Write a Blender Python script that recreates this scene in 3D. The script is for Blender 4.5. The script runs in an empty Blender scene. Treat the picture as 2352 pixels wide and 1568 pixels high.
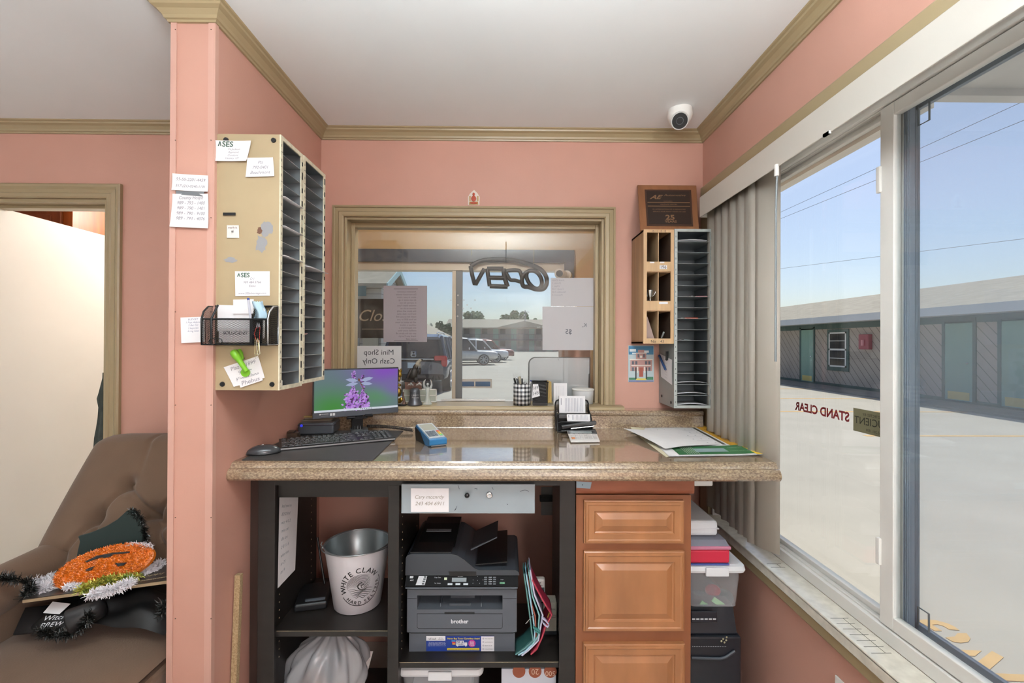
import bpy, math, random
from math import sin, cos, pi, sqrt, radians
from mathutils import Vector, Matrix
random.seed(7)
scn = bpy.context.scene
COL = scn.collection
# ---------------------------------------------------------------- camera
F = 1045.0
YAW, PITCH, ROLL = 0.0096, 0.0038, 0.0045
RM = Matrix.Rotation(-YAW, 3, 'Z') @ Matrix.Rotation(pi/2+PITCH, 3, 'X') @ Matrix.Rotation(ROLL, 3, 'Z')
CAMP = Vector((0, 0, 1.40))
cd = bpy.data.cameras.new('camera'); cam = bpy.data.objects.new('camera', cd); COL.objects.link(cam)
cd.sensor_width = 36; cd.lens = F*36/2352; cd.clip_start = .02; cd.clip_end = 600
cam.matrix_world = Matrix.Translation(CAMP) @ RM.to_4x4()
scn.camera = cam
scn.view_settings.view_transform = 'Standard'; scn.view_settings.look = 'None'
scn.view_settings.gamma = 1; scn.view_settings.exposure = 0; scn.view_settings.use_curve_mapping = False
# ---------------------------------------------------------------- sky and sun
w = bpy.data.worlds.new('sky'); scn.world = w; w.use_nodes = True
nt = w.node_tree; sky = nt.nodes.new('ShaderNodeTexSky'); bgn = nt.nodes['Background']
sky.sky_type = 'NISHITA'; sky.sun_disc = False; sky.sun_elevation = radians(52); sky.sun_rotation = radians(25)
sky.air_density = 1.0; sky.dust_density = 1.6; sky.ozone_density = 1.2
tint = nt.nodes.new('ShaderNodeMix'); tint.data_type = 'RGBA'; tint.blend_type = 'MULTIPLY'; tint.inputs[0].default_value = 1; tint.inputs[7].default_value = (.87, .90, .97, 1)
nt.links.new(sky.outputs[0], tint.inputs[6]); nt.links.new(tint.outputs[2], bgn.inputs[0]); bgn.inputs[1].default_value = 0.14
sd = bpy.data.lights.new('sun', 'SUN'); so = bpy.data.objects.new('sun', sd); COL.objects.link(so)
sd.energy = 4.2; sd.angle = radians(.8); sd.color = (1, .96, .9)
so.rotation_euler = Vector((-.22, -.45, -.87)).to_track_quat('-Z', 'Y').to_euler()
# ---------------------------------------------------------------- pixel -> world on a plane of the room
def ray(px, py): return RM @ Vector(((px-1176)/F, -(py-784)/F, -1))
def aY(px, py, Y): d = ray(px, py); return CAMP + d*(Y/d.y)
def aX(px, py, X): d = ray(px, py); return CAMP + d*(X/d.x)
def aZ(px, py, Z): d = ray(px, py); return CAMP + d*((Z-CAMP.z)/d.z)
# ---------------------------------------------------------------- materials
MATS = {}
def lin(c):
    if isinstance(c, str): c = tuple(int(c[i:i+2], 16)/255 for i in (0, 2, 4))
    return tuple(((x+.055)/1.055)**2.4 if x > .04045 else x/12.92 for x in c)
def mat(name, col='808080', rough=.5, metal=0, var=0, vscale=8, bump=0, bscale=60, alpha=1, emit=None, estr=0, spec=.5, sheen=0, coat=0, stretch=(1, 1, 1), col2=None, detail=3, trans=0):
    if name in MATS: return MATS[name]
    m = bpy.data.materials.new(name); m.use_nodes = True; N = m.node_tree.nodes; L = m.node_tree.links
    p = N['Principled BSDF']; c = lin(col)
    p.inputs['Base Color'].default_value = (*c, 1); p.inputs['Roughness'].default_value = rough; p.inputs['Metallic'].default_value = metal
    p.inputs['Specular IOR Level'].default_value = spec; p.inputs['Alpha'].default_value = alpha
    if sheen: p.inputs['Sheen Weight'].default_value = sheen
    if coat: p.inputs['Coat Weight'].default_value = coat; p.inputs['Coat Roughness'].default_value = .05
    if trans: p.inputs['Transmission Weight'].default_value = trans
    if emit: p.inputs['Emission Color'].default_value = (*lin(emit), 1); p.inputs['Emission Strength'].default_value = estr
    tc = N.new('ShaderNodeTexCoord'); mp = N.new('ShaderNodeMapping'); mp.inputs['Scale'].default_value = stretch; L.new(tc.outputs['Object'], mp.inputs[0])
    if var or col2:
        n = N.new('ShaderNodeTexNoise'); n.inputs['Scale'].default_value = vscale; n.inputs['Detail'].default_value = detail; L.new(mp.outputs[0], n.inputs[0])
        r = N.new('ShaderNodeValToRGB'); L.new(n.outputs[0], r.inputs[0])
        r.color_ramp.elements[0].position = .3; r.color_ramp.elements[1].position = .7
        c2 = lin(col2) if col2 else tuple(x*(1+var) for x in c); c1 = c if col2 else tuple(x*(1-var) for x in c)
        r.color_ramp.elements[0].color = (*c1, 1); r.color_ramp.elements[1].color = (*c2, 1)
        L.new(r.outputs[0], p.inputs['Base Color'])
    if bump:
        n = N.new('ShaderNodeTexNoise'); n.inputs['Scale'].default_value = bscale; n.inputs['Detail'].default_value = 4; L.new(mp.outputs[0], n.inputs[0])
        b = N.new('ShaderNodeBump'); b.inputs['Strength'].default_value = bump; b.inputs['Distance'].default_value = .002; L.new(n.outputs[0], b.inputs['Height']); L.new(b.outputs[0], p.inputs['Normal'])
    MATS[name] = m; return m
def nodes_of(m): return m.node_tree.nodes, m.node_tree.links, m.node_tree.nodes['Principled BSDF']
def glass_mat(name, tint='ffffff', haze=0, hcol='c8ccd0', ior=1.45, grough=0.0, streak=0):
    if name in MATS: return MATS[name]
    m = bpy.data.materials.new(name); m.use_nodes = True; N = m.node_tree.nodes; L = m.node_tree.links; N.remove(N['Principled BSDF'])
    out = N['Material Output']; t = N.new('ShaderNodeBsdfTransparent'); t.inputs[0].default_value = (*lin(tint), 1)
    g = N.new('ShaderNodeBsdfGlossy'); g.inputs['Roughness'].default_value = grough
    fr = N.new('ShaderNodeFresnel'); mx = N.new('ShaderNodeMixShader')
    ge = N.new('ShaderNodeNewGeometry'); mr = N.new('ShaderNodeMapRange'); mr.inputs[3].default_value = ior; mr.inputs[4].default_value = 1/ior   # same reflectance from both faces
    L.new(ge.outputs['Backfacing'], mr.inputs[0]); L.new(mr.outputs[0], fr.inputs[0])
    L.new(fr.outputs[0], mx.inputs[0]); L.new(t.outputs[0], mx.inputs[1]); L.new(g.outputs[0], mx.inputs[2]); last = mx
    if haze:
        d = N.new('ShaderNodeBsdfDiffuse'); d.inputs[0].default_value = (*lin(hcol), 1); tl = N.new('ShaderNodeBsdfTranslucent'); tl.inputs[0].default_value = (*lin(hcol), 1)
        a = N.new('ShaderNodeAddShader'); L.new(d.outputs[0], a.inputs[0]); L.new(tl.outputs[0], a.inputs[1])
        m2 = N.new('ShaderNodeMixShader'); m2.inputs[0].default_value = haze; L.new(mx.outputs[0], m2.inputs[1]); L.new(a.outputs[0], m2.inputs[2]); last = m2
        if streak:
            tc = N.new('ShaderNodeTexCoord'); mp = N.new('ShaderNodeMapping'); mp.inputs['Scale'].default_value = (2.2, 1, 2.2); mp.inputs['Rotation'].default_value = (0, .5, 0)
            n = N.new('ShaderNodeTexNoise'); n.inputs['Scale'].default_value = streak; n.inputs['Detail'].default_value = 6; n.inputs['Distortion'].default_value = 1.5
            r = N.new('ShaderNodeMapRange'); r.inputs[1].default_value = .45; r.inputs[2].default_value = .8; r.inputs[3].default_value = haze*.6; r.inputs[4].default_value = haze*3
            L.new(tc.outputs['Object'], mp.inputs[0]); L.new(mp.outputs[0], n.inputs[0]); L.new(n.outputs[0], r.inputs[0]); L.new(r.outputs[0], m2.inputs[0])
    L.new(last.outputs[0], out.inputs[0]); MATS[name] = m; return m
def wire_mat(name, col, k=330, wire=.32):
    m = mat(name, col, .45, .6); N, L, p = nodes_of(m)
    tc = N.new('ShaderNodeTexCoord'); sp = N.new('ShaderNodeSeparateXYZ'); L.new(tc.outputs['Object'], sp.inputs[0])
    def M(op, a, b=None):
        n = N.new('ShaderNodeMath'); n.operation = op
        for i, v in enumerate((a, b)):
            if v is None: continue
            if isinstance(v, (int, float)): n.inputs[i].default_value = v
            else: L.new(v, n.inputs[i])
        return n.outputs[0]
    s = M('ADD', sp.outputs[0], sp.outputs[1]); zz = M('MULTIPLY', sp.outputs[2], .6)
    a = M('FRACT', M('MULTIPLY', M('ADD', s, zz), k)); b = M('FRACT', M('MULTIPLY', M('SUBTRACT', s, zz), k))
    al = M('MAXIMUM', M('LESS_THAN', a, wire), M('LESS_THAN', b, wire)); L.new(al, p.inputs['Alpha']); return m
# ---------------------------------------------------------------- mesh builder
class MB:
    def __init__(s): s.v = []; s.f = []; s.m = []; s.sm = []; s.M = None
    def add(s, vs, fs, m=0, smooth=False):
        o = len(s.v)
        s.v += [(s.M @ Vector(v)) if s.M else Vector(v) for v in vs]
        for f in fs: s.f.append([i+o for i in f]); s.m.append(m); s.sm.append(smooth)
        return s
    def box(s, x0, y0, z0, x1, y1, z1, m=0):
        if x1 < x0: x0, x1 = x1, x0
        if y1 < y0: y0, y1 = y1, y0
        if z1 < z0: z0, z1 = z1, z0
        return s.add([(x0,y0,z0),(x1,y0,z0),(x1,y1,z0),(x0,y1,z0),(x0,y0,z1),(x1,y0,z1),(x1,y1,z1),(x0,y1,z1)],
            [(0,3,2,1),(4,5,6,7),(0,1,5,4),(1,2,6,5),(2,3,7,6),(3,0,4,7)], m)
    def slab(s, q, t, m=0):
        q = [Vector(a) for a in q]; n = (q[1]-q[0]).cross(q[-1]-q[0]).normalized(); k = len(q)
        vs = list(q)+[a-n*t for a in q]
        fs = [list(range(k)), list(range(2*k-1, k-1, -1))]+[(i, i+k, (i+1) % k+k, (i+1) % k) for i in range(k)]
        return s.add(vs, fs, m)
    def prism(s, pts, axis, a, b, m=0, smooth=False):
        def P(u, v, w): return {'x': (w, u, v), 'y': (u, w, v), 'z': (u, v, w)}[axis]
        k = len(pts); vs = [P(u, v, a) for u, v in pts]+[P(u, v, b) for u, v in pts]
        s.add(vs, [list(range(k-1, -1, -1)), list(range(k, 2*k))], m)
        return s.add(vs, [(i, (i+1) % k, (i+1) % k+k, i+k) for i in range(k)], m, smooth)
    def cyl(s, p0, p1, r0, r1=None, n=16, m=0, smooth=True, caps=True):
        p0 = Vector(p0); p1 = Vector(p1); r1 = r0 if r1 is None else r1; d = (p1-p0).normalized()
        u = d.orthogonal().normalized(); v = d.cross(u)
        vs = [p+(u*cos(2*pi*i/n)+v*sin(2*pi*i/n))*r for p, r in ((p0, r0), (p1, r1)) for i in range(n)]
        s.add(vs, [(i, (i+1) % n, (i+1) % n+n, i+n) for i in range(n)], m, smooth)
        if caps: s.add(vs, [list(range(n-1, -1, -1)), list(range(n, 2*n))], m)
        return s
    def tube(s, path, r, n=8, m=0, closed=False):
        P = [Vector(p) for p in path]; k = len(P); rings = []; u = None
        for i in range(k):
            a = P[(i-1) % k] if (closed or i) else P[i]; b = P[(i+1) % k] if (closed or i < k-1) else P[i]
            d = (b-a).normalized()
            u = d.orthogonal().normalized() if u is None else (u-d*u.dot(d)).normalized()
            w_ = d.cross(u); rr = r[i] if isinstance(r, (list, tuple)) else r
            rings.append([P[i]+(u*cos(2*pi*j/n)+w_*sin(2*pi*j/n))*rr for j in range(n)])
        vs = [p for g in rings for p in g]; fs = []
        for i in range(k if closed else k-1):
            i2 = (i+1) % k
            fs += [(i*n+j, i*n+(j+1) % n, i2*n+(j+1) % n, i2*n+j) for j in range(n)]
        s.add(vs, fs, m, True)
        if not closed: s.add(vs, [list(range(n-1, -1, -1)), list(range((k-1)*n, k*n))], m)
        return s
    def lathe(s, prof, o=(0, 0, 0), n=24, m=0, smooth=True, sx=1, sy=1):
        vs = [(o[0]+r*cos(2*pi*i/n)*sx, o[1]+r*sin(2*pi*i/n)*sy, o[2]+z) for r, z in prof for i in range(n)]; k = len(prof)
        s.add(vs, [(j*n+i, j*n+(i+1) % n, (j+1)*n+(i+1) % n, (j+1)*n+i) for j in range(k-1) for i in range(n)], m, smooth)
        return s
    def ell(s, c, r, nu=14, nv=9, m=0):
        if not isinstance(r, (tuple, list)): r = (r, r, r)
        vs = []; 
        for j in range(nv+1):
            t = pi*j/nv
            vs += [(c[0]+r[0]*sin(t)*cos(2*pi*i/nu), c[1]+r[1]*sin(t)*sin(2*pi*i/nu), c[2]-r[2]*cos(t)) for i in range(nu)]
        return s.add(vs, [(j*nu+i, j*nu+(i+1) % nu, (j+1)*nu+(i+1) % nu, (j+1)*nu+i) for j in range(nv) for i in range(nu)], m, True)
    def surf(s, fn, nu, nv, m=0, smooth=True):
        vs = [fn(i/nu, j/nv) for j in range(nv+1) for i in range(nu+1)]; k = nu+1
        return s.add(vs, [(j*k+i, j*k+i+1, (j+1)*k+i+1, (j+1)*k+i) for j in range(nv) for i in range(nu)], m, smooth)
    def build(s, name, mats, parent=None, bev=0, seg=2, sub=0, solid=0, origin=None, local=False):
        if not isinstance(mats, (list, tuple)): mats = [mats]
        if parent is not None:
            if local: O = Vector((0, 0, 0))
            else: O = parent['_o'] if '_o' in parent else (0, 0, 0); O = Vector(O)
        elif origin is not None: O = Vector(origin)
        else:
            xs = [v.x for v in s.v]; ys = [v.y for v in s.v]; zs = [v.z for v in s.v]
            O = Vector(((min(xs)+max(xs))/2, (min(ys)+max(ys))/2, min(zs)))
        me = bpy.data.meshes.new(name); me.from_pydata([v-O for v in s.v], [], s.f)
        for mm in mats: me.materials.append(mm)
        for i, p in enumerate(me.polygons): p.material_index = s.m[i]; p.use_smooth = s.sm[i]
        me.update()
        o = bpy.data.objects.new(name, me); COL.objects.link(o)
        if parent is not None: o.parent = parent; OFF[o.name] = O
        else: o.location = O
        o['_o'] = tuple(O)
        if bev: b = o.modifiers.new('bevel', 'BEVEL'); b.width = bev; b.segments = seg; b.limit_method = 'ANGLE'; b.angle_limit = radians(35)
        if solid: b = o.modifiers.new('solid', 'SOLIDIFY'); b.thickness = solid; b.offset = 0
        if sub: b = o.modifiers.new('sub', 'SUBSURF'); b.levels = sub; b.render_levels = sub
        return o
OFF = {}
def tag(o, label, cat, group=None, kind=None):
    o['label'] = label; o['category'] = cat
    if group: o['group'] = group
    if kind: o['kind'] = kind
    return o
def thing(name, label, cat, loc=(0, 0, 0), group=None):
    o = bpy.data.objects.new(name, None); COL.objects.link(o); o.location = loc; o['_o'] = tuple(loc); o.empty_display_size = .05
    return tag(o, label, cat, group)
def struct(o): o['kind'] = 'structure'; return o
def copy_tree(o, parent=None):
    c = o.copy(); COL.objects.link(c)
    if parent is not None: c.parent = parent
    for ch in [x for x in KIDS(o)]: copy_tree(ch, c)
    return c
def KIDS(o): return [x for x in COL.objects if x.parent == o]
# sub-part: parent's origin equals the thing's origin, so world coordinates minus that origin
# ---------------------------------------------------------------- lettering
_T = {}
def glyphs(txt, shear=0, bold=0):
    k = (txt, shear, bold)
    if k in _T: return _T[k]
    cu = bpy.data.curves.new('t', 'FONT'); cu.body = txt; cu.size = 1; cu.shear = shear; cu.resolution_u = 3; cu.offset = bold
    ob = bpy.data.objects.new('t', cu); COL.objects.link(ob)
    dg = bpy.context.evaluated_depsgraph_get(); dg.update(); me = ob.evaluated_get(dg).to_mesh()
    vs = [(v.co.x, v.co.y) for v in me.vertices]; fs = [list(p.vertices) for p in me.polygons]
    ob.evaluated_get(dg).to_mesh_clear(); bpy.data.objects.remove(ob); bpy.data.curves.remove(cu)
    _T[k] = (vs, fs); return _T[k]
def quadmap(q):
    a, b, c, d = [Vector(x) for x in q]; n = (b-a).cross(d-a).normalized()
    return lambda u, v, h=0: (a*(1-u)+b*u)*(1-v)+(d*(1-u)+c*u)*v+n*h
def write(mb, q, lines, rect=(.08, .08, .92, .92), m=0, mirror=False, align='C', off=.0006, shear=0, bold=0, fill=.72, fn=None):
    """letters laid in rect of the quad q (bottom-left, bottom-right, top-right, top-left as seen by the viewer)"""
    if isinstance(lines, str): lines = [lines]
    a, b, c, d = [Vector(x) for x in q]; asp = (b-a).length/max(1e-6, (d-a).length); Q = fn or quadmap(q)
    u0, v0, u1, v1 = rect; lh = (v1-v0)/len(lines)
    for i, t in enumerate(lines):
        if not t: continue
        vs, fs = glyphs(t, shear, bold)
        if not vs: continue
        wd = max(x for x, y in vs)-min(x for x, y in vs); x0 = min(x for x, y in vs)
        h = lh*fill; su = h/asp/.72
        s = min(1, (u1-u0)/(wd*su)); sv = h/.72*s; su *= s
        uu = {'L': u0, 'C': (u0+u1)/2-wd*su/2, 'R': u1-wd*su}[align]; vv = v1-lh*(i+.5)-sv*.36
        P = []
        for x, y in vs:
            u = uu+(x-x0)*su; v = vv+y*sv
            if mirror: u = 1-u
            P.append(Q(u, v, off))
        mb.add(P, [f[::-1] for f in fs] if mirror else fs, m)
    return mb
def paper(name, q, m, parent=None, t=.0004, curl=0, n=6, off=.001):
    """sheet spanning quad q, with a little curl away from what carries it"""
    Q = quadmap(q); mb = MB()
    def fn(u, v): return Q(u, v, off+curl*(abs(u-.5)*2)**2*.5+curl*(abs(v-.5)*2)**3*.5)
    mb.surf(fn, n, n); mb.surf(lambda u, v: Q(1-u, v, off-t+curl*(abs(u-.5)*2)**2*.5+curl*(abs(v-.5)*2)**3*.5), n, n)
    o = mb.build(name, m, parent); return o, fn
def px4(pl, val, *pts):
    f = {'Y': aY, 'X': aX, 'Z': aZ}[pl]; return [f(x, y, val) for x, y in pts]
def rectY(x0, y0, x1, y1, Y): return px4('Y', Y, (x0, y1), (x1, y1), (x1, y0), (x0, y0))
def ink(name, q, lines, col, parent, **k):
    mb = MB(); write(mb, q, lines, **k)
    return mb.build(name, mat('ink_'+col, col, .8), parent)
# ---------------------------------------------------------------- constants of the room
WB, XL, XR, ZC, XP, WF, YP = 2.142, -.879, .92, 2.397, -1.007, 2.105, 1.365
CT = 1.018
YC = 1.515
M_wall = mat('salmon_paint', 'c29282', .5, var=.05, vscale=2.5, bump=.12, bscale=180)
M_tan = mat('tan_trim_paint', '9d8b6a', .35)
M_ceil = mat('ceiling_white', 'e8eaea', .8, var=.02, vscale=2, bump=.1, bscale=90)
M_white = mat('white_vinyl', 'e4e2dd', .35, var=.03, vscale=9)
M_paper = mat('white_paper', 'e9e8ea', .8, var=.02, vscale=30)
M_black = mat('black_plastic', '17181a', .35)
M_chrome = mat('chrome', 'd8dadc', .15, 1)
# ================================================================ THE ROOM
def wall(name, boxes, m, **k):
    mb = MB()
    for b in boxes: mb.box(*b)
    return struct(mb.build(name, m, origin=(0, 0, 0), **k))
wall('floor', [(-3.5, -2.5, -.05, 1.07, 4.3, 0)], mat('floor_vinyl', 'd2cdc4', .5, var=.1, vscale=6))
wall('ceiling', [(-3.5, -2.5, ZC, 1.07, 4.3, ZC+.1)], M_ceil)
ox0, ox1 = aY(790, 700, WB).x, aY(1387, 700, WB).x
oz1 = aY(1080, 500, WB).z; oz0 = 1.10
BT = 2.262
wall('wall_back', [(XP, WB, 0, ox0, BT, ZC), (ox1, WB, 0, XR, BT, ZC), (ox0, WB, 0, ox1, BT, oz0), (ox0, WB, oz1, ox1, BT, ZC)], M_wall)
wall('wall_left', [(XP, YP, 0, XL, WB, ZC)], M_wall)
DX0, DX1, DZ = -2.45, aY(247, 700, WF).x, aY(120, 456, WF).z
wall('wall_far_left', [(-3.4, WF, 0, DX0, WF+.12, ZC), (DX1, WF, 0, XP, WF+.12, ZC), (DX0, WF, DZ, DX1, WF+.12, ZC)], M_wall)
wall('wall_outer_left', [(-3.5, -2.5, 0, -3.4, 4.3, ZC)], M_ceil)
wall('wall_behind', [(-3.4, -2.5, 0, 1.07, -2.4, ZC)], M_ceil)
wy0, wy1, wz0, wz1 = 0.05, 2.04, .634, 2.06
XO = 1.07
wall('wall_right', [(XR, -2.4, 0, XO, wy0, ZC), (XR, wy1, 0, XO, WB+.12, ZC), (XR, wy0, 0, XO, wy1, wz0), (XR, wy0, wz1, XO, wy1, ZC)], M_wall)
# crown moulding swept round the room with mitred corners
def sweep(mb, path, prof, m=0):
    P = [Vector(p) for p in path]; k = len(P); rings = []
    for i in range(k):
        ns = []
        for a, b in ((i-1, i), (i, i+1)):
            if a < 0 or b >= k: continue
            d = (P[b]-P[a]).normalized(); ns.append(Vector((-d.y, d.x)))
        n = ns[0] if len(ns) == 1 else (ns[0]+ns[1])/(1+ns[0].dot(ns[1]))
        rings.append([(P[i].x+n.x*o, P[i].y+n.y*o, z) for o, z in prof])
    vs = [p for r in rings for p in r]; q = len(prof)
    mb.add(vs, [(i*q+j, i*q+(j+1) % q, (i+1)*q+(j+1) % q, (i+1)*q+j) for i in range(k-1) for j in range(q)], m)
    mb.add(vs, [list(range(q)), list(range((k-1)*q, k*q))], m)
cz = aY(1150, 325, WB).z
crp = [(.0, 0), (.007, 0), (.009, .006), (.014, .008), (.017, .016), (.027, .028), (.038, .034), (.04, .040), (.047, .043), (.052, .05), (.052, ZC-cz+.002), (0, ZC-cz+.002)]
mb = MB(); sweep(mb, [(XR, -2.4), (XR, WB), (XL, WB), (XL, YP), (XP, YP), (XP, WF), (-3.4, WF)], [(a, b+cz) for a, b in crp])
struct(mb.build('trim_1', M_tan, origin=(0, 0, 0)))
# corner guards on the pillar
M_wall2 = mat('pink_guard_paint', 'c59a8c', .45, var=.03, vscale=10)
M_nail = mat('nail_head', '5c4438', .5)
def guard(name, x0, x1, y0, y1):
    mb = MB(); mb.box(x0, y0, 0, x1, y1, cz, 0)
    o = mb.build(name, M_wall2, origin=(0, 0, 0)); struct(o); return o
guard('trim_2', XP-.0005, XP+.017, YP-.004, YP-.0005)
guard('trim_3', XL-.017, XL+.0002, YP-.004, YP-.0005)
guard('trim_4', XL+.0005, XL+.004, YP-.004, YP+.012)
nb = MB()
for px in (403, 485):
    for py in (68, 322, 500, 716, 930, 1188, 1420):
        p = aY(px, py, YP-.004); nb.cyl(p, p-Vector((0, .0012, 0)), .0016, n=8)
struct(nb.build('trim_5', M_nail, origin=(0, 0, 0)))
# casings
def casing(mb, x0, x1, z0, z1, Y, wdt, left=True, right=True, ydir=-1, top=True):
    """stepped casing around an opening on a wall facing -Y"""
    prof = [(0, 0), (0, .012), (.006, .016), (.02, .017), (.024, .013), (.04, .012), (.05, .019), (wdt-.006, .02), (wdt, .015), (wdt, 0)]
    k = len(prof); rings = []
    pts = []
    if left: pts.append((x0, z0, -1, 0))
    pts.append((x0, z1, -1, 1)); pts.append((x1, z1, 1, 1))
    if right: pts.append((x1, z0, 1, 0))
    for x, z, sx, sz in pts: rings.append([(x+sx*o, Y-h, z+sz*o) for o, h in prof])
    vs = [p for r in rings for p in r]
    mb.add(vs, [(i*k+j, (i+1)*k+j, (i+1)*k+(j+1) % k, i*k+(j+1) % k) for i in range(len(pts)-1) for j in range(k)], 0)
W1 = thing('window_1', 'service window', 'window'); del W1['category']; del W1['label']; W1['kind'] = 'structure'
mb = MB(); casing(mb, ox0, ox1, oz0, oz1, WB, aY(1410, 700, WB).x-ox1)
mb.build('window_casing', M_tan, W1)
mb = MB()   # jamb boards and inner stop
for x0, x1 in ((ox0, ox0+.012), (ox1-.012, ox1)): mb.box(x0, WB+.001, oz0, x1, BT-.001, oz1)
mb.box(ox0+.0121, WB+.001, oz1-.012, ox1-.0121, BT-.001, oz1)
for x0, x1 in ((ox0+.0121, ox0+.03), (ox1-.03, ox1-.0121)): mb.box(x0, WB+.06, oz0, x1, BT-.012, oz1-.0125)
mb.box(ox0+.0301, WB+.06, oz1-.034, ox1-.0301, BT-.012, oz1-.012)
mb.build('window_jamb', M_tan, W1, bev=.0015)
GY = 2.245
mb = MB(); mb.box(ox0+.02, GY, 1.118, ox1-.02, GY+.005, oz1-.02)
mb.build('window_pane', glass_mat('scuffed_glass', 'f6f8f7', .012, 'd8d8d4', streak=5), W1)
mb = MB()   # ring of speaking holes with rims
for hx, hy in ((1045, 670), (1052, 678), (1035, 689), (1065, 689), (1052, 700), (1073, 700), (1044, 710), (1064, 708), (1082, 708), (1064, 718), (1091, 689), (1051, 726)):
    p = aY(hx, hy, GY-.001); mb.tube([p+Vector((cos(t)*.003, 0, sin(t)*.003)) for t in [i*pi/4 for i in range(8)]], .0011, 5, closed=True)
mb.build('speaking_hole', mat('worn_glass_edge', 'c4c6c6', .3), W1)
# pass-through slot along the bottom of the pane
mb = MB(); a = aY(1012, 918, GY-.02); b = aY(1160, 926, GY-.02)
mb.box(a.x, GY-.012, 1.117, b.x, GY+.03, 1.121, 0); mb.box(a.x, GY-.006, 1.121, b.x, GY-.002, 1.127, 0)
mb.build('paper_slot', M_chrome, W1)
# stool ledge
mb = MB(); lx0 = aY(745, 935, 2.08).x; lx1 = aY(1433, 935, 2.08).x
mb.prism([(2.075, 1.088), (2.067, 1.092), (2.065, 1.10), (2.07, 1.109), (2.08, 1.113), (2.258, 1.113), (2.258, 1.088)], 'x', lx0, lx1)
struct(mb.build('trim_6', M_tan, origin=(0, 0, 0)))
# left doorway
D1 = thing('door_1', '', ''); del D1['category']; del D1['label']; D1['kind'] = 'structure'
mb = MB(); casing(mb, DX0, DX1, 0, DZ, WF, .066); mb.build('door_casing', M_tan, D1)
mb = MB(); mb.box(DX0, WF, DZ-.016, DX1, WF+.12, DZ-.0005); mb.box(DX0, WF, 0, DX0+.016, WF+.12, DZ); mb.box(DX1-.016, WF, 0, DX1-.0005, WF+.12, DZ-.016)
mb.box(DX1-.028, WF+.05, 0, DX1-.016, WF+.1, DZ-.016); mb.box(DX0, WF+.05, DZ-.03, DX1-.016, WF+.1, DZ-.016)
mb.build('door_jamb', M_tan, D1, bev=.001)
DXL = -2.40
mb = MB(); mb.box(DXL-.035, 2.14, .012, DXL, 2.90, aY(100, 506, 2.4).z)
zt = 1.4+(788-(479+2))/F*2.13
mb = MB(); mb.box(DXL-.035, 2.135, .012, DXL, 2.90, 2.03); mb.build('door_leaf', mat('door_white', 'eeeae2', .45, var=.02, vscale=3, bump=.06, bscale=40), D1, bev=.002)
# kitchen beyond
wall('wall_kitchen', [(-1.50, WF+.12, 0, -1.42, 4.2, ZC), (-3.4, 4.2, 0, -1.42, 4.28, ZC)], mat('kitchen_wall', 'e9e2d4', .6))
mb = MB(); mb.box(-3.2, 2.60, 1.45, -2.47, 3.0, 2.19); 
kc = thing('kitchen_wall_cabinet', 'brown wood wall cabinet above the open white door', 'cabinet', (-2.8, 2.6, 1.45))
M_litside = mat('lit_side_wood', 'a8602c', .35, var=.25, vscale=5, stretch=(8, 8, .7), detail=5)  # oranger than the face: lamp light on the side put into the colour
mb.build('body', M_litside, kc, bev=.002)
M_kdoor = mat('cabinet_face_wood', '8e5330', .4, var=.15, vscale=5, stretch=(8, 8, .7))
mb = MB(); x0, x1 = -3.05, -2.52; mb.box(x0, 2.582, 1.50, x1, 2.599, 2.16)
mb.box(x0+.05, 2.576, 1.55, x1-.05, 2.583, 2.11); mb.build('door', M_kdoor, kc, bev=.006)
mb = MB()
for z in (2.05, 2.045): mb.box(-2.4695, 2.68, z-.012, -2.469, 2.71, z-.004)
# right window
W2 = thing('window_2', '', ''); del W2['category']; del W2['label']; W2['kind'] = 'structure'
mb = MB()
mb.box(.893, wy0-.03, .600, .905, wy1+.02, .634, 0)
mb.box(.893, wy0, .626, .975, wy1, .636, 0)
mb.build('window_sill', mat('sill_paint_worn', 'd9d5c8', .22, var=.12, vscale=30, coat=.4), W2, bev=.003)
mb = MB(); mb.box(.899, wy0-.05, .565, .9195, wy1+.02, .600); mb.build('sill_apron', M_tan, W2, bev=.004)
mb = MB(); mb.box(.903, wy0-.07, wz1, .9195, wy1+.09, 2.133); mb.box(.903, wy1, .60, .9195, wy1+.085, 2.06)
mb.build('window_casing', M_tan, W2, bev=.005)
mb = MB(); mb.box(.92, wy1-.012, .636, 1.06, wy1, wz1); mb.box(.92, wy0, wz1-.012, 1.0, wy1, wz1); mb.box(.92, wy0, .636, 1.06, wy0+.012, wz1)
mb.build('window_jamb', M_white, W2)
# outer vinyl frame
mb = MB()
for zA, zB in ((.636, .672), (2.022, 2.05)): mb.box(.973, wy0+.012, zA, 1.05, wy1-.012, zB)
for yA, yB in ((wy0+.012, wy0+.05), (wy1-.05, wy1-.012)): mb.box(.973, yA, .672, 1.05, yB, 2.022)
for zz in (.672, 2.018):
    for xx in (.985, 1.005, 1.022): mb.box(xx, wy0+.05, zz, xx+.003, wy1-.05, zz+.006)
mb.build('window_frame', M_white, W2, bev=.002)
ym = aX(2022, 800, .99).y; ym2 = aX(2052, 800, .978).y
mb = MB(); mb.box(.978, ym2, .676, .998, ym2+.042, 2.018)   # interlock stile of the near sash
mb.box(.978, wy0+.05, .676, .998, ym2, .71); mb.box(.978, wy0+.05, 1.985, .998, ym2, 2.018); mb.box(.978, wy0+.05, .676, .998, wy0+.09, 2.018)
s1 = mb.build('sash', M_white, W2, bev=.002)
mb = MB(); mb.box(.986, wy0+.085, .70, .990, ym2+.01, 1.99); mb.build('window_pane', glass_mat('clear_glass', 'fbfdfd'), s1)
mb = MB()
for z in (aX(2022, 415, .985).z, aX(2026, 1265, .985).z): mb.box(.972, ym2+.036, z-.035, .982, ym2+.05, z+.035)
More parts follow.
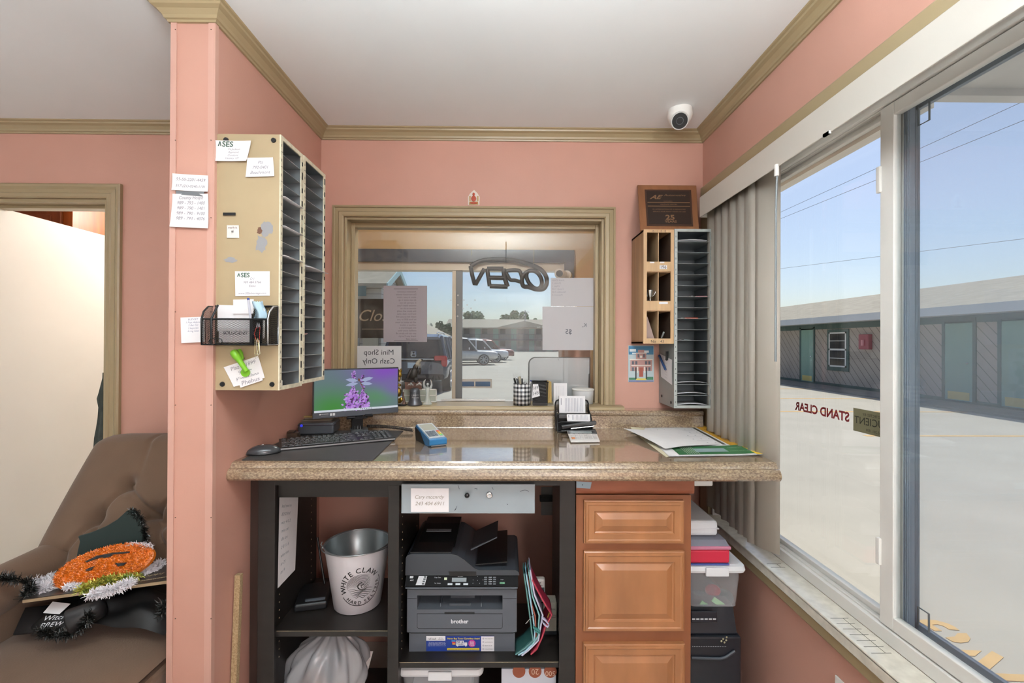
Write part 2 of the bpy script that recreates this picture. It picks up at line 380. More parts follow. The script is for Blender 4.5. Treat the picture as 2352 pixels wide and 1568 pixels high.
mb.build('sash_latch', M_white, s1, bev=.003)
mb = MB(); mb.box(1.003, ym2-.0, .676, 1.02, ym2+.03, 2.018); mb.box(1.003, ym2, .676, 1.02, wy1-.05, .69); mb.box(1.003, ym2, 2.004, 1.02, wy1-.05, 2.018); mb.box(1.003, wy1-.075, .676, 1.02, wy1-.05, 2.018)
s2 = mb.build('sash', M_white, W2, bev=.002)
mb = MB(); mb.box(1.010, ym2+.02, .685, 1.014, wy1-.07, 2.01); mb.build('window_pane', MATS['clear_glass'], s2)
# insect screen outside the near pane
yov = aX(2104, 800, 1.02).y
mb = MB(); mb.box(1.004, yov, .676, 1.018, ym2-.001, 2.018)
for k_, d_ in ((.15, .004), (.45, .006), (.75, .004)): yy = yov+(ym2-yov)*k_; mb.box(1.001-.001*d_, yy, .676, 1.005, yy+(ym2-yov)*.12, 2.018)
mb.build('reflection_band', mat('reflection_blue_grey', '8c95a2', .35), W2, bev=.001)  # solid band stands in for dim reflection and frame pieces in the glass
ysc = aX(2108, 800, 1.04).y; ysc2 = aX(2066, 800, 1.04).y
mb = MB(); mb.box(1.034, ysc, .68, 1.046, ysc2, 2.016); mb.box(1.034, wy0+.02, .68, 1.046, ysc, .70); mb.box(1.034, wy0+.02, 1.996, 1.046, ysc, 2.016)
sc_ = mb.build('screen_frame', mat('screen_grey_frame', '8f99a5', .4, .2), W2, bev=.001)
mb = MB(); mb.box(1.040, wy0+.02, .70, 1.0405, ysc, 1.996); mb.build('insect_screen', glass_mat('screen_mesh', 'f3f5f7', .09, 'ccd4e0', 1.02, .5), sc_)
mb = MB()
for z, up in ((.70, 1), (1.996, -1)):
    ys = ysc-.012
    mb.tube([(1.03, ys, z), (1.03, ys, z+up*.045), (1.03, ys-.03, z+up*.045), (1.03, ys-.03, z)], .0022, 6)
mb.build('screen_pull', mat('grey_pull', '767c80', .4), sc_)
# thin dark lines in a tile-like pattern on the sill
mb = MB(); M_line = mat('dark_line', '5a5b52', .6)
def sl(y0, y1, n):
    for i in range(n+1):
        y = y0+(y1-y0)*i/n; mb.box(.905, y, .6362, .955, y+.0012, .6366)
    mb.box(.94, min(y0, y1), .6362, .9412, max(y0, y1), .6366)
sl(aZ(1870, 1420, .636).y, aZ(2000, 1500, .636).y, 6); sl(aZ(1757, 1295, .636).y, aZ(1765, 1303, .636).y, 1)
mb.build('sill_line', M_line, W2)
# ================================================================ LOBBY
LY = 3.60
M_lob = mat('lobby_tan_paint', 'd4b88e', .6, var=.05, vscale=3)
lx_r = aY(1318, 700, LY).x
wall('wall_lobby_front', [(-1.42, LY, 0, -1.36, LY+.15, ZC), (lx_r, LY, 0, XO, LY+.15, ZC), (-1.36, LY, 0, lx_r, LY+.15, .80), (-1.36, LY, 2.10, lx_r, LY+.15, ZC)], M_lob)
wall('wall_lobby_left', [(-1.42, BT, 0, -1.36, LY, ZC)], M_lob)
wall('wall_lobby_right', [(.97, BT, 0, XO, LY, ZC)], M_lob)
W3 = thing('window_3', '', ''); del W3['category']; del W3['label']; W3['kind'] = 'structure'
M_dk = mat('dark_blue_grey_trim', '4b5260', .45, var=.12, vscale=12, stretch=(1, 1, 6))
zA, zB = aY(1000, 572, LY-.02).z, aY(1000, 601, LY-.02).z
xr1, xr0 = aY(1319, 700, LY-.02).x, aY(1296, 700, LY-.02).x
mb = MB(); mb.box(-1.359, LY-.02, zB, xr1, LY-.0005, zA); mb.box(xr0, LY-.02, .75, xr1, LY-.0005, zB); mb.box(-1.359, LY-.02, .75, xr0, LY-.0005, .83)
mb.build('window_casing', M_dk, W3, bev=.002)
M_cr = mat('cream_vinyl', 'd5cdbd', .4)
zg = aY(1000, 622, LY+.06).z
mb = MB(); mb.box(-1.359, LY+.02, zg, lx_r-.001, LY+.12, 2.099); xg = aY(1288, 700, LY+.05).x; mb.box(xg, LY+.02, .801, lx_r-.001, LY+.12, zg); mb.box(-1.359, LY+.02, .801, xg, LY+.12, .87)
xm0, xm1 = aY(1040, 700, LY+.03).x, aY(1047, 700, LY+.03).x
mb.box(xm0-.005, LY+.03, .87, xm1, LY+.06, zg)
mb.build('window_frame', M_cr, W3, bev=.002)
mb = MB(); mb.box(xm1, LY+.035, .87, aY(1062, 700, LY+.035).x, LY+.06, zg); mb.build('sash', mat('grey_sash', '6d747c', .4), W3, bev=.002)
mb = MB(); mb.box(-1.358, LY+.07, .87, xg, LY+.074, zg); mb.build('window_pane', glass_mat('lobby_glass', 'f6f9fb', .006, 'd0d4d8'), W3)
# kitchen and lobby lamps; strip, bowls and floor lamp are unseen added fill
def ceiling_lamp(x, y, r, power, col, label, z=ZC):
    t = thing('ceiling_lamp', label, 'lamp', (x, y, z))
    mb = MB(); mb.lathe([(r*.5, 0), (r*.5, -.012), (r*.25, -.02), (.02, -.03), (.02, -.06)], (x, y, z)); mb.build('base', M_white, t)
    g = mat('lamp_glow_%g' % power, 'ffffff', .4); N, L, p = nodes_of(g); p.inputs['Emission Color'].default_value = (*col, 1); p.inputs['Emission Strength'].default_value = power
    mb = MB(); mb.ell((x, y, z-.05-r*.7), (r, r, r*.7), 24, 14); mb.build('lamp_shade', g, t)
    return t
def fill_strip_lamp(x, y, lx, ly, power, col, label):
    t = thing('ceiling_lamp', label, 'lamp', (x, y, ZC)); z = ZC
    mb = MB(); mb.box(x-lx/2-.01, y-ly*.3, z-.03, x+lx/2+.01, y+ly*.3, z); mb.build('base', M_white, t, bev=.003)
    g = mat('lamp_glow_%g' % power, 'ffffff', .4); N, L, p = nodes_of(g); p.inputs['Emission Color'].default_value = (*col, 1); p.inputs['Emission Strength'].default_value = power
    pr = [(y-ly*.5, z-.02), (y-ly*.42, z-.06), (y-ly*.2, z-.085), (y+ly*.2, z-.085), (y+ly*.42, z-.06), (y+ly*.5, z-.02), (y+ly*.31, z-.012), (y-ly*.31, z-.012)]
    mb = MB(); mb.prism(pr, 'x', x-lx/2, x+lx/2); mb.build('lamp_shade', g, t); return t
fill_strip_lamp(-2.3, .5, 1.2, .34, 1.8, (1, .96, .9), 'long wrap-around ceiling lamp added unseen to light the left sitting room')  # added out of view to brighten the left room
ceiling_lamp(-1.9, 3.1, .13, 48, (1, .94, .88), 'round glass ceiling lamp in the kitchen beyond the door')
ceiling_lamp(-.3, 2.62, .08, 85, (1, .94, .86), 'small round ceiling lamp in the lobby behind the service window')
def fill_uplight(x, y, z, r, watt, col, label):
    """added fill light, out of view: an opaque bowl whose lamp washes the ceiling"""
    t = thing('fill_uplighter', label, 'lamp', (x, y, ZC))
    mb = MB(); mb.lathe([(.03, z-.10-ZC), (r*.6, z-.08-ZC), (r, z-ZC), (r+.02, z-ZC), (r*.62, z-.10-ZC), (.03, z-.12-ZC)], (x, y, ZC), 32); mb.build('lamp_bowl', M_white, t)
    mb = MB()
    mb.cyl((x, y, z-.09), (x, y, ZC-.02), .006, n=10)
    mb.build('hanger', mat('hanger_dark', '202020', .9, spec=.1), t)
    l = bpy.data.lights.new('fill_uplight', 'AREA'); l.shape = 'DISK'; l.size = 2*r*.95; l.energy = watt; l.color = col
    o = bpy.data.objects.new('fill_uplight', l); COL.objects.link(o); o.parent = t; o.location = (0, 0, z-ZC-.005); o.rotation_euler = (pi, 0, 0)
fill_uplight(-.02, .10, 2.02, .42, 86, (.88, .96, 1), 'white hanging bowl uplighter added unseen to brighten the office')  # added lamp, out of view, so the ceiling bounces light into the office
fill_uplight(-2.35, .55, 1.93, .36, 10, (.90, .96, 1), 'white hanging bowl uplighter added unseen to brighten the left sitting room')

def fill_floor_lamp(x, y, label):  # added light source behind the camera for low frontal fill
    t = thing('fill_floor_lamp', label, 'lamp', (x, y, 0))
    mb = MB(); mb.lathe([(0, 0), (.15, 0), (.15, .015), (.02, .03), (.012, .05)], (x, y, 0), 28); mb.build('base', M_chrome, t)
    mb = MB(); mb.cyl((x, y, .04), (x, y, 1.40), .012, n=12); mb.build('pole', M_chrome, t)
    g = mat('drum_shade_glow', 'f6f2ea', .8); N, L, p = nodes_of(g); p.inputs['Emission Color'].default_value = (1, .975, .96, 1); p.inputs['Emission Strength'].default_value = 31
    mb = MB(); mb.cyl((x, y, 1.37), (x, y, 1.90), .172, .168, n=36); mb.build('lamp_shade', g, t)
fill_floor_lamp(.738, -1.5, 'tall drum-shaded floor lamp added behind the viewer as frontal fill light')
# ================================================================ OUTSIDE
GZ = -.10
M_conc = mat('sunlit_concrete', 'b9b2a4', .9, var=.06, vscale=1.3, bump=.3, bscale=60, detail=8)
mb = MB(); mb.box(-90, 3.75, GZ-.1, 90, 140, GZ); mb.box(1.07, -30, GZ-.1, 90, 3.75, GZ); mb.box(-90, 3.75, GZ-.1, 1.07, 3.8, GZ)
o = mb.build('ground_concrete', M_conc, origin=(0, 0, 0)); struct(o)
M_yel = mat('faded_yellow_paint', 'd9b276', .9, var=.1, vscale=6)
for (px, py), lb in zip(((1900, 893), (1900, 915), (1900, 945), (2200, 1001)), ('faded yellow parking line farthest away by the motel wing', 'faded yellow parking line second from the motel wing window', 'faded yellow parking line just above the red window lettering', 'faded yellow parking line nearest, crossing the insect screen')):
    Y = aZ(px, py, GZ).y; x0 = 5.9 if py > 940 else 6.2; mb = MB(); mb.box(x0, Y-.05, GZ, 10.3, Y+.05, GZ+.003)
    tag(mb.build('parking_line', M_yel), lb, 'painted line', 'parking bay lines')
def gpoly(pts): return [(p.x, p.y) for p in px4('Z', GZ, *[(2000+x/6.682, 1380+y/6.682) for x, y in pts])]
def gband(mb, c, wd):   # a painted stroke along a polyline with given half widths, in the enlarged crop's coordinates
    mb.prism(gpoly(c)[::-1] if wd else gpoly(c), 'z', GZ+.0005, GZ+.003)
mb = MB()
gband(mb, [(700,300),(850,288),(1000,300),(1180,350),(1290,400),(1360,455),(1200,440),(1120,390),(1020,362),(940,370),(1090,462),(980,462),(880,400),(760,330)], 1)
gband(mb, [(740,520),(880,525),(1060,555),(1180,635),(1000,632),(800,590)], 1)
gband(mb, [(1150,565),(1290,550),(1330,500),(1470,500),(1530,580),(1500,630),(1380,648),(1260,630)], 1)
gband(mb, [(1050,740),(1700,770),(1600,850),(1200,835)], 1)
gband(mb, [(1510,1040),(1860,772),(2040,870),(1700,1165)], 1)
gband(mb, [(1900,1115),(2700,1150),(2700,1260),(1810,1215)], 1)
tag(mb.build('painted_marking', M_yel), 'faded yellow lettering painted on the concrete just outside the right window', 'painted marking')
# --- canopy and eave over the right window
M_soff = mat('soffit_white', 'eeece8', .5, var=.04, vscale=4)
N, L, p_ = nodes_of(M_soff); tc = N.new('ShaderNodeTexCoord'); wv = N.new('ShaderNodeTexWave'); wv.bands_direction = 'X'; wv.inputs['Scale'].default_value = 2.2; wv.wave_profile = 'SAW'
b_ = N.new('ShaderNodeBump'); b_.inputs['Strength'].default_value = .6; b_.inputs['Distance'].default_value = .02; L.new(tc.outputs['Object'], wv.inputs[0]); L.new(wv.outputs[0], b_.inputs['Height']); L.new(b_.outputs[0], p_.inputs['Normal'])
wall('trim_7', [(1.07, -3, 2.38, 1.70, 4.3, 2.5), (1.66, 1.82, 2.36, 1.72, 4.3, 2.5)], M_soff)
yc = 1.0/((788-200)/F)
wall('trim_8', [(1.70, -3, 2.40, 5.5, yc, 2.5), (1.70, yc-.03, 2.37, 5.5, yc+.02, 2.52)], M_soff)
wall('trim_9', [(-3, LY+.15, 2.3, 1.07, LY+.9, 2.42)], M_soff)
wall('roof', [(-3.6, -2.6, ZC+.1, 1.1, 4.5, ZC+.2)], M_soff)
# --- siding materials
def siding(name, col, gap, ang, scale, axis, depth=.5):
    m = mat(name, col, .8, var=.06, vscale=.8); N, L, p = nodes_of(m)
    tc = N.new('ShaderNodeTexCoord'); mp = N.new('ShaderNodeMapping'); mp.inputs['Rotation'].default_value = (ang, 0, 0) if axis == 'x' else (0, ang, 0)
    sp = N.new('ShaderNodeSeparateXYZ'); L.new(tc.outputs['Object'], mp.inputs[0]); L.new(mp.outputs[0], sp.inputs[0])
    a = N.new('ShaderNodeMath'); a.operation = 'MULTIPLY'; a.inputs[1].default_value = scale; L.new(sp.outputs[2], a.inputs[0])
    f = N.new('ShaderNodeMath'); f.operation = 'FRACT'; L.new(a.outputs[0], f.inputs[0])
    g = N.new('ShaderNodeMath'); g.operation = 'LESS_THAN'; g.inputs[1].default_value = .1; L.new(f.outputs[0], g.inputs[0])
    src = p.inputs['Base Color'].links[0].from_socket; mx = N.new('ShaderNodeMix'); mx.data_type = 'RGBA'; L.new(g.outputs[0], mx.inputs[0]); L.new(src, mx.inputs[6]); mx.inputs[7].default_value = (*lin(gap), 1)
    L.new(mx.outputs[2], p.inputs['Base Color']); return m
M_diag = siding('diagonal_board_siding', 'b0a498', '6f655e', radians(-48), 5, 'x')
M_shin = mat('grey_brown_shingles', 'aaa190', .95, var=.12, vscale=3, bump=.6, bscale=20, stretch=(1, 1, 4), detail=8)
M_fas = mat('fascia_white', 'd5d7d8', .5)
M_grn = mat('dark_green_trim', '3f5a55', .5)
M_dgr = mat('pale_green_door', '7fa394', .45, var=.05, vscale=2)
M_kick = mat('yellow_kick_plate', 'd8c070', .4)
M_wing = thing('motel_wing', 'long single storey motel wing with diagonal board siding seen through the right window', 'building', (11.5, 20, GZ))
WX = 11.45
mb = MB(); mb.box(WX, -6, GZ, WX+6, 46, 2.3); mb.build('wall', M_diag, M_wing)
mb = MB()
ze = 1.4+.0756*10.7; zr = 1.4+.1287*15.2
mb.prism([(10.7, ze), (15.2, zr), (19.5, ze), (19.5, ze+.12), (15.2, zr+.12), (10.7, ze+.12)], 'y', -7, 47); mb.build('roof', M_shin, M_wing)
mb = MB(); mb.box(10.62, -7, ze-.08, 10.70, 47, ze+.13); mb.box(10.7, -7, ze-.06, 11.45, 47, ze-.02); mb.build('fascia', M_fas, M_wing)
mb = MB(); mb.box(WX-.012, -6, GZ+.02, WX, 46, GZ+.14); mb.box(WX-.02, -6, ze-.25, WX, 46, ze-.06); mb.build('trim_board', M_grn, M_wing)
mb = MB(); mb.box(10.35, -6, GZ, WX, 46, GZ+.05); mb.build('walkway', mat('walkway_concrete', '8f8a82', .9, var=.08, vscale=3), M_wing)
def wdoor(y0, y1):
    mb = MB(); mb.box(WX-.03, y0-.08, GZ+.1, WX-.001, y0, 2.05); mb.box(WX-.03, y1, GZ+.1, WX-.001, y1+.08, 2.05); mb.box(WX-.03, y0-.08, 2.0, WX-.001, y1+.08, 2.08)
    f = mb.build('door_frame', M_grn, M_wing)
    mb = MB(); mb.box(WX-.02, y0, GZ+.1, WX-.001, y1, 2.0); d = mb.build('door', M_dgr, M_wing)
    mb = MB(); mb.box(WX-.026, y0+.08, GZ+.12, WX-.02, y1-.08, GZ+.32); mb.build('kick_plate', M_kick, d)
    mb = MB(); mb.ell((WX-.03, y0+.12, .95), .03); mb.build('door_knob', M_chrome, d)
def wwin(y0, y1, z0, z1):
    mb = MB(); mb.box(WX-.03, y0-.1, z0-.14, WX-.001, y1+.1, z1+.1); mb.build('window_surround', M_grn, M_wing)
    mb = MB(); mb.box(WX-.045, y0, z0, WX-.03, y1, z0+.05); mb.box(WX-.045, y0, z1-.05, WX-.03, y1, z1); mb.box(WX-.045, y0, z0, WX-.03, y0+.05, z1); mb.box(WX-.045, y1-.05, z0, WX-.03, y1, z1); zm = (z0+z1)/2
    mb.box(WX-.045, y0, zm-.03, WX-.03, y1, zm+.03)
    for k in (.25, .75): mb.box(WX-.042, y0, z0+(z1-z0)*k-.01, WX-.032, y1, z0+(z1-z0)*k+.01)
    f = mb.build('window_frame', M_white, M_wing)
    mb = MB(); mb.box(WX-.035, y0+.03, z0+.03, WX-.031, y1-.03, z1-.03); mb.build('window_pane', mat('dark_far_glass', '23282c', .1), f)
for a, b in ((1841, 1869), (2172, 2236), (2302, 2372)):
    y0, y1 = aX(b, 850, WX).y, aX(a, 850, WX).y; wdoor(y0, y1)
for Y in (27, 33, 39, 3, -1): wdoor(Y, Y+.95)
p0, p1 = aX(1906, 841, WX), aX(1946, 762, WX); wwin(p1.y, p0.y, p0.z, p1.z)
for Y in (30, 36, 6.2): wwin(Y, Y+.9, p0.z, p1.z)
a, b = aX(1974, 802, WX-.1), aX(1997, 767, WX-.1)
t = thing('extinguisher_box', 'red fire extinguisher box on the motel wing wall beside the window', 'extinguisher box', (WX-.1, a.y, a.z))
mb = MB(); mb.box(WX-.14, b.y, a.z, WX-.001, a.y, b.z); mb.build('body', mat('box_red', '9c3443', .4), t, bev=.02)
mb = MB(); ym_ = (a.y+b.y)/2; mb.cyl((WX-.15, ym_, a.z+.12), (WX-.15, ym_, b.z-.18), .05, n=12); mb.build('extinguisher', mat('pale_red', 'd98a92', .3), t)
for i, yy in enumerate((1700+0, )): pass
# tree tips and poles beyond the wing roof
def leaf_tree(name, label, x, y, z0, h, r, col, group='trees beyond the motel buildings', n=900, seed=1):
    rnd = random.Random(seed); t = thing(name, label, 'tree', (x, y, z0), group)
    mb = MB(); mb.tube([(x, y, z0), (x+.1*r, y, z0+h*.4), (x, y, z0+h*.7)], [r*.07, r*.05, r*.02], 7)
    for k in range(5):
        a = k*1.3; mb.tube([(x, y, z0+h*.35), (x+cos(a)*r*.6, y+sin(a)*r*.6, z0+h*.7)], [r*.03, r*.01], 5)
    mb.build('trunk', mat('bark', '5d4e40', .9), t)
    mb = MB(); cl = [(rnd.gauss(0, .42)*r, rnd.gauss(0, .42)*r, z0+h*(.5+.42*rnd.random()), r*rnd.uniform(.22, .42)) for _ in range(16)]
    cl.append((0, 0, z0+h-r*.3, r*.35))
    s_ = r*.055
    for i in range(n):
        cx, cy, czz, cr = rnd.choice(cl); d = Vector((rnd.gauss(0, 1), rnd.gauss(0, 1), rnd.gauss(0, 1))).normalized()*cr*rnd.uniform(.6, 1.05)
        c = Vector((x+cx, y+cy, czz))+d; u = Vector((rnd.gauss(0, 1), rnd.gauss(0, 1), rnd.gauss(0, 1))).normalized()*s_*2; v = u.orthogonal()*.9
        mb.add([c-u, c-v, c+u, c+v], [(0, 1, 2, 3)])
    mb.build('crown', mat('leaves_'+col, col, .8, var=.35, vscale=1.5), t)
    return t
def treeY(px, pt, Y, wpx, name, label, col, seed, n=900):
    p = aY(px, pt, Y); r = wpx/F*Y/2; leaf_tree(name, label, p.x, Y, GZ, p.z-GZ, r, col, n=n, seed=seed)
treeY(1182, 715, 100, 58, 'maple_tree', 'broad dark green tree standing highest above the far two-storey building', '4c6b3c', 3, 1800)
treeY(1085, 717, 103, 62, 'ash_tree', 'pale grey-green tree above the left end of the far two-storey building', '7d8a68', 4, 1300)
treeY(1228, 731, 100, 34, 'maple_tree', 'small green tree right of the thin mast above the far building', '5e7a50', 5)
treeY(1256, 735, 105, 40, 'maple_tree', 'dull green tree behind the blank sheets taped on the service window', '5e7a50', 25)
treeY(1013, 737, 80, 30, 'birch_tree', 'narrow dark tree just left of the lobby window mullion', '3f5a3c', 6)
treeY(1031, 742, 82, 26, 'birch_tree', 'small dark bushy tree touching the lobby window mullion', '3f5a3c', 7)
treeY(990, 742, 84, 16, 'birch_tree', 'thin pale tree between the notice sheet and the mullion', '93a09a', 8, 500)
p = aX(1786, 712, 30); leaf_tree('bare_tree', 'thin reddish tree top over the motel wing roof beside the blinds', 30, p.y+1, GZ, aX(1785, 692, 30).z-GZ, 1.0, '8a6a5c', n=200, seed=9)
p = aX(2270, 648, 26); leaf_tree('bare_tree', 'sparse tree top just showing over the roof ridge at right', 26, p.y, GZ, aX(2272, 645, 26).z-GZ, 1.3, '9aa092', n=300, seed=11)
# --- far two-storey building
FB = thing('far_motel_building', 'long two-storey grey motel block across the lot with pale green doors', 'building', (5, 85, GZ))
FY = 85
zb = aY(1180, 808, FY).z; zt_ = aY(1180, 752, FY).z; zrf = aY(1180, 741, FY).z; xa = aY(1035, 780, FY).x; xb = 30
GF = min(zb, GZ)
mb = MB(); mb.box(xa, FY, GF, xb, FY+10, zt_); mb.build('wall', mat('far_grey_wall', '85827f', .9, var=.1, vscale=.5), FB)
mb = MB(); mb.prism([(FY-1.2, zt_-.05), (FY+5, zrf+.9), (FY+11, zt_), (FY+11, zt_-.1), (FY-1.2, zt_-.25)], 'x', xa-1, xb+1)
pk = aY(1205, 752, FY-1.2).x; mb.prism([(pk-5, zt_), (pk+5, zt_), (pk, zrf+.3)], 'y', FY-1.6, FY+1); mb.build('roof', M_shin, FB)
zm = (zb+zt_)/2
mb = MB(); mb.box(xa, FY-1.1, zm-.12, xb, FY, zm+.1); mb.box(xa, FY-1.15, zm+.95, xb, FY-1.08, zm+1.03)
for i in range(60): mb.box(xa+i*.9, FY-1.13, zm+.1, xa+i*.9+.05, FY-1.1, zm+.95)
mb.build('balcony', mat('balcony_dark', '4c5357', .7), FB)
for i in range(12):
    for zz in (zb+.1, zm+.15):
        x = xa+1.2+i*3.2*1.05
        mb = MB(); mb.box(x, FY-.05, zz, x+1, FY, zz+2.0); mb.build('door', M_dgr, FB)
        mb = MB(); mb.box(x+1.3, FY-.05, zz+.9, x+2.3, FY, zz+2.0); mb.build('window', MATS['dark_far_glass'], FB)
mb = MB(); p = aY(1207, 720, 84); mb.cyl((p.x, 86, 5), (p.x, 86, aY(1207, 712, 86).z), .07); mb.box(p.x-.8, 85.95, aY(1207, 717, 86).z, p.x+.8, 86.05, aY(1207, 716, 86).z); mb.box(p.x-.5, 85.95, aY(1207, 722, 86).z, p.x+.5, 86.05, aY(1207, 721.2, 86).z)
mb.build('antenna', mat('grey_metal', '8a8f92', .4, .6), FB)
# --- left wing with brown roof
LW = thing('low_motel_wing', 'low motel wing with a brown shingle roof behind the dark car', 'building', (-12, 50, GZ))
mb = MB(); mb.box(-16, 30, GZ, -9.6, 70, 2.5); mb.build('wall', mat('low_wing_wall', '77706a', .9, var=.1, vscale=1), LW)
mb = MB(); mb.prism([(-8.6, 2.4), (-12.5, 4.3), (-17, 2.4), (-17, 2.25), (-8.6, 2.25)], 'y', 29, 71); mb.build('roof', M_shin, LW)
for k in range(6):
    mb = MB(); mb.box(-9.6, 32+k*6, GZ+.1, -9.55, 33+k*6, 2.0); mb.build('door', M_dgr, LW)
# --- white sided house at left
HS = thing('white_sided_house', 'white sided building with a gable roof at the far left of the service window', 'building', (-8, 16, GZ))
hx = aY(876, 655, 15).x; ze_ = aY(876, 653, 15).z; zr_ = aY(901, 626, 16.4).z
M_lap = siding('white_lap_siding', 'c9c8c4', '8e8f8e', 0, 5.5, 'x')
mb = MB(); mb.box(-16, 15, GZ, hx, 17.8, ze_-.1); mb.prism([(15, ze_-.1), (17.8, ze_-.1), (16.4, zr_-.1)], 'x', -16, hx); mb.build('wall', M_lap, HS)
mb = MB(); mb.prism([(14.7, ze_-.15), (16.4, zr_), (18.1, ze_-.15), (18.1, ze_), (16.4, zr_+.14), (14.7, ze_)], 'x', -16.2, hx+.25); mb.build('roof', M_shin, HS)
mb = MB(); mb.prism([(14.68, ze_-.2), (16.4, zr_-.06), (18.12, ze_-.2), (18.12, ze_), (16.4, zr_+.15), (14.68, ze_)], 'x', hx+.25, hx+.30); mb.build('fascia', mat('pale_teal_trim', 'a9c6c8', .5), HS)
mb = MB(); mb.box(-16, 14.66, ze_-.42, hx-.4, 14.7, ze_-.1); mb.build('gutter_board', mat('teal_band', '5b7a7a', .5), HS)
gx0, gx1 = aY(834, 790, 15).x, aY(870, 790, 15).x
mb = MB(); mb.box(gx0, 14.95, GZ, gx1, 15, aY(850, 750, 15).z)
for i in range(4):
    z0 = GZ+.1+i*.48
    for j in range(2): mb.box(gx0+.04+j*(gx1-gx0)/2, 14.94, z0, gx0-.04+(j+1)*(gx1-gx0)/2, 14.95, z0+.4)
mb.build('door', mat('cream_garage_door', 'd8d2c2', .5), HS, bev=.01)
mb = MB(); mb.box(-16, 13.2, aY(850, 745, 14).z, hx+.8, 15, aY(850, 733, 14).z); mb.build('porch_roof', mat('beige_awning', 'b9a795', .7), HS)
mb = MB(); mb.box(gx0-.32, 14.93, GZ, gx0-.1, 14.96, 2.0); mb.build('side_light', mat('window_blue', '7c8c98', .2), HS)
p9 = 0
sd_ = thing('satellite_dish', 'grey satellite dish on the white sided building roof', 'satellite dish', tuple(aY(829, 625, 16.3)))
p = aY(829, 619, 16.3); mb = MB(); mb.lathe([(.001, .06), (.2, .04), (.33, 0), (.335, -.01), (.2, .02), (.001, .05)], (0, 0, 0), 20)
mb.v = [Vector((p.x+v.x, p.y-v.z, p.z+v.y)) for v in mb.v]; mb.build('dish', mat('dish_grey', '9aa4ab', .5), sd_)
mb = MB(); mb.tube([p, p+Vector((0, .3, -.4))], .03); mb.tube([p, p+Vector((0, -.35, .0))], .012); mb.build('arm', MATS['grey_metal'], sd_)
# --- power lines
def wires(label, pts, X, grp='power lines in the sky beyond the right window'):
    mb = MB(); P = [aX(x, y, X) for x, y in pts]; d = (P[-1]-P[0]); A = P[0]-d*3; B = P[-1]+d*2; mb.tube([A, P[0], P[-1], B], .012, 5)
    tag(mb.build('power_line', mat('cable_dark', '777c82', .6)), label, 'power line', grp)
wires('upper thin power line crossing the sky above the motel wing', [(1850, 461), (2352, 232)], 20)
wires('middle thin power line crossing the sky above the motel wing', [(1850, 479), (2352, 276)], 20)
wires('lowest thin power line closest over the motel wing roof', [(1880, 606), (2352, 548)], 24)
